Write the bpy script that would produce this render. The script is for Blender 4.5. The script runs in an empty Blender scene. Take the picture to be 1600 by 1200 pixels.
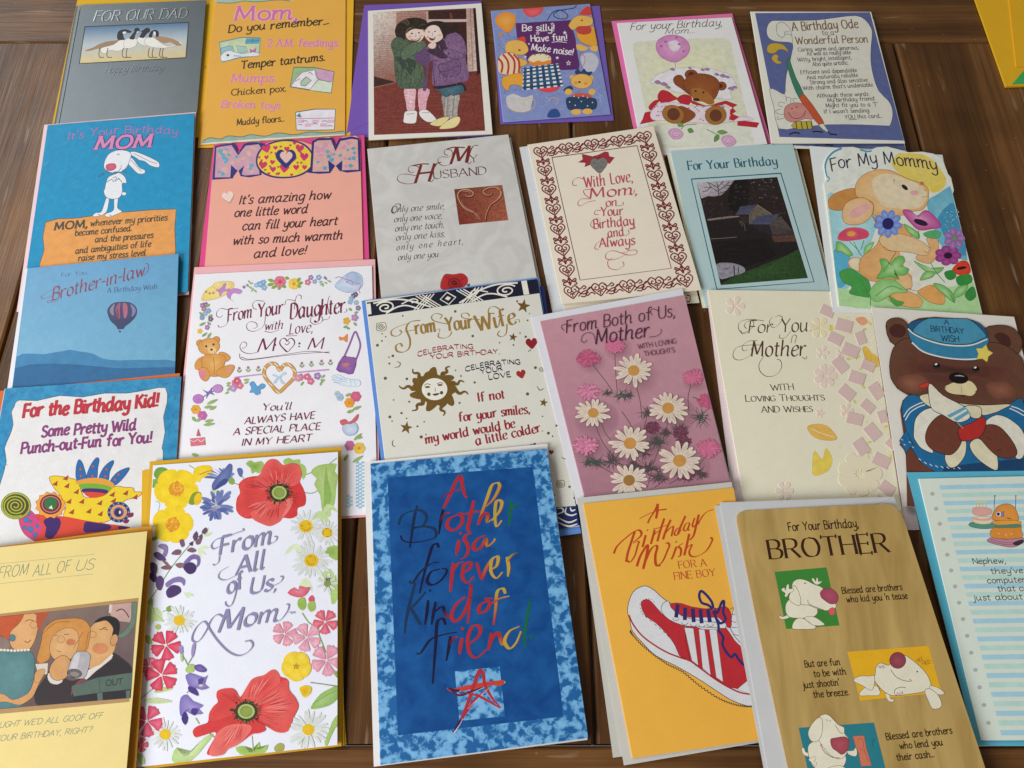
import bpy, math, random
from mathutils import Vector, noise
random.seed(7)
SC = bpy.context.scene
COL = SC.collection

# ---------------------------------------------------------------- camera
FPX, PITCH, CAMH = 1320.0, math.radians(64.7), 0.56     # focal length in photo pixels, tilt below horizontal, height above the table
cam_d = bpy.data.cameras.new('camera')
cam_d.sensor_width = 36.0
cam_d.lens = 36.0 * FPX / 1600.0
cam_d.clip_start, cam_d.clip_end = 0.01, 50.0
cam = bpy.data.objects.new('camera', cam_d)
cam.location = (0, 0, CAMH)
cam.rotation_euler = (math.pi / 2 - PITCH, 0, 0)
COL.objects.link(cam)
SC.camera = cam

# ---------------------------------------------------------------- light: one big window at the lower left, one far left, dim room
world = bpy.data.worlds.new('World')
SC.world = world
world.use_nodes = True
bg = world.node_tree.nodes['Background']
bg.inputs['Color'].default_value = (1.0, 0.90, 0.78, 1)
bg.inputs['Strength'].default_value = 0.21

def area_lamp(name, loc, aim, sx, sy, power, color):
    d = bpy.data.lights.new(name, 'AREA')
    d.shape = 'RECTANGLE'
    d.size, d.size_y, d.energy, d.color = sx, sy, power, color
    o = bpy.data.objects.new(name, d)
    o.location = loc
    o.rotation_euler = (Vector(aim) - Vector(loc)).to_track_quat('-Z', 'Y').to_euler()
    COL.objects.link(o)
    return o

area_lamp('window_light', (-0.88, -0.40, 0.74), (-0.05, 0.30, 0), 0.50, 0.60, 15.0, (0.98, 0.98, 1.0))
area_lamp('side_window_light', (-1.75, 1.75, 1.55), (-0.1, 0.35, 0), 1.3, 1.3, 27.0, (0.88, 0.95, 1.0))

vs = SC.view_settings
vs.view_transform, vs.look, vs.exposure, vs.gamma, vs.use_curve_mapping = 'Standard', 'None', 0.0, 1.0, False
SC.display_settings.display_device = 'sRGB'

# ---------------------------------------------------------------- photo pixel -> point on a thing's own plane
CP, SP = math.cos(PITCH), math.sin(PITCH)
def ray(px, py):
    x, y = (px - 800.0) / FPX, -(py - 600.0) / FPX
    return (x, y * SP + CP, y * CP - SP)
def hit(px, py, plane, off=0.0):
    z0, s, yr, sx, xr = (plane + (0.0, 0.0))[:5]          # z = z0 + s * (y - yr) + sx * (x - xr)
    d = ray(px, py)
    t = (z0 + off - s * yr - sx * xr - CAMH) / (d[2] - s * d[1] - sx * d[0])
    return (d[0] * t, d[1] * t, CAMH + d[2] * t)

def lin(c):
    c = c / 255.0
    return c / 12.92 if c <= 0.04045 else ((c + 0.055) / 1.055) ** 2.4
def illum(px, py):                        # how bright white paper is at this place of the table (sets base colours from what the eye reads)
    u, v = px / 1600.0, py / 1200.0
    return 0.929 + (-0.611) * u + (0.476) * v + (0.187) * u * u + (-0.268) * u * v + (-0.095) * v * v

# ---------------------------------------------------------------- materials
def nmat(name):
    m = bpy.data.materials.new(name)
    m.use_nodes = True
    nt = m.node_tree
    return m, nt, nt.nodes['Principled BSDF']
def N(nt, typ, **kw):
    n = nt.nodes.new(typ)
    for k, v in kw.items():
        if k in n.inputs: n.inputs[k].default_value = v
        else: setattr(n, k, v)
    return n
def ink_material(name, rough, spec, mottle, scale, grain=0.06, bump=0.0, metal=0.0):
    m, nt, b = nmat(name)
    at = N(nt, 'ShaderNodeAttribute', attribute_name='ink')
    tc = N(nt, 'ShaderNodeTexCoord')
    n1 = N(nt, 'ShaderNodeTexNoise', Scale=scale, Detail=5.0, Roughness=0.6)
    n2 = N(nt, 'ShaderNodeTexNoise', Scale=1700.0, Detail=1.0)
    nt.links.new(tc.outputs['Object'], n1.inputs['Vector'])
    nt.links.new(tc.outputs['Object'], n2.inputs['Vector'])
    m1 = N(nt, 'ShaderNodeMapRange'); m1.inputs[1].default_value = 0.3; m1.inputs[2].default_value = 0.7
    m1.inputs[3].default_value = 1 - mottle; m1.inputs[4].default_value = 1 + mottle
    m2 = N(nt, 'ShaderNodeMapRange'); m2.inputs[1].default_value = 0.3; m2.inputs[2].default_value = 0.7
    m2.inputs[3].default_value = 1 - grain; m2.inputs[4].default_value = 1 + grain
    nt.links.new(n1.outputs[0], m1.inputs[0]); nt.links.new(n2.outputs[0], m2.inputs[0])
    mu = N(nt, 'ShaderNodeMath', operation='MULTIPLY')
    nt.links.new(m1.outputs[0], mu.inputs[0]); nt.links.new(m2.outputs[0], mu.inputs[1])
    vm = N(nt, 'ShaderNodeVectorMath', operation='SCALE')
    nt.links.new(at.outputs['Color'], vm.inputs[0]); nt.links.new(mu.outputs[0], vm.inputs['Scale'])
    nt.links.new(vm.outputs[0], b.inputs['Base Color'])
    b.inputs['Roughness'].default_value = rough
    b.inputs['Specular IOR Level'].default_value = spec
    b.inputs['Metallic'].default_value = metal
    n3 = N(nt, 'ShaderNodeTexNoise', Scale=14.0, Detail=2.0)
    nt.links.new(tc.outputs['Object'], n3.inputs['Vector'])
    ad = N(nt, 'ShaderNodeMath', operation='MULTIPLY_ADD')
    nt.links.new(n2.outputs[0], ad.inputs[0]); ad.inputs[1].default_value = bump
    nt.links.new(n3.outputs[0], ad.inputs[2])
    bp = N(nt, 'ShaderNodeBump', Strength=0.12, Distance=0.004)
    nt.links.new(ad.outputs[0], bp.inputs['Height'])
    nt.links.new(bp.outputs[0], b.inputs['Normal'])
    return m
def blotch_material(name, c0, c1, scale, thr, soft, c2=None, rough=0.4, stretch=(1, 1, 1), dist=0.4, spec=0.3):
    m, nt, b = nmat(name)
    tc = N(nt, 'ShaderNodeTexCoord')
    mp = N(nt, 'ShaderNodeMapping', Scale=stretch)
    nt.links.new(tc.outputs['Object'], mp.inputs[0])
    n1 = N(nt, 'ShaderNodeTexNoise', Scale=scale, Detail=4.0, Roughness=0.55, Distortion=dist)
    nt.links.new(mp.outputs[0], n1.inputs['Vector'])
    r = N(nt, 'ShaderNodeValToRGB')
    r.color_ramp.elements[0].position, r.color_ramp.elements[1].position = thr - soft, thr + soft
    r.color_ramp.elements[0].color, r.color_ramp.elements[1].color = (*c0, 1), (*c1, 1)
    if c2:
        e = r.color_ramp.elements.new(min(0.98, thr + soft + 0.12)); e.color = (*c2, 1)
    nt.links.new(n1.outputs[0], r.inputs[0])
    nt.links.new(r.outputs[0], b.inputs['Base Color'])
    b.inputs['Roughness'].default_value = rough
    b.inputs['Specular IOR Level'].default_value = spec
    return m
MAT = {}
MAT['marble'] = blotch_material('marbled_blue_print', (0.012, 0.12, 0.34), (0.15, 0.40, 0.68), 190.0, 0.5, 0.05, (0.21, 0.47, 0.74), dist=0.35)
MAT['deep_blue'] = blotch_material('mottled_deep_blue_print', (0.004, 0.052, 0.215), (0.010, 0.098, 0.315), 80.0, 0.5, 0.2, rough=0.5, spec=0.15)
MAT['woodprint'] = blotch_material('wood_grain_print', (0.40, 0.255, 0.075), (0.62, 0.43, 0.15), 30.0, 0.5, 0.22, stretch=(2.2, 0.35, 1), dist=0.8, rough=0.5)
MAT['speckle'] = blotch_material('speckled_blue_print', (0.015, 0.20, 0.42), (0.035, 0.30, 0.52), 160.0, 0.5, 0.15, (0.08, 0.10, 0.42))
MAT['cream_swirl'] = blotch_material('pale_marbled_card', (0.60, 0.585, 0.55), (0.67, 0.655, 0.62), 26.0, 0.5, 0.10, dist=2.6, rough=0.55)
MAT['ink'] = ink_material('printed_card', 0.45, 0.3, 0.05, 120.0)
MAT['wash'] = ink_material('watercolour_print', 0.55, 0.28, 0.10, 170.0, 0.07)
MAT['photo'] = ink_material('photographic_print', 0.42, 0.32, 0.30, 420.0, 0.16)
MAT['paper'] = ink_material('paper', 0.75, 0.2, 0.025, 60.0, 0.03, 0.05)
MAT['gloss'] = ink_material('glossy_print', 0.30, 0.45, 0.06, 150.0)
MAT['foil'] = ink_material('metallic_foil', 0.34, 0.5, 0.10, 300.0, 0.08, 0.1, 0.75)
MAT['satin'] = ink_material('satin_metallic_card', 0.38, 0.5, 0.04, 90.0, 0.05, 0.03, 0.35)

# ---------------------------------------------------------------- shapes
def pts_of(s):
    if isinstance(s, str):
        return [tuple(float(q) for q in p.split(',')) for p in s.split()]
    return list(s)
def smooth_closed(P, n=4):
    out, L = [], len(P)
    for i in range(L):
        a, b, c, d = P[i - 1], P[i], P[(i + 1) % L], P[(i + 2) % L]
        for k in range(n):
            t = k / n
            out.append(tuple(0.5 * (2 * b[j] + (c[j] - a[j]) * t + (2 * a[j] - 5 * b[j] + 4 * c[j] - d[j]) * t * t + (3 * b[j] - a[j] - 3 * c[j] + d[j]) * t ** 3) for j in (0, 1)))
    return out
def smooth_open(P, n=5):
    if len(P) < 3: return list(P)
    Q = [tuple(2 * P[0][j] - P[1][j] for j in (0, 1))] + list(P) + [tuple(2 * P[-1][j] - P[-2][j] for j in (0, 1))]
    out = []
    for i in range(1, len(Q) - 2):
        a, b, c, d = Q[i - 1], Q[i], Q[i + 1], Q[i + 2]
        for k in range(n):
            t = k / n
            out.append(tuple(0.5 * (2 * b[j] + (c[j] - a[j]) * t + (2 * a[j] - 5 * b[j] + 4 * c[j] - d[j]) * t * t + (3 * b[j] - a[j] - 3 * c[j] + d[j]) * t ** 3) for j in (0, 1)))
    out.append(P[-1])
    return out
def lerp(a, b, t): return a + (b - a) * t
def bil(q, u, v):                         # point of a pixel quad TL TR BR BL at u right, v down (perspective-correct)
    (x0, y0), (x1, y1), (x2, y2), (x3, y3) = q
    dx1, dx2, sx = x1 - x2, x3 - x2, x0 - x1 + x2 - x3
    dy1, dy2, sy = y1 - y2, y3 - y2, y0 - y1 + y2 - y3
    den = dx1 * dy2 - dx2 * dy1
    g, h = (sx * dy2 - dx2 * sy) / den, (dx1 * sy - sx * dy1) / den
    a, b = x1 - x0 + g * x1, x3 - x0 + h * x3
    d, e = y1 - y0 + g * y1, y3 - y0 + h * y3
    w = g * u + h * v + 1
    return ((a * u + b * v + x0) / w, (d * u + e * v + y0) / w)

def in_quad(p, q):
    return all((q[(i + 1) % 4][0] - q[i][0]) * (p[1] - q[i][1]) - (q[(i + 1) % 4][1] - q[i][1]) * (p[0] - q[i][0]) >= -1e-6 for i in range(4))
def clip_poly(P, q):                      # cut a print shape off at the edge of its card or picture
    for i in range(4):
        (ax, ay), (bx, by) = q[i], q[(i + 1) % 4]
        side = lambda p: (bx - ax) * (p[1] - ay) - (by - ay) * (p[0] - ax)
        out = []
        for j in range(len(P)):
            a, b = P[j - 1], P[j]; sa, sb = side(a), side(b)
            if (sa >= 0) != (sb >= 0):
                k = sa / (sa - sb); out.append((a[0] + (b[0] - a[0]) * k, a[1] + (b[1] - a[1]) * k))
            if sb >= 0: out.append(b)
        P = out
        if len(P) < 3: return []
    return P

# single-stroke letters: x-height 10, capital height 15; strokes parted by ';'
GLYPH = {
'a': "9,8 7,10 4,10 1,7 1,3 3,0 5,0 8.4,4;9,10 8.6,3 9,.5 11,.8", 'b': "1.5,16 1,3 3,0 6,0 9,3.5 9,7 7,10 5,10 1.5,6",
'c': "8.5,8 7,10 4,10 1,7 1,3 3.5,0 6,0 8.5,2", 'd': "9,8 7,10 4,10 1,7 1,3 3,0 5,0 8.5,4;9.2,16 8.6,3 9.2,.3 11,1",
'e': "1.2,5 5,5.5 8.3,7 7.5,9.5 5.5,10 2.5,8.5 1,5 1.5,1.5 4,0 6.5,.3 8.5,2", 'f': "8.5,14.5 7,16 4.8,15 4,12 3.6,0;.5,9.7 7.5,9.9",
'g': "9,8 7,10 4,10 1,7 1,3.5 3,.5 5,.5 8.4,4;9.2,10 8.8,-2 7,-5.5 3.5,-6 1,-4.5", 'h': "1.5,16 1,0;1.2,5 4,9 6.5,10 8.5,8.5 8.3,2 9,.3 10.5,1",
'i': "1.5,10 1.2,2 2,.2 3.5,1;1.7,13 2.3,14", 'j': "2.8,10 2.4,-3 1,-5.5 -1.5,-5.5;2.9,13 3.4,14", 'k': "1.5,16 1,0;8,10 1.5,4.5;3.6,6 8,.3 9.5,.5",
'l': "1.7,16 1.2,2.5 2,.3 3.8,1", 'm': "1,10 1,0;1.1,5.5 3.5,9.2 5.5,10 6.8,8.5 6.6,0;6.7,5.5 9,9.2 11,10 12.5,8.5 12.3,2 13,.3 14.3,1",
'n': "1,10 1,0;1.1,5.5 3.8,9.2 6.2,10 8,8.5 7.8,2 8.5,.3 10,1", 'o': "5,10 2,8.5 1,5 2,1.5 5,0 8,1.5 9,5 8,8.5 4.8,10",
'p': "1.3,10 .8,-6;1,3 3,.2 6,.2 9,3.5 9,7 7,10 5,10 1.2,6", 'q': "9,8 7,10 4,10 1,7 1,3 3,0 5,0 8.4,4;9,10 8.8,-6",
'r': "1,10 1,0;1.1,5.5 3.5,9 5.5,10 7,9", 's': "7.3,8.5 5.5,10 3,9.8 1.8,8 3,6 6,4.5 7.3,2.5 5.8,.3 3,0 .8,1.5", 't': "3,13.5 2.7,2.5 3.8,.2 6,.8;.3,9.8 6.3,10",
'u': "1,10 1,3 2.5,.2 4.5,.2 8,4;8.3,10 8,2.5 8.7,.3 10.2,1", 'v': "1,10 4.5,0;4.5,0 8.5,10", 'w': "1,10 3.8,0;3.8,0 7,8.5;7,8.5 9.6,0;9.6,0 13,10",
'x': "1,10 8.5,0;8.5,10 1,0", 'y': "1,10 1.2,4.5 3,1.5 5,1.5 8.2,4.5;8.6,10 8,-2 6,-5.5 2.5,-6 .5,-4.5", 'z': "1,10 8,10;8,10 1,0;1,0 8.5,0",
'A': "0,0 6,15;6,15 12,0;2.3,5.5 9.7,5.5", 'B': "1,15 1,0;1,15 6,15 8.8,13 8.5,9.5 6,8 1,8;6,8 9.5,6.5 10,3.5 8.5,.8 5.5,0 1,0",
'C': "11.5,12.8 9,14.8 6.5,15 2.5,13 1,8.5 1,6 2.8,1.8 6.5,0 9,.2 11.5,2.2", 'D': "1,15 1,0;1,15 5,15 9.5,13 11.5,8 9.8,2.5 5.5,0 1,0",
'E': "1,15 1,0;1,15 8.5,15;1,7.8 7.5,7.8;1,0 9,0", 'F': "1,15 1,0;1,15 8.5,15;1,7.8 7.3,7.8", 'G': "11.5,12.8 9,14.8 6.5,15 2.5,13 1,8.5 1,6 2.8,1.8 6.5,0 9,.2 11.5,2.2;11.5,2.2 11.5,6.8;8,6.8 11.5,6.8",
'H': "1,15 1,0;11,15 11,0;1,7.8 11,7.8", 'I': "1.2,15 1.2,0", 'J': "4,15 4,2 2.5,-.5 0,-.3", 'K': "1,15 1,0;9.5,15 1,7;3.5,9 10.5,0", 'L': "1,15 1,0;1,0 8.5,0",
'M': "1,0 2,15;2,15 7.2,2;7.2,2 12.5,15;12.5,15 13.5,0", 'N': "1,0 1,15;1,15 11,0;11,0 11,15", 'O': "7,15 3,13.5 1,7.5 3,1.5 7,0 11,1.5 13,7.5 11,13.5 6.7,15",
'P': "1,15 1,0;1,15 6,15 9.2,13.5 9.5,10 7,7.5 1,7", 'Q': "7,15 3,13.5 1,7.5 3,1.5 7,0 11,1.5 13,7.5 11,13.5 6.7,15;8,3 13,-2", 'R': "1,15 1,0;1,15 6,15 9.2,13.5 9.5,10 7,7.5 1,7;5.5,7.2 11,0",
'S': "8.8,13 6.5,15 3.5,14.8 1.5,12.3 2.5,9.3 7.5,6.8 9.5,3.8 8,.8 4.5,-.1 1,1.8", 'T': "0,15 11,15;5.5,15 5.5,0", 'U': "1,15 1,4.5 2.5,1 6,0 9.5,1 11,4.5 11,15",
'V': "0,15 5.8,0;5.8,0 11.5,15", 'W': "0,15 4.5,0;4.5,0 8.5,13;8.5,13 12.5,0;12.5,0 17,15", 'X': "0,15 11,0;11,15 0,0", 'Y': "0,15 5.5,7.5;11,15 5.5,7.5;5.5,7.5 5.5,0", 'Z': "0,15 9,15;9,15 0,0;0,0 10,0",
'2': "1,12 2.5,14.8 6,15 8.5,12.5 7.5,8.5 1,0;1,0 9,0", '?': "1,12.5 3,15 6,15 8,12.5 6.5,9 4.5,7 4.5,4.5;4.5,.2 4.6,1", '!': "2.2,15 1.6,4.5;1.4,.2 1.5,1", '.': "1,.2 1.5,1",
',': "1.6,.9 1.4,-1 .4,-2.8", "'": "1.6,16 1,12", '-': "0,6 5,6", '(': "3,16 1,8 3,-3", ')': "1,16 3,8 1,-3"}
ADV = {' ': 6.0, 'M': 14.8, 'W': 17.5, 'O': 14, 'I': 2.6}
def glyph_width(ch):
    if ch in ADV: return ADV[ch]
    return max(p[0] for s in GLYPH[ch].split(';') for p in pts_of(s)) + 0.3

STEP = 5e-7
class Thing:
    """One thing lying on the table: an empty that parents its parts. Shapes are given where the photo shows them and laid on the thing's plane."""
    def __init__(s, name, label, cat, quad, zb, zt, group=None, mat='ink', lift=0.0):
        s.q = pts_of(quad)
        flat = ((zb + zt) / 2000.0, 0.0, 0.0)
        yt = (hit(*s.q[0], flat)[1] + hit(*s.q[1], flat)[1]) / 2
        yb = (hit(*s.q[2], flat)[1] + hit(*s.q[3], flat)[1]) / 2
        s.plane = s.flat = (zb / 1000.0, (zt - zb) / 1000.0 / (yt - yb), yb)
        if lift:                          # cover standing a little open: its right edge is lifted
            a, b = hit(*s.q[0], s.flat), hit(*s.q[1], s.flat); c, d = hit(*s.q[3], s.flat), hit(*s.q[2], s.flat)
            xl, xr = (a[0] + c[0]) / 2, (b[0] + d[0]) / 2
            s.plane = s.flat + (lift / 1000.0 / (xr - xl), xl)
        c = hit(sum(p[0] for p in s.q) / 4, sum(p[1] for p in s.q) / 4, s.plane)
        s.o = c
        s.root = bpy.data.objects.new(name, None)
        s.root.empty_display_size = 0.02
        s.root.location = c
        s.root['label'], s.root['category'] = label, cat
        if group: s.root['group'] = group
        COL.objects.link(s.root)
        s.parts, s.order, s.cur, s.k, s.mat = {}, [], None, 4, mat
        cx = min(1500, max(60, sum(p[0] for p in s.q) / 4)); cy = min(1150, max(40, sum(p[1] for p in s.q) / 4))
        s.E = illum(cx, cy)
        s.vx, s.vy, s.vs = 0.0, 0.0, 1.0
        s.clipq = None
        s.gain = 1.0                      # ink density of the print
    def view(s, x, y, k): s.vx, s.vy, s.vs = x, y, k
    def px(s, p): return (s.vx + p[0] / s.vs, s.vy + p[1] / s.vs)
    def alb(s, c):
        if isinstance(c, str): c = tuple(int(c[i:i + 2], 16) for i in (0, 2, 4))
        a = [lin(v) * s.gain / s.E for v in c]; k = min(1.0, 0.88 / max(a))
        return tuple(max(0.004, v * k) for v in a)
    def part(s, name, parent=None, label=None):
        key = (name, len(s.order))
        s.parts[key] = dict(v=[], f=[], c=[], m=[], parent=parent, label=label, name=name)
        s.order.append(key); s.cur = s.parts[key]
        return key
    def loc(s, p3): return (p3[0] - s.o[0], p3[1] - s.o[1], p3[2] - s.o[2])
    def add(s, verts, faces, cols, mat=None):
        d = s.cur; n = len(d['v'])
        d['v'] += verts; d['c'] += cols
        for f in faces: d['f'].append([i + n for i in f]); d['m'].append(mat or s.mat)
    def lay(s, p, off): return s.loc(hit(p[0], p[1], s.plane, off))
    def P(s, col, pts, sm=True, mat=None, line=None, lw=1.0, center=None, n=4):
        """filled shape; center = colour in its middle; line = outline colour"""
        P = pts_of(pts)
        if sm: P = smooth_closed(P, n)
        P = clip_poly([s.px(p) for p in P], s.clipq or s.q)
        if len(P) < 3: return
        s.k += 1; off = s.k * STEP; c = s.alb(col)
        if center:
            m = (sum(p[0] for p in P) / len(P), sum(p[1] for p in P) / len(P)); cc = s.alb(center)
            v = [s.lay(p, off) for p in P] + [s.lay(m, off)]
            s.add(v, [(i, (i + 1) % len(P), len(P)) for i in range(len(P))], [c] * len(P) + [cc], mat)
        else:
            s.add([s.lay(p, off) for p in P], [tuple(range(len(P)))], [c] * len(P), mat)
        if line:
            sv = (s.vx, s.vy, s.vs); s.vx, s.vy, s.vs = 0, 0, 1
            s.L(line, P + [P[0], P[1]], lw, sm=False); s.vx, s.vy, s.vs = sv
    def R(s, quad, c00, c10, c11, c01, n=6, mat=None):
        """four-sided panel with a colour at each corner"""
        q = [s.px(p) for p in pts_of(quad)]
        s.k += 1; off = s.k * STEP; C = [s.alb(c) for c in (c00, c10, c11, c01)]
        v, cs, f = [], [], []
        for j in range(n + 1):
            for i in range(n + 1):
                u, w = i / n, j / n
                v.append(s.lay(bil(q, u, w), off))
                cs.append(tuple(lerp(lerp(C[0][k], C[1][k], u), lerp(C[3][k], C[2][k], u), w) for k in range(3)))
        for j in range(n):
            for i in range(n):
                a = j * (n + 1) + i; f.append((a, a + n + 1, a + n + 2, a + 1))
        s.add(v, f, cs, mat)
    def E_(s, col, x, y, rx, ry=None, rot=0, center=None, line=None, lw=1.0, n=18, mat=None):
        ry = ry or rx; c, sn = math.cos(math.radians(rot)), math.sin(math.radians(rot))
        P = [(x + rx * math.cos(a) * c - ry * math.sin(a) * sn, y + rx * math.cos(a) * sn + ry * math.sin(a) * c) for a in (2 * math.pi * i / n for i in range(n))]
        s.P(col, P, False, mat, line, lw, center)
    def ribbon(s, P, W, col, mat=None, off=None):
        """stroke through photo-pixel points P with pixel widths W"""
        if off is None: s.k += 1; off = s.k * STEP
        v, f = [], []
        n = len(P)
        for i, p in enumerate(P):
            a, b = P[max(0, i - 1)], P[min(n - 1, i + 1)]
            dx, dy = b[0] - a[0], b[1] - a[1]
            l = math.hypot(dx, dy) or 1.0
            nx, ny = -dy / l, dx / l
            o = off + 4e-7 * i / n
            v.append(s.lay((p[0] + nx * W[i] / 2, p[1] + ny * W[i] / 2), o)); v.append(s.lay((p[0] - nx * W[i] / 2, p[1] - ny * W[i] / 2), o))
        Q = s.clipq or s.q
        ins = [in_quad(p, Q) for p in P]
        f = [(2 * i, 2 * i + 1, 2 * i + 3, 2 * i + 2) for i in range(n - 1) if ins[i] and ins[i + 1]]
        if not f: return
        c = col if not isinstance(col, str) else s.alb(col)
        cs = [c] * len(v) if not isinstance(c, list) else c
        s.add(v, f, cs, mat)
    def L(s, col, pts, w, sm=True, taper=None, nib=None, mat=None, n=5):
        """line; width in photo pixels; taper 'both'/'end'/'start'; nib = broad pen angle in degrees"""
        P = pts_of(pts)
        if sm: P = smooth_open(P, n)
        P = [s.px(p) for p in P]
        m = len(P); W = []
        for i in range(m):
            t = i / max(1, m - 1); k = 1.0
            if taper == 'both': k = 0.25 + 0.75 * math.sin(math.pi * t) ** 0.7
            elif taper == 'end': k = 1 - 0.8 * t
            elif taper == 'start': k = 0.2 + 0.8 * t
            if nib is not None:
                a, b = P[max(0, i - 1)], P[min(m - 1, i + 1)]
                th = math.atan2(-(b[1] - a[1]), b[0] - a[0])
                k *= 0.28 + 0.72 * abs(math.sin(th - math.radians(nib)))
            W.append(w * k)
        s.ribbon(P, W, col, mat)
    def T(s, col, text, p0, p1, h, w=1.5, nib=None, slant=0.0, serif=False, bounce=0.0, mat=None, sc=None, spacing=0.0, bow=0.0, cols=None):
        """lettering from p0 to p1 (view units), capital height h; w = pen width in letter units (capital = 15); sc = small-capital scale; cols = colour per place along the line"""
        rnd = random.Random(text)
        items, x = [], 0.0
        for ch in text:
            k = 1.0
            g = ch
            if sc and ch.islower(): g, k = ch.upper(), sc
            gw = glyph_width(g) * k
            if g != ' ': items.append((x, g, k, (rnd.uniform(-1, 1) * bounce)))
            x += gw + (1.5 + spacing) * (k if sc else 1)
        x -= 1.5 + spacing
        if w < 2.0 and h / s.vs < 16: w *= 1.22
        # frame of the line on the thing's plane
        q0, q1 = s.px(p0), s.px(p1)
        A, B = Vector(hit(*q0, s.plane)), Vector(hit(*q1, s.plane))
        U = (B - A) / x
        mid = ((q0[0] + q1[0]) / 2, (q0[1] + q1[1]) / 2)
        M0, M1 = Vector(hit(*mid, s.plane)), Vector(hit(mid[0], mid[1] - h / s.vs, s.plane))
        nrm = Vector((-(s.plane + (0.0, 0.0))[3], -s.plane[1], 1)).normalized()
        V = nrm.cross(U).normalized() * ((M1 - M0).length / 15.0)
        o = Vector(s.o)
        ul, vl = U.length, V.length
        s.k += 12; base = s.k - 12
        lev = 0
        Ux = U.normalized()
        for gx, g, k, bj in items:
            strokes = [pts_of(t) for t in GLYPH[g].split(';')]
            extra = []
            if serif:
                for st in strokes:
                    for e, d in ((st[0], st[1]), (st[-1], st[-2])):
                        vx_, vy_ = e[0] - d[0], e[1] - d[1]
                        if abs(vy_) > 1.2 * abs(vx_) and (abs(e[1]) < .6 or abs(e[1] - 15) < .6 or (g.islower() and (abs(e[1] - 10) < .6 or abs(e[1] - 16) < .6 or abs(e[1] + 6) < .6))) and len(st) == 2:
                            extra.append([(e[0] - 1.6, e[1]), (e[0] + 1.6, e[1])])
                        elif abs(vx_) > 2 and abs(vy_) < .5 and g in 'EFLTZ' and g.isupper():
                            extra.append([(e[0], e[1] - 1.5), (e[0] + .3, e[1] + 1.5)])
            for si, st in enumerate(strokes + extra):
                pen = w * (0.55 if si >= len(strokes) else 1.0)
                Q = smooth_open(st, 4) if len(st) > 2 else st
                lev = (lev + 1) % 11
                off = (base + 1 + lev) * STEP
                Q3 = []
                for (a, b) in Q:
                    a2, b2 = a * k + gx, b * k + bj
                    a2 += slant * b2
                    tt = a2 / x
                    b2 += bow * 4 * tt * (1 - tt) * 15
                    Q3.append((a2 * ul, b2 * vl))
                v, f = [], []
                n = len(Q3)
                cl = None
                for i, pnt in enumerate(Q3):
                    a, b = Q3[max(0, i - 1)], Q3[min(n - 1, i + 1)]
                    dx, dy = b[0] - a[0], b[1] - a[1]
                    l = math.hypot(dx, dy) or 1.0
                    nx, ny = -dy / l, dx / l
                    kk = 1.0
                    if nib is not None: kk = 0.26 + 0.9 * abs(math.sin(math.atan2(dy, dx) - math.radians(nib)))
                    hw = pen * vl * kk / 2
                    ex = hw * 0.5 if nib is None else 0
                    e = (-ex if i == 0 else ex if i == n - 1 else 0)
                    cx_, cy_ = pnt[0] + dx / l * e, pnt[1] + dy / l * e
                    for sg in (1, -1):
                        w3 = A + Ux * (cx_ + sg * nx * hw) + (V / vl) * (cy_ + sg * ny * hw)
                        v.append((w3.x - o.x, w3.y - o.y, w3.z - o.z + off + 4e-7 * i / n))
                for i in range(n - 1): f.append((2 * i, 2 * i + 1, 2 * i + 3, 2 * i + 2))
                if cols:
                    cs = []
                    for i in range(n):
                        t = min(0.999, max(0, Q3[i][0] / (x * ul))) * (len(cols) - 1)
                        j = int(t); c0, c1 = s.alb(cols[j]), s.alb(cols[j + 1])
                        c = tuple(lerp(c0[q], c1[q], t - j) for q in range(3)); cs += [c, c]
                    s.add(v, f, cs, mat)
                else: s.add(v, f, [s.alb(col)] * len(v), mat)
    def slab(s, outline, col, th, top=0.0, mat='paper', sm=False, fold=None, edge=None):
        """a sheet (or a folded card: two sheets and a fold along the left) with real thickness, in mm"""
        P = pts_of(outline)
        if sm: P = smooth_closed(P)
        P = [s.px(p) for p in P]
        n = len(P); c = s.alb(col); ce = s.alb(edge) if edge else c
        def prism(zt, zb, shrink):
            m = (sum(p[0] for p in P) / n, sum(p[1] for p in P) / n)
            T_ = [s.lay(p, zt) for p in P]
            if shrink: T_ = [(t[0] * shrink, t[1] * shrink, t[2]) for t in T_]
            B_ = [(t[0], t[1], t[2] - (zt - zb)) for t in T_]
            s.add(T_, [tuple(range(n))], [c] * n, mat)
            s.add([x for x in T_] + B_, [((i + 1) % n, i, i + n, (i + 1) % n + n) for i in range(n)], [ce] * (2 * n), 'paper')
            s.add(B_, [tuple(reversed(range(n)))], [ce] * n, 'paper')
        t = th / 1000.0; tp = top / 1000.0
        if fold:
            prism(tp, tp - t * 0.36, 0); keep = s.plane; s.plane = s.flat; prism(tp - t * 0.64, tp - t, 0.996); s.plane = keep
            A_, D_ = P[0], P[-1]
            a = s.lay(A_, tp); d = s.lay(D_, tp)
            rows = []
            for i in range(7):
                ph = math.pi * i / 6
                ox, oz = -0.5 * t * math.sin(ph), -t * (1 - math.cos(ph)) / 2
                rows += [(a[0] + ox, a[1], a[2] + oz), (d[0] + ox, d[1], d[2] + oz)]
            s.add(rows, [(2 * i, 2 * i + 2, 2 * i + 3, 2 * i + 1) for i in range(6)], [c] * len(rows), mat)
        else: prism(tp, tp - t, 0)
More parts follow.
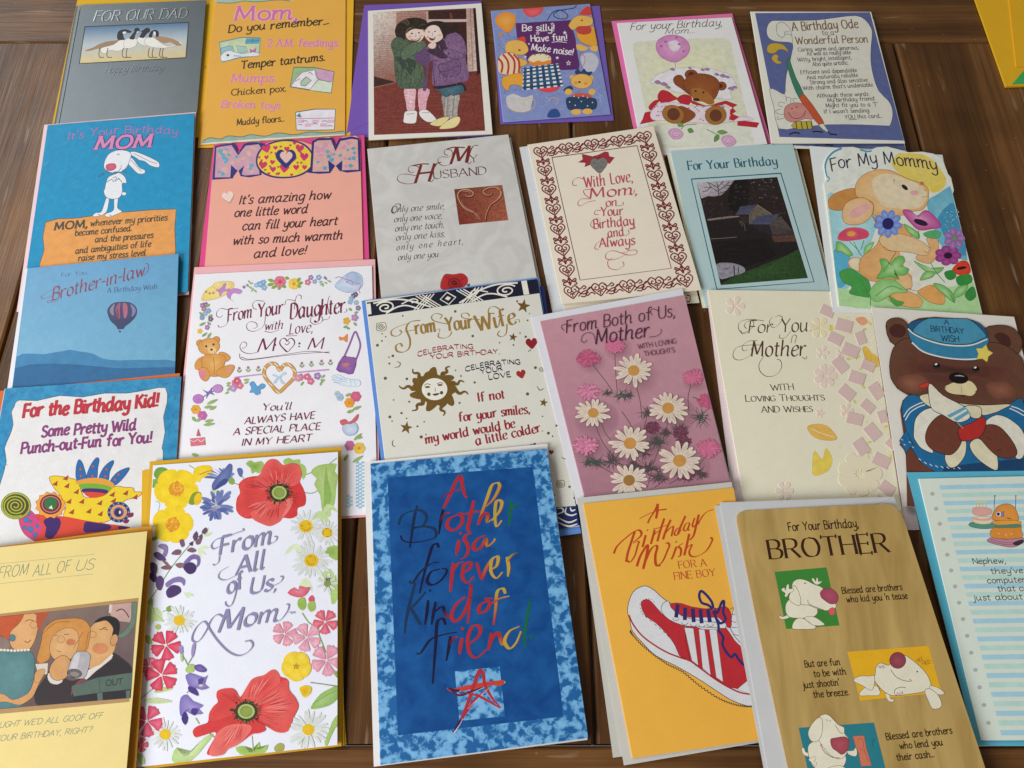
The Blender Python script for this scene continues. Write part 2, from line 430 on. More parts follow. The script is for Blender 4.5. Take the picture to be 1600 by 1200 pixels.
    def spine(s, w, drop, col):
        """rounded fold down the left edge: curves from the top sheet down to the layer below (mm)"""
        c = s.alb(col); n = 8; v = []
        for (p, q) in ((s.q[0], s.q[1]), (s.q[3], s.q[2])):
            a, b = Vector(s.lay(p, 0)), Vector(s.lay(q, 0)); d = (b - a).normalized()
            for i in range(n + 1):
                t = i / n * math.pi / 2
                v.append(tuple(a + d * (w / 1000 * (1 - math.cos(t)) - 0.0) + Vector((0, 0, -drop / 1000 * (1 - math.sin(t)) + 2e-6))))
        s.add(v, [(i, i + n + 1, i + n + 2, i + 1) for i in range(n)], [c] * len(v), s.mat)
    def done(s):
        made = {}
        for key in s.order:
            d = s.parts[key]
            if not d['v']: continue
            me = bpy.data.meshes.new(d['name'])
            me.from_pydata(d['v'], [], d['f'])
            names = sorted(set(d['m']))
            for nm in names: me.materials.append(MAT[nm])
            for p, nm in zip(me.polygons, d['m']): p.material_index = names.index(nm)
            at = me.attributes.new('ink', 'FLOAT_COLOR', 'POINT')
            at.data.foreach_set('color', [q for c in d['c'] for q in (c[0], c[1], c[2], 1.0)])
            me.update()
            ob = bpy.data.objects.new(d['name'], me)
            COL.objects.link(ob)
            ob.parent = made.get(d['parent'], s.root) if d['parent'] else s.root
            if d['label']: ob['label'] = d['label']
            made[key] = ob
        return s.root

def envelope(label, quad, zb, zt, col, th=0.6, flap=None, group='envelopes under the greeting cards', mat='paper'):
    t = Thing('envelope', label, 'envelope', quad, zb, zt, group, mat)
    t.part('envelope_body')
    t.slab(t.q, col, th, mat=mat)
    if flap:
        t.part('flap'); t.slab(flap, col, 0.12, 0.14, mat=mat)
    t.done()
    return t
def card(label, quad, zb, zt, col, th=1.0, mat='paper', name='greeting_card', cat='greeting card', outline=None, sm=False, fold=True, edge=None, group='greeting cards laid out on the table', bmat=None, lift=0.0):
    t = Thing(name, label, cat, quad, zb, zt, group, mat if mat in MAT else 'ink', lift)
    t.part('card_sheet')
    t.slab(outline or t.q, col, th, mat=bmat or mat, sm=sm, fold=fold and not outline, edge=edge)
    t.mat = 'ink'
    return t

# ---------------------------------------------------------------- the table: boards front to back between two cross boards
def wood_material():
    m, nt, b = nmat('stained_pine')
    tc = N(nt, 'ShaderNodeTexCoord'); oi = N(nt, 'ShaderNodeObjectInfo')
    rv = N(nt, 'ShaderNodeMath', operation='MULTIPLY'); rv.inputs[1].default_value = 37.0
    nt.links.new(oi.outputs['Random'], rv.inputs[0])
    cb = N(nt, 'ShaderNodeCombineXYZ')
    nt.links.new(rv.outputs[0], cb.inputs[0]); nt.links.new(rv.outputs[0], cb.inputs[2])
    va = N(nt, 'ShaderNodeVectorMath', operation='ADD')
    nt.links.new(tc.outputs['Object'], va.inputs[0]); nt.links.new(cb.outputs[0], va.inputs[1])
    mp = N(nt, 'ShaderNodeMapping', Scale=(1.0, 0.055, 1.0))
    nt.links.new(va.outputs[0], mp.inputs[0])
    rings = N(nt, 'ShaderNodeTexNoise', Scale=42.0, Detail=3.0, Roughness=0.5, Distortion=0.5)
    nt.links.new(mp.outputs[0], rings.inputs['Vector'])
    mp2 = N(nt, 'ShaderNodeMapping', Scale=(1.0, 0.02, 1.0))
    nt.links.new(va.outputs[0], mp2.inputs[0])
    wv = N(nt, 'ShaderNodeTexNoise', Scale=260.0, Detail=3.0, Roughness=0.7)
    nt.links.new(mp2.outputs[0], wv.inputs['Vector'])
    fine = N(nt, 'ShaderNodeTexNoise', Scale=900.0, Detail=2.0)
    nt.links.new(mp2.outputs[0], fine.inputs['Vector'])
    blot = N(nt, 'ShaderNodeTexNoise', Scale=11.0, Detail=3.0)
    nt.links.new(tc.outputs['Object'], blot.inputs['Vector'])
    r = N(nt, 'ShaderNodeValToRGB')
    e = r.color_ramp.elements
    e[0].position, e[0].color = 0.32, (0.058, 0.022, 0.005, 1)
    e[1].position, e[1].color = 0.70, (0.235, 0.106, 0.032, 1)
    k = e.new(0.50); k.color = (0.125, 0.051, 0.013, 1)
    mx = N(nt, 'ShaderNodeMath', operation='MULTIPLY_ADD'); mx.inputs[1].default_value = 0.42
    nt.links.new(wv.outputs[0], mx.inputs[0])
    m3 = N(nt, 'ShaderNodeMath', operation='MULTIPLY'); m3.inputs[1].default_value = 0.58
    nt.links.new(rings.outputs[0], m3.inputs[0]); nt.links.new(m3.outputs[0], mx.inputs[2])
    nt.links.new(mx.outputs[0], r.inputs[0])
    mr = N(nt, 'ShaderNodeMapRange'); mr.inputs[1].default_value, mr.inputs[2].default_value, mr.inputs[3].default_value, mr.inputs[4].default_value = 0.3, 0.7, 0.65, 1.3
    nt.links.new(blot.outputs[0], mr.inputs[0])
    sc = N(nt, 'ShaderNodeVectorMath', operation='SCALE')
    nt.links.new(r.outputs[0], sc.inputs[0]); nt.links.new(mr.outputs[0], sc.inputs['Scale'])
    vo = N(nt, 'ShaderNodeTexVoronoi', Scale=85.0)
    nt.links.new(tc.outputs['Object'], vo.inputs['Vector'])
    ds = N(nt, 'ShaderNodeMapRange'); ds.inputs[1].default_value, ds.inputs[2].default_value, ds.inputs[3].default_value, ds.inputs[4].default_value = 0.035, 0.06, 0.55, 0.0
    nt.links.new(vo.outputs['Distance'], ds.inputs[0])
    mps = N(nt, 'ShaderNodeMapping', Scale=(1.0, 0.12, 1.0), Rotation=(0, 0, 0.25))
    nt.links.new(va.outputs[0], mps.inputs[0])
    scr = N(nt, 'ShaderNodeTexNoise', Scale=150.0, Detail=2.0, Roughness=0.4)
    nt.links.new(mps.outputs[0], scr.inputs['Vector'])
    sm_ = N(nt, 'ShaderNodeMapRange'); sm_.inputs[1].default_value, sm_.inputs[2].default_value, sm_.inputs[3].default_value, sm_.inputs[4].default_value = 0.68, 0.74, 0.0, 0.45
    nt.links.new(scr.outputs[0], sm_.inputs[0])
    mxm = N(nt, 'ShaderNodeMath', operation='MAXIMUM')
    nt.links.new(ds.outputs[0], mxm.inputs[0]); nt.links.new(sm_.outputs[0], mxm.inputs[1])
    mixc = N(nt, 'ShaderNodeMix', data_type='RGBA')
    mixc.inputs[7].default_value = (0.36, 0.25, 0.15, 1)
    nt.links.new(mxm.outputs[0], mixc.inputs[0]); nt.links.new(sc.outputs[0], mixc.inputs[6])
    nt.links.new(mixc.outputs[2], b.inputs['Base Color'])
    rr = N(nt, 'ShaderNodeMapRange'); rr.inputs[1].default_value, rr.inputs[2].default_value, rr.inputs[3].default_value, rr.inputs[4].default_value = 0.3, 0.7, 0.30, 0.50
    nt.links.new(fine.outputs[0], rr.inputs[0]); nt.links.new(rr.outputs[0], b.inputs['Roughness'])
    b.inputs['Specular IOR Level'].default_value = 0.28
    ad = N(nt, 'ShaderNodeMath', operation='MULTIPLY_ADD'); ad.inputs[1].default_value = 0.5
    nt.links.new(wv.outputs[0], ad.inputs[0]); nt.links.new(fine.outputs[0], ad.inputs[2])
    bp = N(nt, 'ShaderNodeBump', Strength=0.35, Distance=0.0008)
    nt.links.new(ad.outputs[0], bp.inputs['Height']); nt.links.new(bp.outputs[0], b.inputs['Normal'])
    return m
WOOD = wood_material()
def plank(parent, x0, x1, y0, y1, across=False, name='plank'):
    """a board with eased edges, its top 0.3 mm below the cards; across turns the grain left to right"""
    th, bv = 0.028, 0.0022
    w, l = (x1 - x0) / 2, (y1 - y0) / 2
    if across: w, l = l, w
    prof = [(-w, -th), (-w, -bv * 1.4), (-w + bv * 0.35, -bv * 0.45), (-w + bv, 0), (w - bv, 0), (w - bv * 0.35, -bv * 0.45), (w, -bv * 1.4), (w, -th)]
    v = []
    for sy in (-1, 1):
        for i, (a, z) in enumerate(prof): v.append((a, sy * (l - (0 if z < -bv else 0.0)), z))
    n = len(prof)
    f = [(i, (i + 1) % n, (i + 1) % n + n, i + n) for i in range(n)]
    f += [tuple(reversed(range(n))), tuple(range(n, 2 * n))]
    me = bpy.data.meshes.new(name)
    me.from_pydata(v, [], [tuple(reversed(q)) for q in f])
    me.materials.append(WOOD); me.update()
    o = bpy.data.objects.new(name, me)
    o.location = ((x0 + x1) / 2, (y0 + y1) / 2, -0.0003)
    if across: o.rotation_euler = (0, 0, math.pi / 2)
    COL.objects.link(o); o.parent = parent
    return o
table = bpy.data.objects.new('table', None)
table['kind'] = 'structure'
COL.objects.link(table)
ys, ye = 0.0210, 0.6070
xs = [-0.80, -0.665, -0.527, -0.382, -0.244, -0.106, 0.051, 0.198, 0.3465, 0.49, 0.63, 0.78]
for a, b_ in zip(xs[:-1], xs[1:]): plank(table, a + 0.0006, b_ - 0.0006, ys + 0.0008, ye - 0.0008)
plank(table, -0.80, 0.78, ye + 0.0004, ye + 0.110, True, 'end_board')
plank(table, -0.80, 0.78, ys - 0.110, ys - 0.0004, True, 'end_board')

# ---------------------------------------------------------------- envelopes and cards as they lie, back row first (corners TL TR BR BL where the photo shows them)
# back row
envelope("yellow envelope sticking out above and right of the dark grey goose card", "122,-6 335,-14 310,214 74,232", .6, .9, 'dcae28')
cA = card("dark grey satin card with four geese in a small framed picture, behind the rabbit card", "117,8 322,0 305,211 76,226", 3.6, 4.0, '5d6467', 0.9, bmat='satin', outline='127,7.6 322,0 305,211 87,225')
envelope("yellow envelope peeking out either side of the orange 'Do you remember' card", "330,-12 553,-14 547,222 309,231", .6, .9, 'd9a42a')
cB = card("orange card asking 'Mom, Do you remember...' with three small sketches", "337,-6 540,-10 539,211 314,226", 1.6, 1.9, 'd9a349', 0.9)
envelope("purple envelope under the photo card of two hugging children", "569,8 752,1 768,213 539,215", .6, .9, '6c4fa0', flap="569,9 600,9 578,190 566,196 542,208 541,213")
cC = card("deckle-edged card with a tinted photograph of two hugging children in coats", "575,17 752,5 769.5,209 576,218.5", 1.6, 2.0, 'cfcbc2', 0.9, fold=False, lift=2.0)
envelope("purple envelope under the small bear party card", "768,17 937,9 959,188 782,194", .6, .6, '64509a')
cD = card("small blue and purple party card with toy bears, balloons and a checked table", "767.5,17 921.5,6 954,178.5 787,191", 1.6, 1.7, '7f88b8', 0.9)
envelope("pink envelope under the card of a teddy lying with a balloon", "955.6,33 1144,21 1206,226 1000,250", .6, .9, 'd0699c')
cE = card("white card with a brown teddy bear lying in a red ribbon under a pink balloon", "965,36 1143,27 1199,225 1006,246", 1.6, 1.9, 'c5c4c2', 0.9, lift=1.5)
# second row
envelope("pale pink envelope under the turquoise rabbit card", "69,195 306,175 295,460 26,487", .6, 4.4, 'f0d3d6')
cG = card("turquoise card with a white cartoon rabbit standing on an orange note to Mom", "75,195.5 304,177 293,456 33,485", 1.6, 5.4, '1f86b4', 0.9, lift=1.5)
envelope("hot pink envelope under the card with big MOM letters", "334,226 569,211 578,432 308,441", .6, 3.0, 'd54a86')
cH = card("salmon pink card headed by big patterned letters MOM above a handwritten verse", "336,225 562,211 568,430 318,440", 1.6, 4.0, 'e8a795', 0.9,
          outline="335,232 340,228 362,223 372,238 384,224 404,221 412,226 425,221 450,219 472,221 487,226 498,217 515,214 523,229 535,214 556,212 562,216 563,240 568,430 318,440")
envelope("white envelope showing at the right edge of the 'My Husband' card", "578,237 798,215 851,474 602,506", .6, 3.0, 'c9c6c0')
cI = card("cream marbled card reading 'My Husband' with a rose and a bronze heart picture", "574.6,232.6 794,210 846,471 600,502", 1.6, 4.0, 'd2cfc9', 0.9, bmat='cream_swirl', lift=1.6)
envelope("white envelope left of the 'With Love, Mom' card with the maroon scroll border", "811.6,230 1010,203 1088,462 864,492", .6, 3.0, 'bfc1c4')
cJ2 = card("second scroll-bordered card, only its corner showing below the 'With Love, Mom' card", "829,238 1029,213 1093,473 884,490", 1.6, 4.0, 'c8bfac', 0.8)
cJ = card("cream 'With Love, Mom' card framed by a maroon heart scroll border, topmost of its pile", "825,226 1021,197 1096,453 878.5,475", 2.6, 5.0, 'cec5b3', 0.9, lift=2.2)
envelope("cream envelope under the pale blue 'For Your Birthday' card", "1042,239 1243,226 1308,476 1098,481", .6, 3.0, 'cfcdb8')
cK = card("pale blue 'For Your Birthday' card with a dark photograph of a mill by a pond", "1048,236 1238,223 1301,472 1103,478", 1.6, 4.0, '99afaf', 0.9, lift=1.5)
cF2 = card("second blue 'Birthday Ode' card, its lower strip showing beneath the first", "1180,30 1365,30 1416,236 1212,231", 4.8, 2.6, 'b8b8ac', 0.9)
cF = card("top 'Birthday Ode' card with a white scroll and a figure carrying a giant pen", "1173,18 1361,18.5 1414,224 1206,224", 6.4, 3.8, 'c7c6ba', 0.9)
envelope("white envelope under the bunny shaped card 'For My Mommy'", "1265,228 1472.5,242 1533,490 1302,488", 5.4, 8.2, 'bec2c0')
cL = card("bunny card 'For My Mommy' with a cloud shaped top, the bunny hugging garden flowers", "1285,229 1478,243 1535,491 1311,480", 6.4, 9.2, 'cfd3c4', 0.9,
          outline="1287.5,287 1291,281 1290,271 1287,258 1291,246 1300,236 1316,230 1333,229.5 1347,233 1358,235 1370,230 1386,229 1402,233 1420,238 1440,237 1458,240 1472,247 1476,258 1480,268 1535,491 1362,485 1311,478")
# third row
envelope("white envelope showing left of the pale blue hot-air balloon card", "39,420 278,397 271,598 10,616", .6, 5.2, 'eceaec')
cM = card("sky blue 'Brother-in-law' card with a striped hot-air balloon above distant hills", "43.6,419 279,396.5 273,590 19,609", 1.6, 6.2, '60a0c4', 0.9, lift=1.5)
envelope("orange envelope peeking out behind the 'Birthday Kid' card", "-14,612 281,583 266,855 -50,884", .6, 3.6, 'd9733e')
cN = card("white 'For the Birthday Kid!' card with a speckled blue border and a wild party creature", "8,607 283,588.5 268,850 -40,876", 1.6, 4.6, 'eceae8', 0.9, lift=0.6)
envelope("pink envelope framing the flowery 'From Your Daughter' card", "303.6,417.6 586,405 594,806 262,830", .6, 3.2, 'eeb4b6')
cO = card("white 'From Your Daughter' card bordered with teddy, hat, purse, shoes and garden flowers", "305.7,428.7 581,415 590,803 268,824", 1.6, 4.2, 'eeedf1', 0.9)
cP2 = card("second navy-banded card, its corner showing at the right behind the 'From Your Wife' card", "590,474 850,447 908,826 628,868", 1.9, 4.5, '1d2450', 0.9)
envelope("blue envelope under the gold and white 'From Your Wife' card", "565,470 841,433.5 908,833 614,874", 2.6, 5.2, '5a86c9')
cP = card("cream 'From Your Wife' card with a gold sun face, stars and navy scroll bands", "572,470 839,436 905,822 620,866", 3.6, 6.2, 'd0cec3', 0.9)
envelope("white envelope left of the pink daisy card 'From Both of Us'", "830,495 1066,451 1143,757 901,788", 4.2, 7.0, 'cacad0')
cQ = card("dusky pink 'From Both of Us, Mother' card with a photograph of daisies and carnations", "844.7,502 1069.5,461 1140,753 913.6,776", 5.2, 8.0, 'ad7f8a', 0.9)
envelope("pale pink envelope showing down the left of the cream 'For You, Mother' card", "1104,456 1362,460 1437,828 1151,830", .6, 3.2, 'd3c3c4')
cR = card("cream embossed 'For You, Mother' card with pink ribbon lattice and butterflies", "1106,453 1357,456 1411,812 1169,816", 1.6, 5.2, 'cbc6b0', 0.9)
envelope("white envelope under the sailor bear card", "1361.6,480 1584.5,495 1650,764 1411,792", 5.0, 9.4, 'd2cec4', flap="1361.6,480 1584.5,495 1571,503 1540,504 1400,494")
cS = card("brown sailor bear shaped card with a blue hat holding a toy boat", "1384,496 1660,500 1700,790 1406,790", 6.0, 10.4, '57392c', 0.9,
          outline="1384,508 1388,500 1398,497 1410,500 1418,508 1424,502 1436,497 1460,495 1490,497 1520,502 1540,512 1545,509 1560,508 1580,514 1594,526 1597,542 1590,555 1599,568 1612,590 1640,660 1650,720 1655,790 1418,790 1417,735 1416,710 1413,702 1406,694 1413,683 1409,655 1407,640 1411,625 1421,618 1402,606 1392,590 1390,570 1395,552 1402,541 1391,533 1386,520")
envelope("turquoise envelope under the striped robot card for a nephew", "1417,738 1700,734 1860,1168 1524,1165", .8, 7.2, '4f9db4', flap="1417,738 1700,734 1660,752 1460,754 1438,748")
cW = card("ruled 'Nephew' card with a robot carrying a birthday cake", "1436,748 1690,742 1820,1155 1534,1157", 1.8, 8.2, 'dce6da', 0.9, lift=2.0)
# front row
envelope("yellow envelope bundled beneath the large poppy card, its edge showing at the left", "222,735 512,714 541,1163 216,1199", .8, 5.0, 'e0b02c', 0.7)
envelope("yellow envelope in the middle of the bundle under the large poppy card", "236,726 530,705 538,1164 214,1201", 1.6, 6.0, 'c9a02a', 0.7)
envelope("yellow envelope framing the large 'From All of Us, Mom' poppy card", "234,721 533,698 533.5,1166 206,1204", 2.6, 7.6, 'd6a72c', 0.8, flap="234,721 533,698 520,704 256,724")
cY = card("white 'From All of Us, Mom' card wreathed in red poppies, daisies and buttercups", "240,727 528,706 527,1164 212,1199", 3.6, 8.6, 'eaecf6', 0.9, lift=1.8)
envelope("orange yellow envelope framing the cartoon card at the front left corner", "-60,862 238,821 208,1260 -120,1305", 6.6, 10.6, 'dc9a2e', 0.9)
cX = card("cream yellow 'From All of Us' card with a cartoon of three office people", "-62,862 230,830 193,1255 -118,1295", 7.6, 11.6, 'f3dd94', 0.9, lift=3.0)
envelope("ivory envelope showing left of the large blue 'A Brother' card", "569,722 855,693 918,1156 584,1198", .8, 6.8, 'dedcd8', 0.8, flap="569,722 855,693 840,700 590,724")
cZ = card("blue marbled card 'A Brother is a forever kind of friend' in brush letters", "579.7,724.5 854.5,701 919,1153 595,1195", 1.8, 8.0, '5a9ed2', 0.9, bmat='marble', lift=3.0)
envelope("white envelope lowest of the pair under the golden sneaker card", "903,784 1140,760 1218,1146 958,1184", .6, 7.4, 'b2b0a8')
envelope("white envelope directly under the golden sneaker card 'A Birthday Wish'", "901,778 1143,753 1222,1154 975,1196", 1.4, 8.4, 'b8b6ae', 0.7)
cU = card("golden yellow 'A Birthday Wish' card with a big red and white sneaker", "912,787 1146,762 1217,1152 989,1184.6", 2.4, 9.4, 'd9a340', 0.9)
envelope("white envelope lower of the two beneath the wood-look 'Brother' card", "1117,790 1390,779 1525,1262 1206,1268", 3.6, 10.4, 'aeafae')
envelope("white envelope with flap lines directly beneath the wood-look 'Brother' card", "1125,785 1397,776 1545,1262 1212,1268", 4.4, 11.4, 'b2b3b4', 0.7, flap="1127,786 1395,777.5 1385,782 1360,790 1190,797 1160,797 1155,791")
cT = card("wood-grain 'Brother' card with rounded corners and three white cartoon dogs", "1148,799 1402,786 1558,1262 1246,1268", 5.4, 12.4, 'a8834a', 0.9, bmat='woodprint', lift=2.0,
          outline="1246,1268 1188,998 1151.5,815 1151.5,806 1155,801 1163,798 1176,797 1380,787.5 1391,788 1400,793 1408,802 1413,814 1473,998 1560,1262")
fo = Thing('folder', "big golden yellow folder at the back right corner with a green tab", 'folder', "1521,-10 1700,-20 1760,128 1572,134.5", 2.2, 2.4, None, 'paper')
fo.part('folder_body'); fo.slab(fo.q, 'dcab24', 2.0)
fo.part('folder_flap'); fo.slab("1575,-14 1700,-20 1750,96 1588,104", 'd8a622', 0.9, 0.9)
fo.part('green_tab', label='green paper tab at the near edge'); fo.slab("1582,131 1592,119 1600,110 1660,106 1680,127", '2f8a4a', 0.3, 0.5)
fo.done()
THINGS = [cA, cB, cC, cD, cE, cG, cH, cI, cJ2, cJ, cK, cF2, cF, cL, cM, cN, cO, cP2, cP, cQ, cR, cS, cW, cY, cX, cZ, cU, cT]

for t, g_ in ((cQ, 1.0), (cE, .88), (cF, .70), (cF2, .70), (cS, .80), (cD, .85), (cU, .92), (cK, .85), (cL, .90), (cC, .9)): t.gain = g_

# ---------------------------------------------------------------- print motifs
rnd = random.Random(3)
def flower(t, x, y, r, n, col, cc, inner=None, rot=0, wd=0.42, cr=0.25, sq=1.0, line=None):
    for i in range(n):
        a = math.radians(rot) + 2 * math.pi * i / n
        c, s_ = math.cos(a), math.sin(a)
        pts = [(0.12, 0), (0.45, wd * .8), (0.8, wd), (1.0, wd * .35), (1.0, -wd * .35), (0.8, -wd), (0.45, -wd * .8)]
        pts = [(x + r * (u * c - v * s_), y + sq * r * (u * s_ + v * c)) for u, v in pts]
        t.P(col, pts, n=2, center=inner, line=line, lw=0.5, mat='wash')
    t.E_(cc, x, y, r * cr, r * cr * sq, n=12)
def leaf(t, x0, y0, x1, y1, w, col, vein=None):
    dx, dy = x1 - x0, y1 - y0; l = math.hypot(dx, dy); nx, ny = -dy / l * w, dx / l * w
    t.P(col, [(x0, y0), (x0 + dx * .35 + nx, y0 + dy * .35 + ny), (x0 + dx * .7 + nx * .8, y0 + dy * .7 + ny * .8), (x1, y1), (x0 + dx * .7 - nx * .8, y0 + dy * .7 - ny * .8), (x0 + dx * .35 - nx, y0 + dy * .35 - ny)], n=3, mat='wash')
    if vein: t.L(vein, [(x0, y0), (x1, y1)], 0.5)
def heart_pts(x, y, r, rot=0):
    base = [(0, 1.0), (-.55, .5), (-1, -.05), (-1, -.55), (-.65, -.9), (-.25, -.85), (0, -.5), (.25, -.85), (.65, -.9), (1, -.55), (1, -.05), (.55, .5)]
    c, s_ = math.cos(math.radians(rot)), math.sin(math.radians(rot))
    return [(x + r * (u * c - v * s_), y + r * (u * s_ + v * c)) for u, v in base]
def heart(t, x, y, r, col, rot=0, **k): t.P(col, heart_pts(x, y, r, rot), n=2, **k)
def star(t, x, y, r, col, rot=-90, n=5, inn=0.42, **k):
    P = []
    for i in range(2 * n):
        a = math.radians(rot) + math.pi * i / n; q = r if i % 2 == 0 else r * inn
        P.append((x + q * math.cos(a), y + q * math.sin(a)))
    t.P(col, P, False, **k)
def spiral(t, x, y, r, turns, col, w, rot=0, dirn=1, sq=0.85):
    n = int(turns * 10) + 1
    P = [(x + r * (1 - 0.88 * i / n) * math.cos(math.radians(rot) + dirn * 2 * math.pi * turns * i / n), y + sq * r * (1 - 0.88 * i / n) * math.sin(math.radians(rot) + dirn * 2 * math.pi * turns * i / n)) for i in range(n + 1)]
    t.L(col, P, w, n=2)
def daisy(t, x, y, r, n, col, cc, cr=0.3, sq=0.9, rot=0, shade=None, wd=0.11, jit=0.12):
    g = random.Random(x * 7 + y)
    for i in range(n):
        a = math.radians(rot) + 2 * math.pi * i / n + g.uniform(-jit, jit)
        rr = r * g.uniform(.82, 1.05); c, s_ = math.cos(a), math.sin(a)
        pts = [(0.1, 0.02), (0.55, wd), (0.9, wd * .8), (1.0, 0), (0.9, -wd * .8), (0.55, -wd), (0.1, -0.02)]
        t.P(col, [(x + rr * (u * c - v * s_), y + sq * rr * (u * s_ + v * c)) for u, v in pts], n=2, center=shade, mat='wash')
    t.E_(cc, x, y, r * cr, r * cr * .92, n=16, mat='wash')
def ruffle(t, x, y, r, col, inner, n=14, sq=.85, seed=1):
    g = random.Random(seed + x)
    for ring, (q0, q1, m) in enumerate(((.45, 1.08, n), (.25, .82, n - 2), (.05, .55, n - 5))):
        for i in range(m):
            a = 2 * math.pi * (i + g.uniform(-.2, .2)) / m + ring * .3; e = q1 * g.uniform(.85, 1.08); wv = 2.2 / m
            c, s_ = math.cos(a), math.sin(a)
            pts = [(q0, -wv * .3), (e * .85, -wv), (e, -wv * .6), (e * .93, 0), (e * 1.02, wv * .5), (e * .85, wv), (q0, wv * .3)]
            t.P(col if (i + ring) % 2 else inner, [(x + r * (u * c - v * s_), y + sq * r * (u * s_ + v * c)) for u, v in pts], n=2, mat='wash', center=inner if i % 3 else col)
def needles(t, x, y, r, col, n=22, w=0.9, sq=.8):
    g = random.Random(x + y)
    for i in range(n):
        a = g.uniform(0, 6.283); q = r * g.uniform(.5, 1.0); b = g.uniform(0, .35) * r; a2 = g.uniform(0, 6.28)
        t.L(col, [(x + b * math.cos(a2), y + sq * b * math.sin(a2)), (x + q * math.cos(a), y + sq * q * math.sin(a))], w, taper='end')
def line_list(t, col, rows, h, **k):
    for txt, p0, p1 in rows: t.T(col, txt, p0, p1, h, **k)
def deckle(q, n, amp):
    out = []; g = random.Random(5)
    for i in range(4):
        a, b = q[i], q[(i + 1) % 4]
        for k in range(n):
            s_ = k / n
            dx, dy = b[0] - a[0], b[1] - a[1]; l = math.hypot(dx, dy); o = amp * (1 if k % 2 else -1) * g.uniform(.5, 1)
            out.append((a[0] + dx * s_ - dy / l * o, a[1] + dy * s_ + dx / l * o))
    return out

# ---------------------------------------------------------------- dark grey card with geese
t = cA
t.mat = 'satin'; t.part('rounded_spine'); t.spine(5.2, 2.6, '5d6467'); t.mat = 'ink'
t.view(0, 0, 4.8)
t.part('framed_picture')
t.P('2b3238', "634,197 1420,164 1398,436 591,481", False)
t.R("641,204 1412,171 1401,300 619,340", '4a7298', '4f7697', 'b9c3c4', 'b5bfc2')
t.R("619,340 1401,300 1391,429 599,474", 'b5bfc2', 'b9c3c4', 'd2bd83', 'd6c184')
pic = t.order[-1]
for nm, parts_ in (('goose', [('9a7a5a', "640,378 700,355 735,335 800,312 870,303 905,300 900,340 850,360 790,375 740,365 690,378 650,384"), ('e9e6de', "760,360 850,335 900,300 950,300 960,330 930,365 880,385 830,375 790,400 760,390"), ('1c1d22', "885,298 878,270 885,240 905,225 935,220 965,225 990,240 965,247 940,242 925,255 928,280 935,298"), ('e5e2dc', "920,240 945,237 940,250 925,255")]),
                   ('goose', [('e9e6de', "935,300 970,285 1010,290 1030,300 1020,340 985,360 950,365 930,350"), ('1c1d22', "970,290 985,265 1005,240 1008,218 1025,208 1045,215 1048,232 1030,240 1015,262 1005,295"), ('e5e2dc', "1025,240 1040,232 1030,248")]),
                   ('goose', [('e9e6de', "1030,290 1050,275 1085,280 1110,285 1120,320 1095,345 1050,330 1030,310"), ('1c1d22', "1045,278 1060,250 1075,225 1095,210 1120,212 1125,235 1105,250 1085,275 1075,285"), ('1c1d22', "1055,238 1075,225 1082,240")]),
                   ('goose', [('e9e6de', "1085,300 1110,280 1145,278 1180,300 1220,330 1260,345 1310,330 1350,310 1370,335 1300,345 1240,360 1170,358 1110,345 1085,325"), ('a58462', "1160,278 1200,272 1250,280 1300,292 1340,315 1365,340 1320,340 1280,318 1230,325 1190,305"), ('1c1d22', "1115,278 1125,245 1145,228 1170,225 1190,240 1188,275 1170,272 1160,245 1145,255 1140,280"), ('e5e2dc', "1150,240 1165,238 1168,262 1155,262")])):
    t.part(nm, parent=pic)
    for c, pp in parts_: t.P(c, pp, n=3, line='5a5048' if c == 'e9e6de' else None, lw=0.4)
    x0 = pts_of(parts_[0][1])[0][0]
    for lx in {640: (740, 800), 935: (915, 945), 1030: (1110, 1140), 1085: (1195, 1215)}[int(x0)]:
        t.L('5b4a3a', [(lx + 10, 360), (lx + 2, 400), (lx + 8, 428), (lx + 40, 430)], 1.3)
t.part('lettering')
t.T('969b9c', 'FOR OUR DAD', (697, 158), (1395, 134), 72, w=1.5, nib=35, slant=.12, serif=True, mat='foil')
t.T('303436', 'FOR OUR DAD', (703, 161), (1401, 137), 72, w=.9, nib=35, slant=.12, serif=True)  # dark offset copy: shadow of the embossed letters put into colour
t.part('lettering')
t.T('6f7577', 'Happy Birthday', (780, 546), (1215, 528), 46, w=1.1, nib=35, slant=.35, mat='foil')
t.T('35393b', 'Happy Birthday', (784, 549), (1219, 531), 46, w=.7, slant=.35)  # thinner dark double, painted as the shade beside the raised script

# ---------------------------------------------------------------- orange 'Do you remember' card
t = cB; t.view(300, 0, 5.2185)
t.part('wavy_band')
t.P('a3b1a0', "205,-45 205,22 330,25 420,8 530,15 700,0 800,8 900,-20 1245,-45", n=3, mat='wash')
t.L('4d7a5e', "205,22 330,25 420,8 530,15 700,0 800,8", 1.2)
t.part('wavy_band')
t.P('8fa596', "90,1150 150,1125 230,1135 300,1110 400,1118 480,1100 600,1112 700,1085 830,1100 960,1078 1100,1085 1240,1070 1243,1100 1000,1112 600,1135 300,1160 82,1182", n=3, mat='wash')
t.P('d2cbc2', "82,1170 300,1150 600,1128 1000,1106 1243,1095 1240,1130 1000,1140 300,1180 78,1190", n=3, mat='wash')
t.L('47705a', "90,1148 150,1123 230,1133 300,1108 400,1116 480,1098 600,1110 700,1083 830,1098 960,1076 1100,1083 1240,1068", 1.3)
t.part('sketch_picture')
t.P('b3c4a4', "222,345 400,305 560,308 545,455 390,470 245,508", False, 'wash', line='3f7f8a', lw=1.4, center='c9cf9a')
t.P('5f9ab0', "440,312 556,311 548,356 432,360", False, 'wash'); t.L('33667c', "495,312 490,358", .8); t.L('33667c', "438,335 552,333", .8)
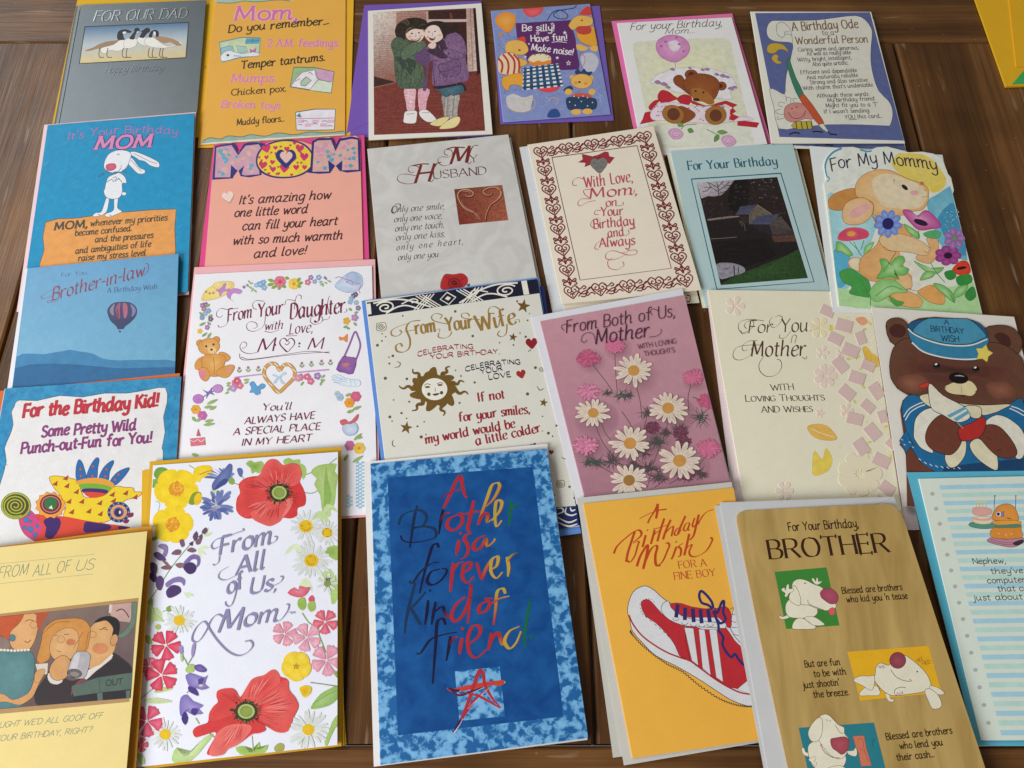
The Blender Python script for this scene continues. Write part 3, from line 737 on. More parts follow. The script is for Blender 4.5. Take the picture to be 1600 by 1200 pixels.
t.P('8fb3b8', "232,395 300,372 330,375 345,420 300,412 240,440", False, 'wash', line='47808c', lw=.8); t.P('9fbcb4', "360,372 440,380 455,420 380,435", False, 'wash', line='47808c', lw=.8)
t.P('d9dde0', "240,445 300,412 350,425 420,440 475,425 538,432 541,455 390,467 250,500", mat='wash', line='6f8a98', lw=.7)
t.E_('35302c', 293, 450, 12, 9); t.L('47667a', "340,455 400,458", 1); t.P('b06a92', "470,395 495,410 525,385 520,430 497,420 475,435", False)
t.part('sketch_picture')
t.P('93ad82', "830,548 1000,550 1160,585 1135,760 960,735 800,708", False, 'wash', line='3f7358', lw=1.4)
t.P('c596b4', "1010,556 1155,588 1146,665 1030,650", False, 'wash'); t.P('c9d3c0', "960,735 1030,655 1145,668 1133,755", False, 'wash')
t.P('dfd8de', "806,705 850,640 900,590 1000,570 1030,645 960,730", False, 'wash', line='70607a', lw=.7)
t.P('a8bba0', "890,665 930,625 975,655 925,700 885,695", False, line='365a4a', lw=1); t.L('47506a', "840,665 880,640", .8); t.L('47506a', "950,600 965,590 985,612", .9); t.L('4a705a', "1005,575 1025,640 1130,670", 1)
t.part('sketch_picture')
t.P('e0dbe2', "845,915 1000,890 1170,890 1160,1058 1000,1062 850,1060", False, 'wash', line='3a6458', lw=1.4)
t.L('b27a9c', "850,968 1165,962", 1.2)
for i in range(5): t.P('d3a9ba', [(860 + i * 62, 975 + 30 * (i % 2)), (915 + i * 62, 975 + 30 * (i % 2)), (910 + i * 62, 1004 + 30 * (i % 2)), (855 + i * 62, 1004 + 30 * (i % 2))], False, 'wash')
t.P('4f7d90', "850,945 880,920 892,960 870,955", False)
for a, b in ((860, 1020), (900, 990), (980, 1012), (1060, 990), (1100, 1028)): t.L('55606c', [(a, b), (a + 25, b - 5), (a + 45, b + 2)], 1)
t.part('lettering')
t.T('f0c3c4', 'Mom,', (343, 166), (852, 158), 112, w=3.4, serif=True)
t.T('c7699c', 'Mom,', (343, 166), (852, 158), 112, w=2.2, serif=True)
K = '3b3122'
line_list(t, K, [('Do you remember...', (295, 266), (1112, 196)), ('Temper tantrums.', (400, 562), (1080, 492))], 60, w=1.8, serif=True, bounce=.8, slant=.1)
line_list(t, K, [('Chicken pox.', (318, 780), (765, 746)), ('Muddy floors...', (365, 1022), (750, 990))], 50, w=1.6, serif=True, bounce=.6)
for txt, p0, p1, h in (('2 A.M. feedings.', (610, 380), (1195, 380), 60), ('Mumps.', (315, 670), (680, 668), 65), ('Broken toys', (235, 876), (715, 890), 58)):
    t.T('f2c9b8', txt, p0, p1, h, w=3.0, serif=True, bounce=.5); t.T('cf7398', txt, p0, p1, h, w=1.7, serif=True, bounce=.5)

# ---------------------------------------------------------------- photo card: two hugging children
t = cC; t.view(540, 0, 5.4545)
t.part('photograph')
t.P('6a3029', "236,106 1109,68 1190,1114 243,1150", False, 'photo')
pic = t.order[-1]
t.R("237,106 432,101 430,700 240,742", 'cfc6bc', 'c9b6a8', '8f5a4c', '7d453c', mat='photo')
for i in range(26):
    y = 300 + i * 16; t.L('8a5348', [(240 + rnd.uniform(0, 60), y + 10), (330 + rnd.uniform(-40, 40), y + 4), (418, y)], .5)
t.R("432,101 695,93 700,300 430,330", 'b08a7c', 'a87d70', '8a564b', '94665a', mat='photo')
for i in range(9): t.L('7a463d', [(434, 115 + i * 14), (690, 108 + i * 14)], .5)
t.P('3a1f1b', "705,95 1025,80 1040,580 900,600 700,300", False, 'photo'); t.P('2b1614', "1085,72 1108,70 1150,620 1120,640", False, 'photo')
t.P('b79c90', "686,95 704,94 706,200 690,200", False); t.P('c4aaa0', "700,165 1035,163 1036,186 700,190", False); t.P('6b3a34', "885,110 905,110 915,160 890,160", False)
t.R("1028,72 1086,71 1120,604 1040,612", 'b89a8e', 'a98a7e', 'c9b0a4', 'b49a8e', mat='photo'); t.L('7d5a50', "1062,75 1085,600", .8)
t.P('3a211d', "240,650 430,700 470,760 240,745", False, 'photo')
t.P('74352d', "241,745 430,700 1140,640 1188,1113 243,1149", False, 'photo')
t.L('9a6a5c', "243,745 430,702", 1)
for i in range(14): t.L('83463c', [(260 + rnd.uniform(0, 800), 800 + i * 24), (330 + rnd.uniform(0, 800), 806 + i * 24)], .8)
t.part('child_in_green_coat', parent=pic)
t.P('d9a9b4', "500,758 595,752 592,860 585,948 530,950 514,870", n=3, mat='photo', center='e0b9c0'); t.P('d3a0ae', "622,755 716,765 692,860 680,942 630,945", n=3, mat='photo')
t.P('e6e2df', "512,950 602,945 606,1000 590,1050 500,1046 496,1005", n=3, line='6b5a58', lw=.5); t.P('e0dcd9', "628,950 690,935 762,1000 770,1030 700,1040 642,1000", n=3, line='6b5a58', lw=.5)
t.L('8a807c', "520,975 590,965", .8); t.L('8a807c', "650,960 715,960", .8)
t.P('4a5a47', "385,375 430,315 490,305 540,350 600,380 665,345 685,375 690,420 640,470 610,500 660,560 672,640 665,745 560,757 470,750 435,700 415,600 410,480", n=3, mat='photo', center='5c6d58')
t.P('38453a', "430,480 560,500 600,540 560,640 520,600 470,560", n=3, mat='photo'); t.P('5a6b55', "470,440 520,385 640,345 685,375 660,420 560,480 490,512", n=3, mat='photo', line='2f3a30', lw=.8)
for q in ("440,700 480,620 490,560", "540,740 575,640 590,570", "600,745 640,680 650,600", "400,400 450,430 500,420"): t.L('33402f', q, .9)
t.P('2e251d', "430,310 422,245 460,190 530,157 610,150 685,175 700,225 670,250 600,228 540,240 515,275 508,340 470,320", n=3, mat='photo')
t.P('e2c8b9', "513,285 545,250 600,233 650,250 672,285 655,332 620,356 570,346 530,332", n=3, center='ecd8cc')
t.P('6b3a35', "552,330 600,337 640,318 622,352 580,352", n=2); t.P('e9e0d8', "562,334 600,340 630,326 615,342 580,344", n=2)
t.E_('2a1c18', 565, 285, 9, 6); t.E_('2a1c18', 625, 280, 9, 6); t.P('2e251d', "515,290 535,250 600,225 660,245 640,252 590,245 545,262", n=2)
g = random.Random(2)
for i in range(34): a = g.uniform(2.9, 6.1); t.L('1c1510' if i % 3 else '5a4a3c', [(570 + 60 * math.cos(a), 250 + 40 * math.sin(a)), (565 + 100 * math.cos(a), 245 + 75 * math.sin(a)), (560 + 140 * math.cos(a) + g.uniform(-10, 10), 260 + 100 * math.sin(a))], .7, taper='both')
for i in range(40):
    x, y = g.uniform(425, 650), g.uniform(500, 740); t.L(('33402f', '6d7d66', '3d4b39')[i % 3], [(x, y), (x + g.uniform(-8, 20), y + g.uniform(20, 50)), (x + g.uniform(-10, 25), y + g.uniform(50, 80))] if y < 650 else [(x, y), (x + 10, y + 20)], .9, taper='both', mat='photo')
for i in range(16): x, y = g.uniform(410, 480), g.uniform(360, 480); t.L(('2f3a2c', '66775f')[i % 2], [(x, y), (x + 40, y + g.uniform(-10, 25))], .8, taper='both')
t.E_('d9a896', 548, 312, 16, 10, center='dba894', mat='photo'); t.E_('d9a896', 640, 305, 14, 9, mat='photo'); t.L('8a5f50', "596,285 600,305 590,312", .6)
t.part('child_in_purple_coat', parent=pic)
t.P('8f8a85', "818,820 886,828 882,1002 842,1002 832,920", n=3, mat='photo'); t.P('a49f98', "888,815 970,812 955,920 946,1002 886,1006", n=3, mat='photo')
t.P('d8c98e', "718,1055 800,1008 872,996 880,1012 830,1062 780,1076", n=3, line='7a6a40', lw=.5); t.P('dfd096', "800,1088 880,1022 960,993 976,1030 932,1085 830,1100", n=3, line='7a6a40', lw=.5)
t.P('3c5a66', "765,745 870,728 1000,715 1012,780 920,818 890,800 858,832 800,785", n=3, mat='photo', center='47707c')
t.P('2c1f2b', "745,740 870,722 985,700 1032,762 1010,772 985,722 800,760", n=2)
t.P('77567a', "690,400 740,385 800,370 860,290 930,275 1000,325 1030,430 1022,500 1052,640 1030,692 980,702 880,722 760,732 735,680 742,520 700,520", n=3, mat='photo', center='866588')
t.P('61456a', "588,480 640,432 700,415 725,500 705,600 690,760 655,757 690,600 655,545 608,532", n=3, mat='photo'); t.P('3f2c3c', "700,425 780,372 835,335 862,400 905,470 830,502 760,475 720,455", n=3, mat='photo')
t.P('7d5d7e', "830,430 900,420 1005,470 980,500 880,490", n=3, mat='photo', line='4a3348', lw=.8); t.P('725275', "788,560 870,530 962,508 982,600 930,652 832,642", n=3, mat='photo', line='46304a', lw=.9)
t.L('46304a', "740,520 760,730", .9); t.L('46304a', "800,610 880,600 965,560", .9)
t.P('2a201c', "668,255 690,200 760,178 840,188 870,230 940,205 958,262 900,285 862,300 842,335 820,262 790,224 720,213 690,240", n=3, mat='photo')
t.P('e8d2c4', "670,292 690,240 740,214 790,226 816,272 828,322 780,358 730,362 690,332", n=3, center='f0e0d6'); t.P('e3c9ba', "703,385 735,362 772,372 760,410 720,412", n=2)
t.P('6b3433', "708,320 740,325 768,312 755,342 725,345", n=2); t.P('eee6e0', "715,322 740,327 762,317 750,330", n=2); t.E_('2a1c18', 710, 272, 8, 5); t.E_('2a1c18', 762, 268, 8, 5)

for i in range(46):
    x, y = g.uniform(750, 1020), g.uniform(330, 690); t.L(('4f3854', '957698', '5c4562')[i % 3], [(x, y), (x + g.uniform(-20, 12), y + g.uniform(10, 30)), (x + g.uniform(-30, 14), y + g.uniform(30, 50))], .8, taper='both', mat='photo')
for i in range(26): a = g.uniform(3.0, 6.2); t.L('18110e' if i % 3 else '4a3a32', [(770 + 70 * math.cos(a), 245 + 40 * math.sin(a)), (775 + 105 * math.cos(a), 250 + 65 * math.sin(a))], .7, taper='both')
t.E_('dca99a', 700, 315, 14, 9, mat='photo'); t.E_('dca99a', 800, 300, 16, 11, mat='photo'); t.L('8a5f50', "738,275 742,298 732,305", .6); t.L('c9b7ac', "860,830 850,990", 1.2); t.L('77726e', "925,820 910,990", 1.2)

# ---------------------------------------------------------------- bear party card
t = cD; t.view(750, 0, 5.714)
t.part('background_print')
t.P('7c8aba', "104,100 978,36 1162,1018 214,1086", False, 'wash')
for i in range(170):
    u, v = rnd.uniform(.03, .97), rnd.uniform(.03, .97); x, y = bil([(104, 100), (978, 36), (1162, 1018), (214, 1086)], u, v); a = rnd.uniform(0, 3.14)
    t.L('a3add4' if i % 3 else '6674ab', [(x - 26 * math.cos(a), y - 26 * math.sin(a)), (x + 6, y + 4), (x + 26 * math.cos(a + .5), y + 26 * math.sin(a + .5))], .55)
t.P('b8b8c4', "900,500 1000,470 1060,540 1020,640 930,620", mat='wash'); t.P('bfbcbc', "235,870 300,840 390,870 470,850 460,930 440,990 330,1000 250,950", mat='wash')
t.L('c9a85a', "225,940 300,990 400,1000 480,960 490,900 440,880 390,910 400,950", 1.0); t.L('c9a85a', "610,900 650,870 700,890 680,940", 1); t.L('c25a66', "880,480 930,500 935,560 900,610", 1)
t.P('2d4b86', "603,1046 625,985 680,972 712,1010 708,1044"); t.L('26355c', "600,180 650,110 720,90 780,130 770,165 700,165 655,135 700,95 760,85 840,70 865,40", 1.3)
t.P('c9833a', "170,310 185,285 200,305 195,330")
t.part('balloon'); t.P('ec9330', "135,190 165,130 230,108 300,125 320,180 300,245 250,290 180,250", center='f2b85a'); t.L('c0702a', "245,285 255,310", 1.4)
t.part('balloon'); t.P('cf4650', "381,78 420,143 480,150 540,122 563,66 470,70", center='dd6a6c')
t.part('balloon'); t.P('cf3f46', "488,735 530,690 600,680 670,700 712,760 690,802 620,826 550,812 502,782", center='dc5a58')
t.part('text_panel')
t.P('592a61', "318,206 400,203 560,192 700,186 818,178 830,260 852,340 860,430 888,570 880,620 735,625 560,600 430,560 330,330", False, 'wash')
for x, y, r in ((645, 215, 18), (515, 297, 20), (757, 292, 20), (690, 516, 18), (790, 563, 26), (405, 507, 15), (437, 392, 12)): star(t, x, y, r, 'e3dbe0')
for x, y, r in ((645, 215, 9), (515, 297, 10), (790, 563, 13)): star(t, x, y, r, '592a61')
for txt, p0, p1 in (('Be silly!', (375, 276), (662, 278)), ('Have fun!', (455, 374), (778, 360)), ('Make noise!', (455, 450), (828, 492))): t.T('e6dfe2', txt, p0, p1, 56, w=1.7, bounce=1.0)
t.L('e6dfe2', "640,378 700,372 775,380", .9)
t.part('toy_bear'); Bc, Bd = 'dfb058', '8a5a2a'
t.P('c84038', "888,118 960,55 1002,92 992,132 905,132"); t.P(Bc, "795,215 850,150 920,138 1000,160 1005,212 960,232 880,236 835,270 800,245", line=Bd, lw=.5); t.E_('6b4a2a', 910, 182, 10, 7)
t.P('dc9c30', "862,280 900,240 985,236 1036,262 1046,400 960,402 880,352", line=Bd, lw=.5); t.P('b8433c', "868,240 980,236 990,290 930,310 868,290"); t.P(Bc, "860,400 910,400 965,430 920,456 870,440"); t.P(Bc, "980,420 1045,410 1048,455 1000,455")
t.part('toy_bear')
t.P('cf4636', "318,362 392,325 402,392"); t.P(Bc, "222,425 250,370 330,358 402,382 432,450 382,490 300,482 240,472", line=Bd, lw=.5); t.E_('6b4a2a', 352, 448, 12, 8)
t.P('e0a84a', "300,560 350,520 415,545 410,580 340,600 310,590", line=Bd, lw=.5); t.P('efd6ae', "155,570 180,495 250,468 330,490 350,560 362,640 280,668 170,650", line='7a3a2a', lw=.6)
for q in ("165,520 195,560 200,600 190,650", "205,485 245,540 255,600 245,662", "250,470 300,530 310,590 300,660", "300,485 345,540 350,610 345,650"): t.L('b03a35', q, 3.2)
t.P('e9a63c', "200,695 260,670 380,660 390,780 340,760 270,762 250,812 200,762", line=Bd, lw=.5)
t.part('checked_table')
t.P('e9e7e4', "386,602 698,566 745,768 380,806", False)
qd = [(386, 602), (698, 566), (745, 768), (380, 806)]
for i in range(6):
    for q in ([bil(qd, i / 6 + .02, 0), bil(qd, i / 6 + .1, 0), bil(qd, i / 6 + .1, 1), bil(qd, i / 6 + .02, 1)], [bil(qd, 0, i / 6 + .03), bil(qd, 1, i / 6 + .03), bil(qd, 1, i / 6 + .11), bil(qd, 0, i / 6 + .11)]): t.P('24446a' if i % 2 else '2f5878', q, False)
t.part('birthday_cake'); t.P('dd8232', "430,525 480,492 600,490 632,530 622,572 480,586 440,562"); t.P('ece0b4', "432,530 470,490 560,480 622,500 634,534 600,540 560,552 520,540 480,556 450,545"); 
for x, y in ((490, 490), (540, 482), (590, 490), (615, 512)): t.E_('c04a3a', x, y, 7)
t.part('toy_bear')
t.P('2b3f66', "846,640 880,618 900,642 930,612 955,642 1002,640 965,684 880,682"); t.E_(Bc, 825, 690, 24, 22); t.E_(Bc, 990, 695, 24, 22); t.E_(Bc, 908, 725, 96, 66, line=Bd, lw=.5); t.E_('d98a4a', 855, 740, 18, 14); t.E_('d98a4a', 945, 745, 18, 14); t.E_('4a3020', 888, 733, 12, 9)
t.P('c9553c', "820,850 900,830 985,848 985,892 835,896"); t.P('253f5e', "745,800 800,765 830,790 800,830 770,830"); t.P('253f5e', "770,880 850,862 1000,872 1042,900 1032,970 940,982 880,970 790,978", mat='wash')
for x, y in ((800, 910), (850, 940), (905, 905), (960, 945), (1005, 915)): t.E_('d9c8a0', x, y, 6)
for x, y in ((840, 860), (880, 872), (920, 858), (960, 872)): t.E_('efe0c0', x, y, 6)
t.E_(Bc, 790, 820, 34, 28); t.E_(Bc, 1000, 820, 32, 28); t.E_(Bc, 858, 1000, 46, 26); t.E_(Bc, 960, 995, 46, 26)

# ---------------------------------------------------------------- teddy with balloon card
t = cE; t.view(940, 0, 5.0)
t.part('background_print'); t.P('c6c7b2', "242,380 250,340 290,322 620,305 950,294 992,305 1010,340 1100,740 1195,1122 700,1150 400,1160 330,800", False, 'wash', center='cfcea8')
t.P('c9cabc', "340,985 1160,970 1195,1122 390,1150", False, 'wash')
t.part('lettering'); Kd = '4b4345'
t.T(Kd, 'For your Birthday,', (222, 236), (938, 202), 54, w=1.0, slant=.35); t.T(Kd, 'Mom...', (492, 268), (726, 258), 44, w=1.0, slant=.3)
t.part('balloon'); t.P('b978a8', "425,370 440,315 500,280 570,274 640,295 685,350 682,410 640,455 580,485 520,475 455,435", mat='wash', line='8a5a80', lw=.7, center='c995ba'); t.P('dccbd6', "525,330 580,315 615,350 600,390 560,400 530,370", mat='wash')
for x, y in ((585, 292), (605, 345), (465, 360), (500, 325), (640, 400)): t.P('9a5a90', [(x - 12, y), (x, y - 9), (x + 13, y + 2), (x, y + 9)], mat='wash')
t.L('8a5a80', "575,488 580,545", .7)
t.part('frilled_pillow'); t.P('d9d5d9', "380,645 440,580 500,560 560,535 640,530 700,522 780,535 850,535 930,560 1000,585 1060,685 1000,720 1020,772 880,765 700,725 600,725 520,692 470,660", mat='wash', line='9a8a9a', lw=.6)
for x, y, r in ((440, 640, 30), (490, 655, 30), (520, 680, 22), (555, 540, 22), (690, 530, 16), (790, 545, 18), (825, 540, 22), (900, 580, 22), (950, 590, 28), (985, 600, 20), (1010, 690, 26), (1040, 680, 22)): t.P('8f7490', [(x - r, y), (x, y - r * .5), (x + r, y + r * .3), (x, y + r * .6)], mat='wash')
t.part('teddy_bear'); B1, B2 = '7d4322', '4a2614'
t.P(B1, "560,620 580,592 620,588 648,625 665,680 700,725 690,742 620,690 575,660", line=B2, lw=.6); t.E_(B1, 700, 582, 50, 38, line=B2, lw=.6); t.E_(B2, 700, 580, 22, 18); t.E_(B1, 938, 672, 38, 34, line=B2, lw=.6); t.E_(B2, 930, 672, 16, 15)
t.P(B1, "640,645 680,592 760,574 860,590 918,640 912,720 872,782 800,792 740,772 690,742 652,692", center='8a5029', mat='wash', line=B2, lw=.6); t.P('96602f', "700,700 780,692 850,740 882,800 842,818 790,795 722,782", mat='wash')
t.E_('2a1610', 735, 712, 9, 7); t.E_('2a1610', 795, 722, 9, 7); t.E_('3a1c14', 740, 778, 26, 12)
t.part('red_ribbon'); Rr, Rd = 'ab2532', '6f1620'
for q in ("440,740 470,705 520,715 560,745 592,770 540,792 480,806 445,782", "590,770 640,738 700,755 696,800 650,836 610,802", "705,785 820,826 920,800 978,788 962,812 880,834 800,828 715,812", "975,788 1062,820 1022,842 1050,870 1020,890 1092,920 1082,940 1232,960 1212,996 1060,980 1062,950 990,930 1010,900 985,870 1030,842 968,812", "368,835 410,788 452,782 430,812 412,842 385,862", "338,880 380,870 402,920 414,946 298,970 322,930"): t.P(Rr, q, False if '1232' in q or '298' in q else True, 'wash', line=Rd, lw=.5)
t.part('spotted_dress'); t.P('d6c6ce', "380,905 400,850 450,810 560,800 750,832 985,832 1002,950 1100,905 1190,935 1080,945 900,962 740,960 560,940 420,942", mat='wash', line='93808c', lw=.5)
for i in range(60): x, y = rnd.uniform(400, 980), rnd.uniform(825, 945); t.E_('8d6f8c', x, y, 7, 5, n=7)
t.part('teddy_bear_paws'); t.P(B1, "600,830 700,860 735,900 690,945 600,965", mat='wash'); t.E_('94642e', 560, 893, 88, 70, 20, line=B2, lw=.6); t.E_('5f3423', 562, 892, 50, 48, 20, mat='wash'); t.E_('94642e', 892, 900, 84, 74, -10, line=B2, lw=.6); t.E_('5f3423', 892, 902, 48, 48, mat='wash')
t.part('rose')
for x, y in ((578, 1045), (992, 1100)):
    t.P('b88aa8', [(x - 60, y - 10), (x - 30, y - 42), (x + 25, y - 38), (x + 62, y), (x + 40, y + 35), (x - 20, y + 42)], mat='wash', center='d3b0c6'); spiral(t, x, y, 32, 1.6, '96688c', .7)
t.L('5a7a4a', "620,1010 660,975 740,970", 1); leaf(t, 670, 1010, 720, 1030, 20, '5f8246'); leaf(t, 590, 965, 640, 985, 18, '6b8c52'); t.L('5a7a4a', "820,1010 880,1040 920,1060", 1); leaf(t, 900, 1030, 985, 1035, 18, '6b8c52'); leaf(t, 915, 1050, 880, 1110, 20, '5f8246')

# ---------------------------------------------------------------- 'A Birthday Ode' cards
t = cF2; t.view(1160, 0, 4.8)
t.part('background_print'); t.P('5c6590', "330,1020 1205,1060 1228,1128 520,1098 262,1082", False, 'wash')
for a in ((320, 1075, 400, 1060), (620, 1085, 680, 1092)): t.L('23232f', [(a[0], a[1]), ((a[0] + a[2]) / 2, a[3] - 6), (a[2], a[3])], 2)
t = cF; t.view(1160, 0, 4.8)
t.part('background_print'); t.P('596393', "95,98 957,92 1213,1055 278,1027", False, 'wash')
t.part('scroll')
t.P('d6d5c8', "360,155 560,150 700,132 850,117 920,148 966,210 973,262 965,350 963,420 966,485 985,580 1022,680 1090,750 1117,795 1128,860 1110,935 1080,944 900,936 640,935 420,955 272,965 235,800 202,668 260,680 316,708 322,640 330,560 352,475 372,390 376,325 310,315 250,310 200,288 181,240 190,190 215,160 250,154", n=2, line='47486a', lw=.7)
for q in ("255,215 262,180 300,168 345,200 368,250 376,320", "255,215 265,260 300,282 320,262 345,255 372,270", "320,262 318,240 350,238"): t.L('55567a', q, .7)
t.part('moon'); t.P('c3a237', "184,372 200,335 250,324 310,340 344,388 310,372 272,372 240,398 200,396", line='8a7020', lw=.5); t.P('c3a237', "220,432 245,408 268,420 264,450 294,470 262,478 232,458", line='8a7020', lw=.5)
t.part('giant_pen'); t.P('3b7961', "335,460 355,430 362,470 405,590 462,708 428,740 375,625 340,510", n=2, line='2a4038', lw=.6); t.P('bb5430', "428,740 468,712 590,880 610,930 572,934 500,845", n=2, line='6a2c18', lw=.6); t.P('d6d2c0', "570,936 606,926 656,1002 600,968", False, line='4a4538', lw=.6); t.L('23232f', "640,985 660,1006", 1.6)
t.part('little_figure'); t.P('c4867e', "312,850 325,800 375,773 440,775 480,810 530,890 470,890 430,905 370,915 325,892", mat='wash', line='6a3d3a', lw=.7); t.L('5a2d2c', "345,840 372,880 420,888 460,865 475,825", .9); t.E_('3a2020', 372, 815, 5); t.E_('3a2020', 408, 803, 5)
for q in ("330,760 335,730 365,740 360,770", "390,765 380,740 410,738", "300,800 270,790 280,765 320,775", "310,860 260,850 250,830 290,820", "315,885 262,895 270,870", "330,740 322,715"): t.L('5d5d66', q, .7)
t.P('b9a63c', "365,945 390,915 520,905 530,965 420,970 385,960", False, line='33332a', lw=.6)
for x in (400, 440, 480, 515): t.L('2f2f28', [(x, 912), (x + 10, 968)], 1.4)
for q in ("350,1008 390,995 430,1000", "525,988 560,985 605,992", "655,1005 710,1010"): t.L('1f1f2c', q, 2.2)
t.part('lettering')
for txt, p0, p1, h in (('A Birthday Ode', (375, 232), (872, 208), 62), ('to a', (598, 263), (690, 262), 36), ('Wonderful Person', (402, 332), (945, 318), 54)): t.T('7d5f48', txt, p0, p1, h, w=1.3, slant=.15)
line_list(t, '4d4c49', [('Caring, warm and generous,', (418, 387), (870, 370)), ('As well as really able', (485, 417), (815, 406)), ('Witty, bright, intelligent,', (415, 462), (818, 444)), ('Also quite artistic.', (528, 496), (795, 484)), ('Efficient and dependable', (437, 557), (860, 540)), ('And naturally reliable', (485, 596), (868, 576)), ('Strong and also sensitive', (508, 632), (940, 612)), ('With charm that\'s undeniable.', (455, 676), (985, 648)), ('Although these words', (560, 732), (945, 718)), ('My birthday friend', (638, 766), (992, 752)), ('Might fit you to a \'T\'', (625, 806), (1015, 796)), ('If I wasn\'t sending', (612, 852), (950, 842)), ('YOU this card...', (768, 892), (1048, 882))], 28, w=1.3, slant=.15)
t.L('4d4c49', "800,898 860,895", .7)

# ---------------------------------------------------------------- turquoise rabbit card
t = cG; t.view(20, 170, 4.8)
t.part('background_print')
t.P('0e8fbd', "262,124 1362,40 1312,1370 70,1500", False, 'wash')
for i in range(75):
    x, y = rnd.uniform(130, 1340), rnd.uniform(70, 1180)
    if 640 < x < 1120 and 180 < y < 800: continue
    if 230 < x < 1200 and y > 760: continue
    t.L('6db4d3', [(x - 18, y + 12), (x + 18, y - 10)], .9, taper='both')
t.part('orange_note')
t.P('e29c52', "245,850 340,825 480,820 600,802 740,780 900,770 1050,757 1225,752 1215,900 1222,1060 1205,1250 190,1260 205,1150 235,1060 225,960", False, 'wash', line='5a482c', lw=1.1)
t.part('cartoon_rabbit'); W, Lk = 'e4e5ea', '3b4656'
t.P(W, "880,365 905,380 950,440 990,460 985,485 940,486 900,450 862,405", line=Lk, lw=.7); t.L('7d6a6a', "885,385 920,420 965,470", .8)
t.P(W, "870,330 905,320 960,335 1040,370 1092,400 1100,432 1080,440 1030,425 990,395 950,385 920,365 885,345", line=Lk, lw=.7); t.L('7d6a6a', "905,335 960,360 1030,395 1080,410", .8)
t.E_(W, 833, 637, 18, 13, line=Lk, lw=.5)
t.P(W, "700,672 722,675 706,765 682,790 640,806 598,806 622,780 665,770", line=Lk, lw=.6); t.P(W, "760,672 790,665 785,740 818,770 780,790 720,812 690,800 700,785 755,760", line=Lk, lw=.6)
t.P(W, "690,600 700,550 720,510 770,488 800,480 840,510 852,556 820,560 822,620 800,665 750,677 700,662 682,622", line=Lk, lw=.7)
t.P(W, "684,440 690,390 720,340 770,314 830,310 876,325 888,350 872,400 852,440 812,472 770,472 745,480 712,468", line=Lk, lw=.7)
t.part('nose', parent=t.order[-1]); t.P('bf3e63', "697,440 705,418 740,408 772,415 775,445 745,464 712,464", center='cf5a78')
t.part('cartoon_rabbit_lines')
for q in ("782,350 790,338 805,345", "700,470 730,478 780,478 815,440", "808,432 818,425", "700,552 740,530 760,545 800,520", "750,520 770,510 780,520 765,535", "790,520 820,550", "690,480 650,490", "690,488 640,510", "820,460 855,455", "825,470 860,480", "808,300 806,308", "640,790 655,800", "725,795 740,802"): t.L(Lk, q, .9)
t.part('lettering')
t.T('6a4a93', "It's Your Birthday", (412, 230), (1235, 190), 52, w=2.6, serif=True, bounce=1.6, bow=.5); t.T('a084bd', "It's Your Birthday", (412, 230), (1235, 190), 52, w=1.1, serif=True, bounce=1.6, bow=.5)
t.part('lettering', label='big pink outlined word MOM')
t.T('2b2a6a', 'MOM', (612, 303), (1035, 284), 90, w=5.2, serif=True, slant=.1); t.T('d581b4', 'MOM', (612, 303), (1035, 284), 90, w=3.2, serif=True, slant=.1)
t.part('verse'); Kb = '46391f'
t.T(Kb, 'MOM,', (310, 910), (555, 888), 54, w=3.4, serif=True)
line_list(t, Kb, [('whenever my priorities', (580, 880), (1158, 836)), ('become confused.', (465, 955), (890, 916)), ('and the pressures', (615, 1003), (1052, 968)), ('and ambiguities of life', (468, 1087), (1036, 1033)), ('raise my stress level', (490, 1142), (995, 1100))], 43, w=2.3, serif=True, bounce=.5)

# ---------------------------------------------------------------- MOM letters card
t = cH; t.view(300, 200, 5.333)
def mottled(t, outline, base, c1, c2, seed, n, x0, x1, y0, y1):
    t.P(base, outline, False, 'wash'); g = random.Random(seed)
    from mathutils.geometry import intersect_point_tri_2d
    P = pts_of(outline)
    def inside(x, y):
        r = False; j = len(P) - 1
        for i in range(len(P)):
            if (P[i][1] > y) != (P[j][1] > y) and x < (P[j][0] - P[i][0]) * (y - P[i][1]) / (P[j][1] - P[i][1]) + P[i][0]: r = not r
            j = i
        return r
    k = 0
    while k < n:
        x, y = g.uniform(x0, x1), g.uniform(y0, y1)
        if all(inside(x + a, y + b) for a, b in ((-26, 0), (26, 0), (0, 22), (0, -22))):
            k += 1; r = g.uniform(16, 27)
            t.P(c1 if k % 2 else c2, [(x + r * g.uniform(.6, 1.1) * math.cos(a), y + r * .8 * g.uniform(.6, 1.1) * math.sin(a)) for a in (0, .8, 1.6, 2.4, 3.1, 3.9, 4.7, 5.5)], mat='wash', n=2)
    return inside
NV = '272a6e'
t.part('letter_m')
t.P(NV, "160,432 172,300 188,152 240,140 342,124 362,140 386,206 432,132 470,122 545,116 600,132 640,150 590,240 580,392 480,412 405,402 385,352 348,402 342,420", False)
mottled(t, "190,412 203,165 240,155 330,143 384,228 446,148 556,135 574,165 550,250 562,385 440,396 414,386 436,312 384,360 326,308 318,410", 'c698aa', '63a3b4', 'd0a896', 3, 26, 190, 570, 135, 412)
t.part('letter_o')
t.P(NV, "532,275 545,210 590,155 660,118 760,98 860,105 940,135 995,190 1018,255 1005,320 950,375 870,408 770,420 670,412 590,380 545,330")
t.P('e3c438', "546,275 560,215 600,165 670,130 760,110 855,117 930,146 982,196 1003,255 990,315 940,363 862,396 770,406 676,398 602,368 558,322", mat='wash')
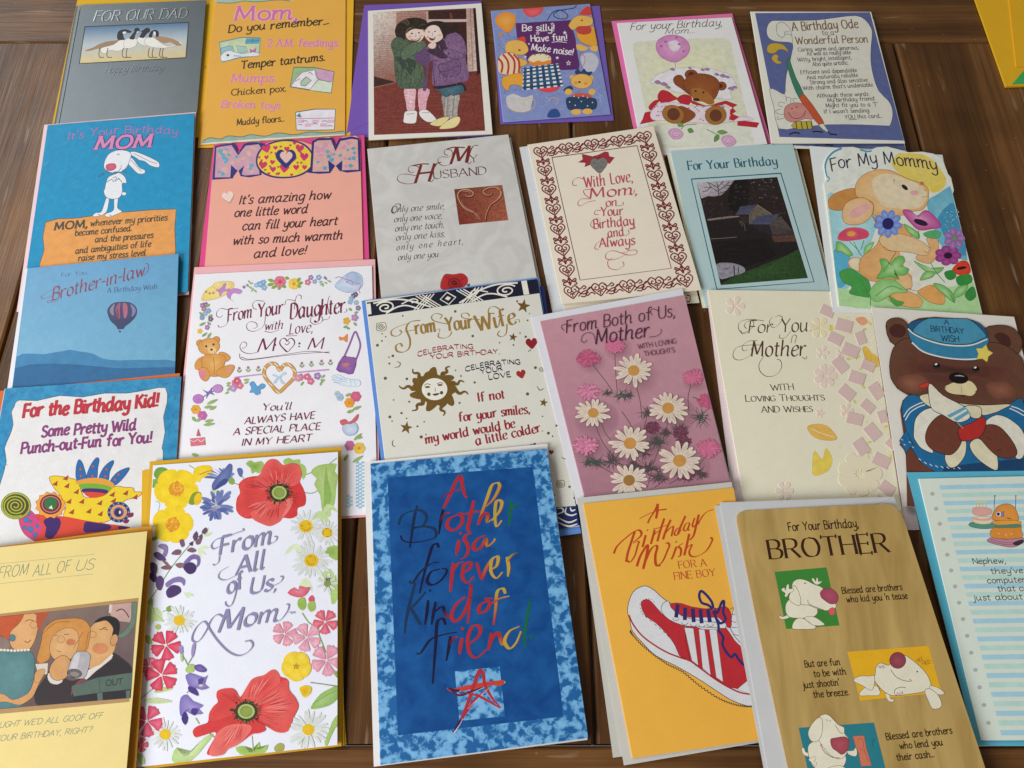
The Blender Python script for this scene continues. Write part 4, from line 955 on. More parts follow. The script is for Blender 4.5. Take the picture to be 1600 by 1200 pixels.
for x, y, r, ro in ((620, 172, 36, -15), (770, 335, 38, 5), (897, 170, 34, 10), (935, 240, 34, 5), (590, 308, 34, 10), (790, 175, 22, 0), (675, 345, 24, 0), (670, 285, 20, 10), (868, 328, 24, 0), (850, 255, 22, 0), (938, 328, 20, 0), (620, 245, 18, 0), (695, 165, 18, 0), (855, 125, 16, 0), (720, 380, 14, 0), (560, 245, 12, 0), (640, 380, 13, 0), (700, 215, 14, 20), (830, 390, 13, 0)): heart(t, x, y, r, 'c52f63', ro)
for x, y in ((740, 155), (820, 145), (905, 205), (650, 320), (580, 270), (880, 290), (720, 325), (910, 290), (660, 205), (800, 205), (705, 385), (610, 350)): heart(t, x, y, 10, '8a6a2a')
t.part('heart', parent=t.order[-1]); heart(t, 782, 255, 82, NV); heart(t, 785, 243, 50, 'dcb4ac')
t.part('letter_m')
t.P(NV, "960,372 985,330 1000,110 1050,85 1172,82 1196,150 1226,88 1330,70 1395,84 1400,130 1408,360 1290,372 1228,356 1195,312 1152,376 1060,382", False)
mottled(t, "1004,364 1018,122 1050,104 1158,100 1196,194 1238,108 1330,90 1380,98 1388,348 1250,352 1254,270 1196,316 1134,268 1142,362", 'd0a29c', '5f9aae', 'c690a8', 8, 28, 1000, 1390, 90, 365)
t.part('verse'); Kc = '45211f'
line_list(t, Kc, [("It's amazing how", (390, 636), (1152, 588)), ('one little word', (348, 742), (958, 708)), ('can fill your heart', (415, 852), (1208, 806)), ('with so much warmth', (335, 974), (1250, 926)), ('and love!', (510, 1084), (945, 1050))], 70, w=1.7, slant=.22)
t.part('pale_heart'); heart(t, 304, 580, 48, 'b98a76', -14); heart(t, 300, 573, 46, 'ecd3c6', -14)

# ---------------------------------------------------------------- My Husband
t = cI; t.view(560, 200, 4.444)
t.part('picture_panel')
t.R("665,425 999,395 1041,640 700,672", '6b3524', '8a4c38', '99543c', '70281f', mat='photo')
for q, w in (("850,645 822,600 740,560 700,505 690,460 715,432 765,430 797,450 785,472 750,472 740,455", 2.0), ("840,640 800,585 735,545 712,500", 1.0), ("880,645 890,590 920,530 962,500 988,455 970,418 920,412 868,435 882,462 918,464 930,445", 1.8), ("930,520 985,480 990,440 950,412", 1.0), ("720,440 760,440 780,455", 1.0)):
    t.L('54261a', [(a + 5, b + 5) for a, b in pts_of(q)], w * 1.2); t.L('b98c70', q, w * .8, taper='both')
t.part('rose')
t.P('a92425', "570,1090 580,1050 605,1015 660,1017 720,1010 757,1040 755,1080 720,1108 640,1132 578,1118", mat='wash', center='8a1a1e', line='6f1416', lw=.6)
spiral(t, 668, 1078, 52, 2.4, '5a1014', 1.3); spiral(t, 668, 1075, 20, 1.5, '2f080a', 1.2); t.L('7a1618', "600,1030 640,1060 650,1110", 1.2); t.L('7a1618', "745,1040 710,1060 700,1100", 1.2); t.P('45582c', "752,1088 775,1080 768,1105")
t.part('lettering'); Mh = '6c2322'
t.T(Mh, 'M', (632, 252), (760, 240), 116, w=2.3, nib=28, slant=.34); t.L(Mh, "640,253 592,262 560,246 553,216 578,200 622,202 654,180 640,152 602,152 597,178 622,192", 1.3, nib=30); t.L(Mh, "610,148 660,134 740,136", 1.8); t.L(Mh, "758,238 778,160 800,125 832,120", 2.4, nib=20); t.L(Mh, "752,240 770,248 785,232", 1.0)
t.T('57302d', 'Y', (778, 240), (828, 236), 50, w=1.3, serif=True, nib=30)
t.T(Mh, 'H', (385, 384), (492, 372), 122, w=2.3, nib=28, slant=.38); t.L(Mh, "395,384 335,388 282,372 270,345 298,322 352,322 402,330 430,300 412,268 365,262 345,288 362,308 388,306", 1.3, nib=30); t.L(Mh, "375,262 440,250 490,250", 1.8); t.L(Mh, "530,270 548,245 575,238", 1.5); t.L(Mh, "490,370 510,372 522,355", 1.0)
t.T('57302d', 'USBAND', (520, 354), (890, 320), 54, w=1.3, serif=True, nib=30)
t.part('verse')
line_list(t, '4a3c3a', [('Only one smile,', (228, 588), (595, 562)), ('only one voice,', (245, 655), (578, 628)), ('only one touch,', (252, 720), (592, 690)), ('only one kiss,', (257, 782), (597, 754)), ('only one you . . .', (272, 920), (632, 888))], 42, w=1.35, nib=40, slant=.28)
t.T('4a3c3a', 'only one heart,', (262, 850), (725, 806), 40, w=1.3, nib=40, slant=.28, spacing=4)
t.L('3a2c2a', "262,528 235,555 232,585 255,590 285,560 290,530 262,528", 1.5, nib=30)

# ---------------------------------------------------------------- With Love, Mom: scroll border
def scroll_border(t, q, col, nu=5, nv=8, only=None):
    t.view(0, 0, 1)
    def put(cu, cv, strokes, su, sv, w, ru=1, rv=1, swap=False):
        for s_ in strokes:
            P = []
            for a, b in pts_of(s_):
                if swap: a, b = b, a
                P.append(bil(q, cu + su * a * ru, cv + sv * b * rv))
            t.L(col, P, w, n=3)
    su, sv = .052, .034
    H = ["0,1.15 -.6,.5 -1,-.05 -1,-.6 -.55,-1 -.1,-.7 0,-.3 -.25,.1 -.6,0 -.55,-.4 -.3,-.4", "0,1.15 .6,.5 1,-.05 1,-.6 .55,-1 .1,-.7 0,-.3 .25,.1 .6,0 .55,-.4 .3,-.4", "0,.9 0,.2", "-.35,.45 0,.25 .35,.45"]
    V = ["0,-.9 -.35,-.1 -.9,-.5 -1,-.1 -.7,.05", "0,-.9 .35,-.1 .9,-.5 1,-.1 .7,.05", "0,.9 -.3,.1 -.95,.35 -.95,.8 -.6,.75", "0,.9 .3,.1 .95,.35 .95,.8 .6,.75", "0,-.9 0,.9"]
    us = [.09 + i * (.82 / (nu - 1)) for i in range(nu)]; vs_ = [.062 + i * (.876 / (nv - 1)) for i in range(nv)]
    for u in us:
        for v in (vs_[0], vs_[-1]): put(u, v, H, su, sv, 2.0)
    for v in vs_[1:-1]:
        for u in (us[0], us[-1]): put(u, v, H, su, sv * .95, 2.0)
    dv = (vs_[1] - vs_[0]) / 2; du = (us[1] - us[0]) / 2
    for v in vs_[:-1]:
        for u in (us[0], us[-1]): put(u, v + dv, V, su * .95, sv * .78, 2.0)
    V2 = ["-1,-.8 -.6,-.4 -.1,-.9 .1,-.5 -.3,-.3", "1,.8 .6,.4 .1,.9 -.1,.5 .3,.3", "-1,.9 -.4,.2 0,0 .4,-.2 1,-.9", "-1,-.1 -.5,.5 0,.4 .5,-.5 1,.1", "-.7,.9 -.2,1 .2,.2"]
    for u in us[:-1]:
        for v in (vs_[0], vs_[-1]): put(u + du, v, V2, du * .62, sv * .95, 1.9)
t = cJ; t.view(800, 190, 4.138)
t.part('scroll_border'); scroll_border(t, t.q, '6a2429'); t.view(800, 190, 4.138)
t.part('ruled_frame')
fr = pts_of("258,232 808,155 1030,948 440,1025"); t.L('682a2c', fr + [fr[0], fr[1]], 1.3, sm=False)
t.part('ribbon_bow'); t.P('8f2a33', "452,210 520,226 562,214 560,250 500,280 470,292 476,266 428,262 458,245", False, 'wash', line='561418', lw=.6); t.P('8f2a33', "560,215 600,195 622,198 628,225 662,232 630,272 600,257 565,247", False, 'wash', line='561418', lw=.6); t.L('561418', "530,225 545,240 575,225", 1)
t.part('heart_pendant'); heart(t, 563, 283, 52, '9a9a98', -5, mat='foil', line='55555a', lw=.7)
for x, y in ((535, 265), (585, 262), (550, 295), (580, 292), (563, 278)): spiral(t, x, y, 13, 1.4, '5b5b5e', .7)
t.part('lettering'); Pk = 'a8444e'
for txt, p0, p1, h, w in (('With', (470, 428), (605, 413), 72, 1.5), ('Love,', (640, 405), (778, 388), 72, 1.5), ('Mom,', (500, 497), (805, 470), 66, 2.3), ('on', (605, 550), (680, 545), 52, 1.6), ('Your', (575, 612), (718, 604), 58, 1.5), ('Birthday', (528, 694), (790, 668), 60, 1.5), ('and', (620, 750), (725, 738), 56, 1.5), ('Always', (565, 815), (795, 795), 60, 1.5)): t.T(Pk, txt, p0, p1, h, w=w, nib=35, slant=.12)
for q in ("470,375 430,362 395,380 395,410 420,412", "500,495 470,470 462,445 490,438 530,440", "510,500 450,500 425,525 440,545 490,520 540,510", "750,468 785,465 790,440", "682,545 715,540 718,520", "575,575 540,575 535,600 560,600", "530,690 508,670 520,640 560,620", "725,738 755,725 752,700", "570,770 545,790 535,820 560,825", "775,660 795,690 760,695 800,680", "765,800 745,840 700,850", "745,835 800,830 802,855 745,862 660,835 612,850 608,885 662,892 745,855", "652,882 620,900 628,945 680,957 722,930 715,905"): t.L(Pk, q, 1.1, nib=35)
t = cJ2; t.view(800, 190, 4.138)
t.part('scroll_border'); t.L('702c30', "1128,1122 1150,1128 1150,1160 1130,1165", 1.6); t.L('702c30', "1120,1140 1140,1140", 1.2)

# ---------------------------------------------------------------- For Your Birthday: pale blue with a mill photograph
t = cK; t.view(1030, 200, 4.286)
t.part('lettering'); t.T('2d5a6c', 'For Your Birthday', (195, 282), (793, 248), 58, w=1.6, serif=True, nib=20)
t.part('ruled_frame'); fr = pts_of("215,342 815,303 1037,1030 386,1080"); t.L('24586b', fr + [fr[0], fr[1]], 1.9, sm=False)
t.part('photograph')
t.P('1f191b', "251,366 790,328 995,1004 412,1052", False, 'photo')
t.clipq = [t.px(p) for p in pts_of("251,366 790,328 995,1004 412,1052")]
t.R("252,366 505,348 480,440 282,472", 'b3aab0', '8f878e', '776f78', 'a19aa2', mat='photo')
for q in ("400,465 395,400 380,350", "398,430 350,400 300,395", "396,420 440,390 470,360", "392,400 350,375 310,360", "394,395 420,365 430,352", "398,440 440,425 480,400", "340,398 320,420 290,425", "450,385 480,385", "350,398 330,372"): t.L('2e2426', q, 1.0)
t.P('271b1d', "240,480 282,472 330,455 400,462 450,420 500,352 600,340 640,380 700,345 800,320 880,600 300,614", False, 'photo'); t.P('181214', "500,352 540,338 590,345 600,470 560,540 480,560 460,470", mat='photo')
for i in range(70): x, y = rnd.uniform(600, 770), rnd.uniform(340, 470); t.E_('6a6469' if i % 4 == 0 else '342c2e', x + (y - 340) * .2, y, rnd.uniform(3, 9), rnd.uniform(2, 5), n=6)
t.P('6b5f58', "320,612 520,588 540,595 330,622", False); t.L('8a8178', "322,613 440,597 535,590", .9)
t.P('47475a', "512,580 545,525 655,513 602,580", False, 'photo'); t.P('5c5446', "600,640 602,580 655,514 755,578 700,600 690,640", False, 'photo'); t.L('837a6a', "655,513 760,582", .9, sm=False)
t.P('484a62', "598,645 660,588 802,574 736,646", False, 'photo'); t.P('494140', "736,646 802,574 895,690 900,712 760,716", False, 'photo'); t.P('252126', "625,650 736,648 755,716 665,690", False, 'photo')
t.P('2f2523', "540,595 590,590 600,625 570,650", False); t.P('4f3731', "750,722 905,715 925,760 770,765", False, 'photo'); t.L('6b5d55', "345,742 430,738 520,730", 1); t.P('171214', "340,765 700,740 790,860 560,930 380,905", False, 'photo')
for q in ("545,620 570,650 575,690", "535,620 560,660"): t.L('6b5d4c', q, .7)
t.P('85828c', "385,912 480,903 560,928 572,965 500,990 420,1012 398,985", mat='photo'); t.L('1a1618', "500,920 505,990", 1.6); t.L('1a1618', "530,930 533,975", 1.2); t.L('3a3438', "440,940 475,945", 1)
g = random.Random(8)
for i in range(12): t.L('2f3044', [(525 + i * 10, 570 - i * 4), (540 + i * 10, 528 - i * 1)], .5); t.L('33344a', [(620 + i * 10, 638 - i * 1), (672 + i * 11, 588 - i * 1)], .5)
for i in range(9): t.L('332c2c', [(745, 655 + i * 7), (895, 690 + i * 3)], .5)
for i in range(80):
    x, y = g.uniform(290, 860), g.uniform(470, 600)
    if 500 < x < 760: y -= 90
    t.E_(('2c2a22', '352f2c', '22261c')[i % 3], x, y, g.uniform(5, 14), g.uniform(3, 8), n=7)
for i in range(26): x, y = g.uniform(340, 760), g.uniform(770, 900); t.L(('2e2726', '393235')[i % 2], [(x, y), (x + g.uniform(30, 90), y - 3)], .7, taper='both')
t.P('26401f', "411,1050 480,1005 560,970 660,930 760,890 860,850 942,806 995,1004", False, 'photo', center='2f4a28')
t.clipq = None

# ---------------------------------------------------------------- For My Mommy
t = cL; t.view(1250, 200, 4.0)
t.part('background_print')
t.P('cfd2c8', "156,345 170,320 160,285 154,232 170,190 206,150 262,126 332,123 385,138 430,145 480,128 545,122 610,138 680,155 760,154 830,166 885,193 900,235 915,275 950,420 240,420", n=2, mat='wash')
t.P('86b5bd', "165,420 250,430 450,480 470,640 420,760 380,900 300,1000 238,1020 205,760", n=2, mat='wash', center='a5c8c8'); t.P('4f9ab5', "206,770 260,760 330,830 320,930 260,1000 232,980", n=2, mat='wash')
t.P('5f9fb4', "790,470 850,420 925,370 948,392 1000,620 1048,830 900,760 840,640", n=2, mat='wash', center='76b0bd'); t.P('3f83a5', "860,560 940,470 972,500 1020,690 1040,800 940,760 890,650", n=2, mat='wash')
t.P('9cc08a', "238,1000 400,1020 700,1040 1000,980 1085,960 1137,1162 800,1150 450,1138 246,1110", n=1, mat='wash')
t.L('3a86a8', "154,350 184,318 166,295 158,240 172,192 208,152 262,128 332,124 385,138 430,147 480,130 545,124 610,140", 3.0, taper='both')
t.P('dcc65c', "578,240 585,190 620,160 690,158 780,170 850,220 905,300 912,345 880,392 822,402 770,360 680,330", mat='wash', center='e3cf70')
g = random.Random(4)
for i in range(40): t.E_('8fc0c8', g.uniform(900, 1000), g.uniform(500, 760), 3, n=6)
t.part('bunny'); O1, O2, OL = 'c99f68', 'd8c09a', '7a4a28'
t.P('b27c42', "170,482 190,430 250,395 345,378 375,440 300,500 245,516 195,508", mat='wash', line=OL, lw=.6)
t.P(O1, "300,835 330,810 372,815 375,890 345,895 312,870", line=OL, lw=.5); t.P('dccfae', "305,840 335,815 372,822 372,880 340,885", mat='wash')
t.P('c3925a', "448,545 520,600 640,600 705,640 690,700 640,760 690,850 765,1005 700,1012 620,985 500,965 400,940 368,865 392,800 470,740 502,670 490,600", mat='wash', line=OL, lw=.6, center='d0a672')
t.P('d8d5c6', "625,775 690,800 760,890 802,960 745,1012 692,1005 702,930 660,880", mat='wash')
t.P('cf9e62', "550,1060 640,1012 722,1040 768,1080 742,1122 662,1117 580,1092", mat='wash', line=OL, lw=.6); t.P('cb9555', "735,1022 820,980 872,1012 907,1060 892,1102 820,1092 770,1060", mat='wash', line=OL, lw=.6); t.P('d3ae7c', "588,962 640,910 692,932 697,1000 640,1012 598,992", mat='wash', line=OL, lw=.6)
t.P('cfa270', "790,690 852,692 867,742 842,822 800,847 728,822 740,790 800,790 812,750", mat='wash', line=OL, lw=.6)
t.P('d1b283', "498,682 600,658 722,690 802,740 812,780 770,797 680,777 560,767 518,742", mat='wash', line=OL, lw=.6, center='d6bd94')
t.P(O1, "345,380 360,330 410,285 480,262 560,264 620,290 680,320 742,340 792,370 805,410 796,470 760,512 700,522 640,547 560,562 480,552 445,520 455,470 400,440 355,430", mat='wash', line=OL, lw=.7, center=O2)
t.P('d9c8a6', "450,330 540,285 640,310 740,350 790,400 780,465 720,505 600,500 500,470", mat='wash', center='ddd0b2'); t.P('c79a5e', "470,520 560,540 660,520 640,548 560,562 480,552", mat='wash')
t.P('cfa674', "263,545 280,480 330,445 402,438 458,482 452,540 400,592 330,606 280,592", mat='wash', line=OL, lw=.7, center='d9c0a0'); t.P('cf9c98', "310,532 340,500 400,478 440,482 418,522 350,560 314,556", mat='wash')
t.E_('cf9a98', 715, 405, 28, 16, mat='wash'); t.E_('1f1a1c', 655, 371, 24, 12, 40); t.P('a8625c', "748,340 765,335 778,352 762,355", n=2)
for q in ("580,330 590,322 588,345", "745,355 765,352", "760,430 780,432 800,425", "772,385 790,392", "450,550 462,485", "520,740 560,765 600,770", "780,770 800,780 808,760", "690,1010 720,1020", "640,1012 695,1002", "840,990 822,995"): t.L(OL, q, .7)
t.part('flower'); flower(t, 550, 598, 88, 9, '5d74b5', '231f58', inner='7f97c8', wd=.24, cr=.42, rot=10)
t.part('poppy_flower'); t.P('a23f7e', "645,512 690,515 732,548 780,514 830,540 882,612 820,632 742,637 690,592 650,542", mat='wash', center='c987ad', line='7a2a60', lw=.5); t.E_('2a1630', 755, 590, 46, 18, 18)
t.part('aster_flower'); t.P('c2405f', "233,692 260,645 310,622 382,625 428,650 418,687 340,702 280,707", mat='wash', center='d9607a'); t.E_('dba23e', 318, 660, 28, 17)
for i in range(24): t.L('a52d50', [(330 + 35 * math.cos(i * .26), 665 + 18 * math.sin(i * .26)), (330 + 92 * math.cos(i * .26), 667 + 36 * math.sin(i * .26))], .6)
t.part('flower'); flower(t, 925, 797, 84, 7, '80306f', '28122c', inner='9a4a88', wd=.34, cr=.32, sq=.75)
t.part('flower'); flower(t, 965, 690, 68, 7, '85558f', '5a8a4a', inner='a078a8', wd=.26, cr=.2)
t.part('poppy_flower'); t.P('bd3322', "948,892 1000,832 1050,838 1066,902 1010,922", mat='wash', center='cf4a34'); t.E_('33120e', 1010, 875, 32, 10, -10)
for q, c in (("480,942 510,880 498,822 540,820 560,850 600,808 642,800 657,832 640,862 682,882 652,922 590,912 622,947 560,932", '569a48'), ("248,900 320,878 382,918 432,960 442,1052 380,1052 308,1032 322,992 268,962", '3f8a42'), ("438,1012 500,950 582,948 642,990 670,1027 602,1030 562,1047 520,1072 480,1087 440,1062", '74ab62'), ("650,600 700,625 745,660 742,692 700,672 668,640", '5a9c4c'), ("770,660 830,640 880,655 860,690 800,685", '4f9a62'), ("230,710 280,730 330,790 300,800 250,770 228,775", '5f9a4a'), ("400,790 410,740 462,712 440,760", '6aa658'), ("710,830 770,860 840,880 900,870 860,910 790,900", '6aa45a'), ("750,950 780,900 840,900 830,930 790,945", '5f9c50'), ("905,900 960,890 975,930 940,950 912,935", '2f7a34'), ("980,930 1060,915 1075,960 1020,985 985,975", '2f8038'), ("835,970 900,985 960,1040 965,1090 920,1060 860,1010", '5a9a4e'), ("960,1060 980,1000 1050,980 1020,1040", '62a255'), ("1030,1040 1080,990 1100,1050 1060,1080", '347f3a'), ("560,1050 600,1075 650,1090 610,1115 570,1085", '4c9044')):
    t.part('leaf'); t.P(c, q, mat='wash', line='2f5a30', lw=.4, center=c if c < '5' else 'a0c48a')
t.part('flower_stems')
for q in ("335,710 360,760 385,800", "310,710 370,770", "400,700 380,760", "815,840 850,900 905,965", "965,1095 940,1040", "440,1110 435,1040 380,960", "600,775 560,840 520,900", "470,1050 560,990 640,1010", "740,640 742,690"): t.L('3f7a3c', q, 1.0)
t.part('lettering'); t.T('2b2a44', 'For My Mommy', (196, 268), (862, 272), 76, w=1.3, bounce=.8, bow=.56, serif=False)

# ---------------------------------------------------------------- Brother-in-law
t = cM; t.view(0, 380, 5.161); t.mat = 'gloss'
t.part('sky_print')
t.R("225,203 1438,88 1410,1050 105,1160", '5296c2', '5699c4', '6fabc8', '79b2cc', n=8)
t.part('distant_hills'); t.P('4585b0', "120,925 250,890 350,895 440,880 520,868 560,858 600,865 660,876 700,880 760,895 830,930 950,945 1100,940 1250,942 1408,950 1403,1075 95,1185", n=2, mat='wash')
t.P('326a98', "112,1010 400,970 700,985 1000,1010 1405,1000 1403,1075 95,1185", n=2, mat='wash')
t.part('hot_air_balloon')
t.P('2f3864', "864,555 880,510 920,480 985,472 1050,478 1095,510 1106,550 1095,592 1050,640 1010,670 995,692 950,692 935,668 890,625")
for q, c in (("885,540 905,505 925,492 915,540 918,580 900,575", '8f8a9c'), ("930,545 945,500 970,482 965,540 968,600 950,600", 'a8627c'), ("935,560 945,520 958,560 962,640 945,600", '8a4a60'), ("990,490 1020,490 1030,540 1020,590 1000,600", 'b5687f'), ("1050,492 1080,510 1095,545 1080,580 1062,590 1065,540", '8a7fa8')): t.P(c, q, mat='wash')
t.P('24305a', "880,600 930,615 985,610 1040,610 1095,590 1050,642 1010,672 995,692 950,692 935,668")
t.E_('2a2a3c', 967, 712, 9, 8); t.L('2a2a3c', "955,692 960,706", .6)
t.part('lettering'); Vd = '7d2750'
t.T('2f4078', 'For You,', (492, 272), (712, 250), 34, w=1.3, nib=30)
t.T(Vd, 'Brother-in-law', (418, 462), (1165, 262), 100, w=1.9, nib=40, slant=.28); t.L(Vd, "420,470 390,480 382,465 410,460 430,475 500,440", 1.2, nib=30); t.L(Vd, "475,355 400,385 345,415 332,440 355,448 430,420 500,392", 1.3, nib=30); t.L(Vd, "1160,262 1195,215 1192,168 1170,165", 1.4, nib=30)
t.T('2f4078', 'A Birthday Wish', (864, 402), (1270, 368), 40, w=1.4, nib=30)

# ---------------------------------------------------------------- For the Birthday Kid
t = cN; t.view(0, 570, 4.287)
t.part('speckled_border')
t.P('2f7fa8', [((x) * 4.287, (y - 570) * 4.287) for x, y in t.q], False, 'speckle')
t.P('e9e8e6', "100,262 130,236 250,240 400,206 550,216 700,190 850,190 1000,165 1108,154 1120,250 1095,350 1106,450 1085,560 1092,650 1000,1230 -170,1330 -60,1000 0,800 42,650 30,560 62,480 88,400 76,320 94,282", n=2, line='3b4650', lw=.9)
g = random.Random(12)
for i in range(150):
    e = g.random()
    if e < .5: u, v = g.uniform(.02, .98), g.uniform(.01, .055)
    elif e < .75: u, v = g.uniform(.945, .99), g.uniform(.05, .5)
    else: u, v = g.uniform(.0, .1), g.uniform(.02, .5)
    x, y = bil(t.q, u, v); x, y = x * 4.287, (y - 570) * 4.287; a = g.uniform(0, 3.1)
    if e >= .75 and x > 60 and y > 260: continue
    t.L('4a4f9a' if i % 3 else '1f3f63', [(x, y), (x + 20 * math.cos(a), y + 20 * math.sin(a))], .9, taper='both')
t.part('lettering'); t.T('c22f3c', 'For the Birthday Kid!', (152, 352), (1055, 280), 84, w=3.4, serif=True, bounce=.9)
line_list(t, '8c3c78', [('Some Pretty Wild', (275, 482), (908, 436)), ('Punch-out-Fun for You!', (138, 594), (1012, 518))], 70, w=3.0, serif=True, bounce=.8)
t.part('party_creature')
for q in ("515,772 508,700 522,642 540,640 560,680 577,770", "580,765 598,690 640,626 664,632 655,690 645,762", "660,772 692,690 748,642 762,656 735,715 722,778", "733,788 782,722 850,690 866,700 822,762 768,808"): t.P('2a6aac', q, line='1d2f5a', lw=.6)
for x, y in ((538, 700), (540, 745), (622, 680), (618, 745), (712, 700), (705, 748), (792, 735), (770, 770)): t.E_('c9604a', x, y, 8, 10, line='3a2a5a', lw=.4)
t.P('efd02c', "330,760 362,744 450,755 522,782 560,882 640,887 702,872 770,815 830,820 892,825 900,850 945,852 942,872 902,892 832,912 790,990 702,1056 560,1042 428,1022 442,950 400,872 360,822", n=3, line='b8442c', lw=.9)
for x, y in ((370, 795), (448, 810), (512, 850), (548, 915), (668, 925), (480, 985), (595, 980), (672, 998), (752, 868), (842, 858), (905, 885), (760, 910), (462, 915), (440, 758)): t.P('a8482c', [(x - 22, y + 8), (x + 18, y - 20), (x + 12, y + 18)], False)
t.P('e8a03a', "508,782 600,758 700,764 764,800 742,832 640,800 540,805"); t.P('77b034', "530,802 640,795 744,818 720,852 640,838 560,838"); t.P('47286e', "552,832 640,828 720,840 702,866 570,862"); t.P('dd4a2e', "568,852 704,862 652,890 590,884")
t.P('d4487f', "128,1022 190,968 262,1040 302,1100 262,1182 200,1162 148,1112", line='8a2a5a', lw=.6)
for x, y, r in ((176, 1040, 18), (205, 1102, 20), (165, 1092, 14), (235, 1140, 16), (250, 1080, 12), (205, 1050, 10), (195, 1000, 11)): t.E_('3f82b0', x, y, r, line='2a2a5a', lw=.5)
t.P('dd4b35', "235,1000 300,1010 430,1015 560,1040 720,1066 872,1088 700,1118 460,1155 300,1175 230,1182 290,1090", n=2)
for q in ("290,1050 330,1015 400,1030 402,1090 350,1165 300,1150 310,1090", "575,1050 640,1058 735,1072 730,1105 575,1125 560,1085", "795,1080 872,1090 800,1105"): t.P('43246a', q, n=2)
t.part('eye', parent=t.order[-1])
ff = [(338 + (104 if i % 2 else 88) * math.cos(i * .2618), 940 + (92 if i % 2 else 78) * math.sin(i * .2618)) for i in range(24)]
t.P('eda23c', ff, n=2, line='a8542c', lw=.6); t.E_('7c2440', 340, 935, 74, 68); t.E_('c98a6a', 340, 935, 62, 56); t.E_('7c2440', 340, 935, 56, 50); t.E_('2d7540', 340, 930, 42, 42); t.P('e9e6dc', "325,960 345,940 355,968", False)
t.part('eye', parent=t.order[-2]); t.E_('2a3a72', 795, 987, 76, 70); t.E_('e0a06a', 795, 987, 56, 50); t.E_('7a5a8a', 795, 987, 36, 34); t.E_('2a2a62', 793, 990, 26, 28); t.E_('e9e6dc', 803, 988, 7, 12)
for i in range(12): t.E_('7aa0c0', 795 + 66 * math.cos(i * .52), 987 + 60 * math.sin(i * .52), 6)
t.P('8a2a4a', "855,1000 890,990 890,1015 862,1022"); t.P('8a2a4a', "840,1035 865,1040 850,1062 825,1055")
t.part('spiral_shell'); t.E_('a8b83c', 106, 944, 100, 90, line='4a4a24', lw=.6); t.E_('584426', 106, 944, 88, 78); spiral(t, 104, 944, 84, 3.3, 'a8b83c', 2.0, rot=60, sq=.88)

# ---------------------------------------------------------------- From Your Daughter
t = cO; t.view(260, 390, 4.706)
t.part('lettering'); Bg = '77253f'
for txt, p0, p1, h, sl, w in (('From', (448, 530), (628, 500), 92, .2, 1.7), ('Your', (672, 498), (855, 470), 100, .2, 1.7), ('Daughter', (908, 510), (1312, 462), 112, .15, 1.7), ('with', (720, 592), (855, 582), 62, .2, 1.5), ('Love,', (902, 622), (1072, 606), 78, .2, 1.5), ('M', (662, 755), (795, 745), 98, .2, 1.9), ('M', (1032, 735), (1150, 730), 84, .2, 1.9)): t.T(Bg, txt, p0, p1, h, w=w, nib=35, slant=sl)
for q in ("530,430 450,440 400,432 370,460 372,490 398,498 412,480", "455,528 430,560 390,570 378,555", "720,380 660,375 635,400 640,430 665,440", "730,470 715,560 650,600 600,590 590,555 615,530 660,540 665,570 640,580", "870,410 885,370 950,375", "940,440 948,370 965,335 990,340 990,365", "1130,480 1150,510 1140,535 1090,550 1060,530 1065,500 1090,490", "1140,520 1190,510 1200,490", "1195,470 1185,400 1195,350 1205,340", "720,600 770,608 830,590", "905,625 880,635 960,632", "670,755 610,765 560,750 540,715 560,680 590,690 580,720 555,725", "538,765 545,800 600,812 800,788 1000,765 1200,752", "548,790 620,806 830,778 1040,748 1200,760", "1305,462 1325,455 1325,435"): t.L(Bg, q, 1.2, nib=35)
hp = heart_pts(888, 700, 52); t.L(Bg, hp + [hp[0], hp[1]], 2.0, nib=30); t.L(Bg, "870,690 885,700 905,685 895,675", 1); t.E_(Bg, 798, 700, 9); t.E_(Bg, 978, 690, 8); t.E_(Bg, 975, 712, 6)
t.part('straw_hat'); t.P('e6cd74', "262,375 268,330 300,290 370,250 440,233 490,240 498,268 470,310 410,345 340,368", mat='wash', center='eddb96', line='b8984a', lw=.4); t.P('ead288', "340,268 370,240 430,232 480,246 470,285 400,300", mat='wash', line='b8984a', lw=.4)
for q in ("362,300 400,285 425,250 440,252 432,290 470,285 450,305 420,310 395,345 385,310", "450,310 500,285 555,300 540,325 490,320 470,360 495,380 450,350"): t.P('c089c6', q, mat='wash', line='8a5a98', lw=.4)
for x, y in ((292, 310), (318, 322), (345, 318)): t.E_('b8884a', x, y, 9)
t.part('garland_flower'); flower(t, 835, 237, 44, 6, 'd8607c', 'c93a5e', inner='e58aa0', wd=.45)
t.part('garland_flower'); flower(t, 938, 252, 42, 5, 'e5bf3c', 'd08a2c', inner='efd468', wd=.5)
for a in ((745, 220, 800, 235), (740, 262, 795, 250), (770, 285, 820, 262), (870, 205, 905, 215), (880, 280, 850, 260), (985, 205, 960, 240), (1005, 240, 965, 255), (990, 275, 960, 265), (820, 295, 840, 272)): t.part('leaf'); leaf(t, *a, 12, '8aa54a')
for a in ((600, 270, 640, 290), (625, 310, 640, 280), (665, 315, 640, 292), (600, 225, 620, 250), (640, 245, 612, 252), (1120, 240, 1150, 235), (1150, 275, 1152, 245), (1185, 250, 1160, 240), (1215, 240, 1180, 225), (1130, 262, 1150, 245)): t.part('leaf'); leaf(t, *a, 7, '9ab58a')
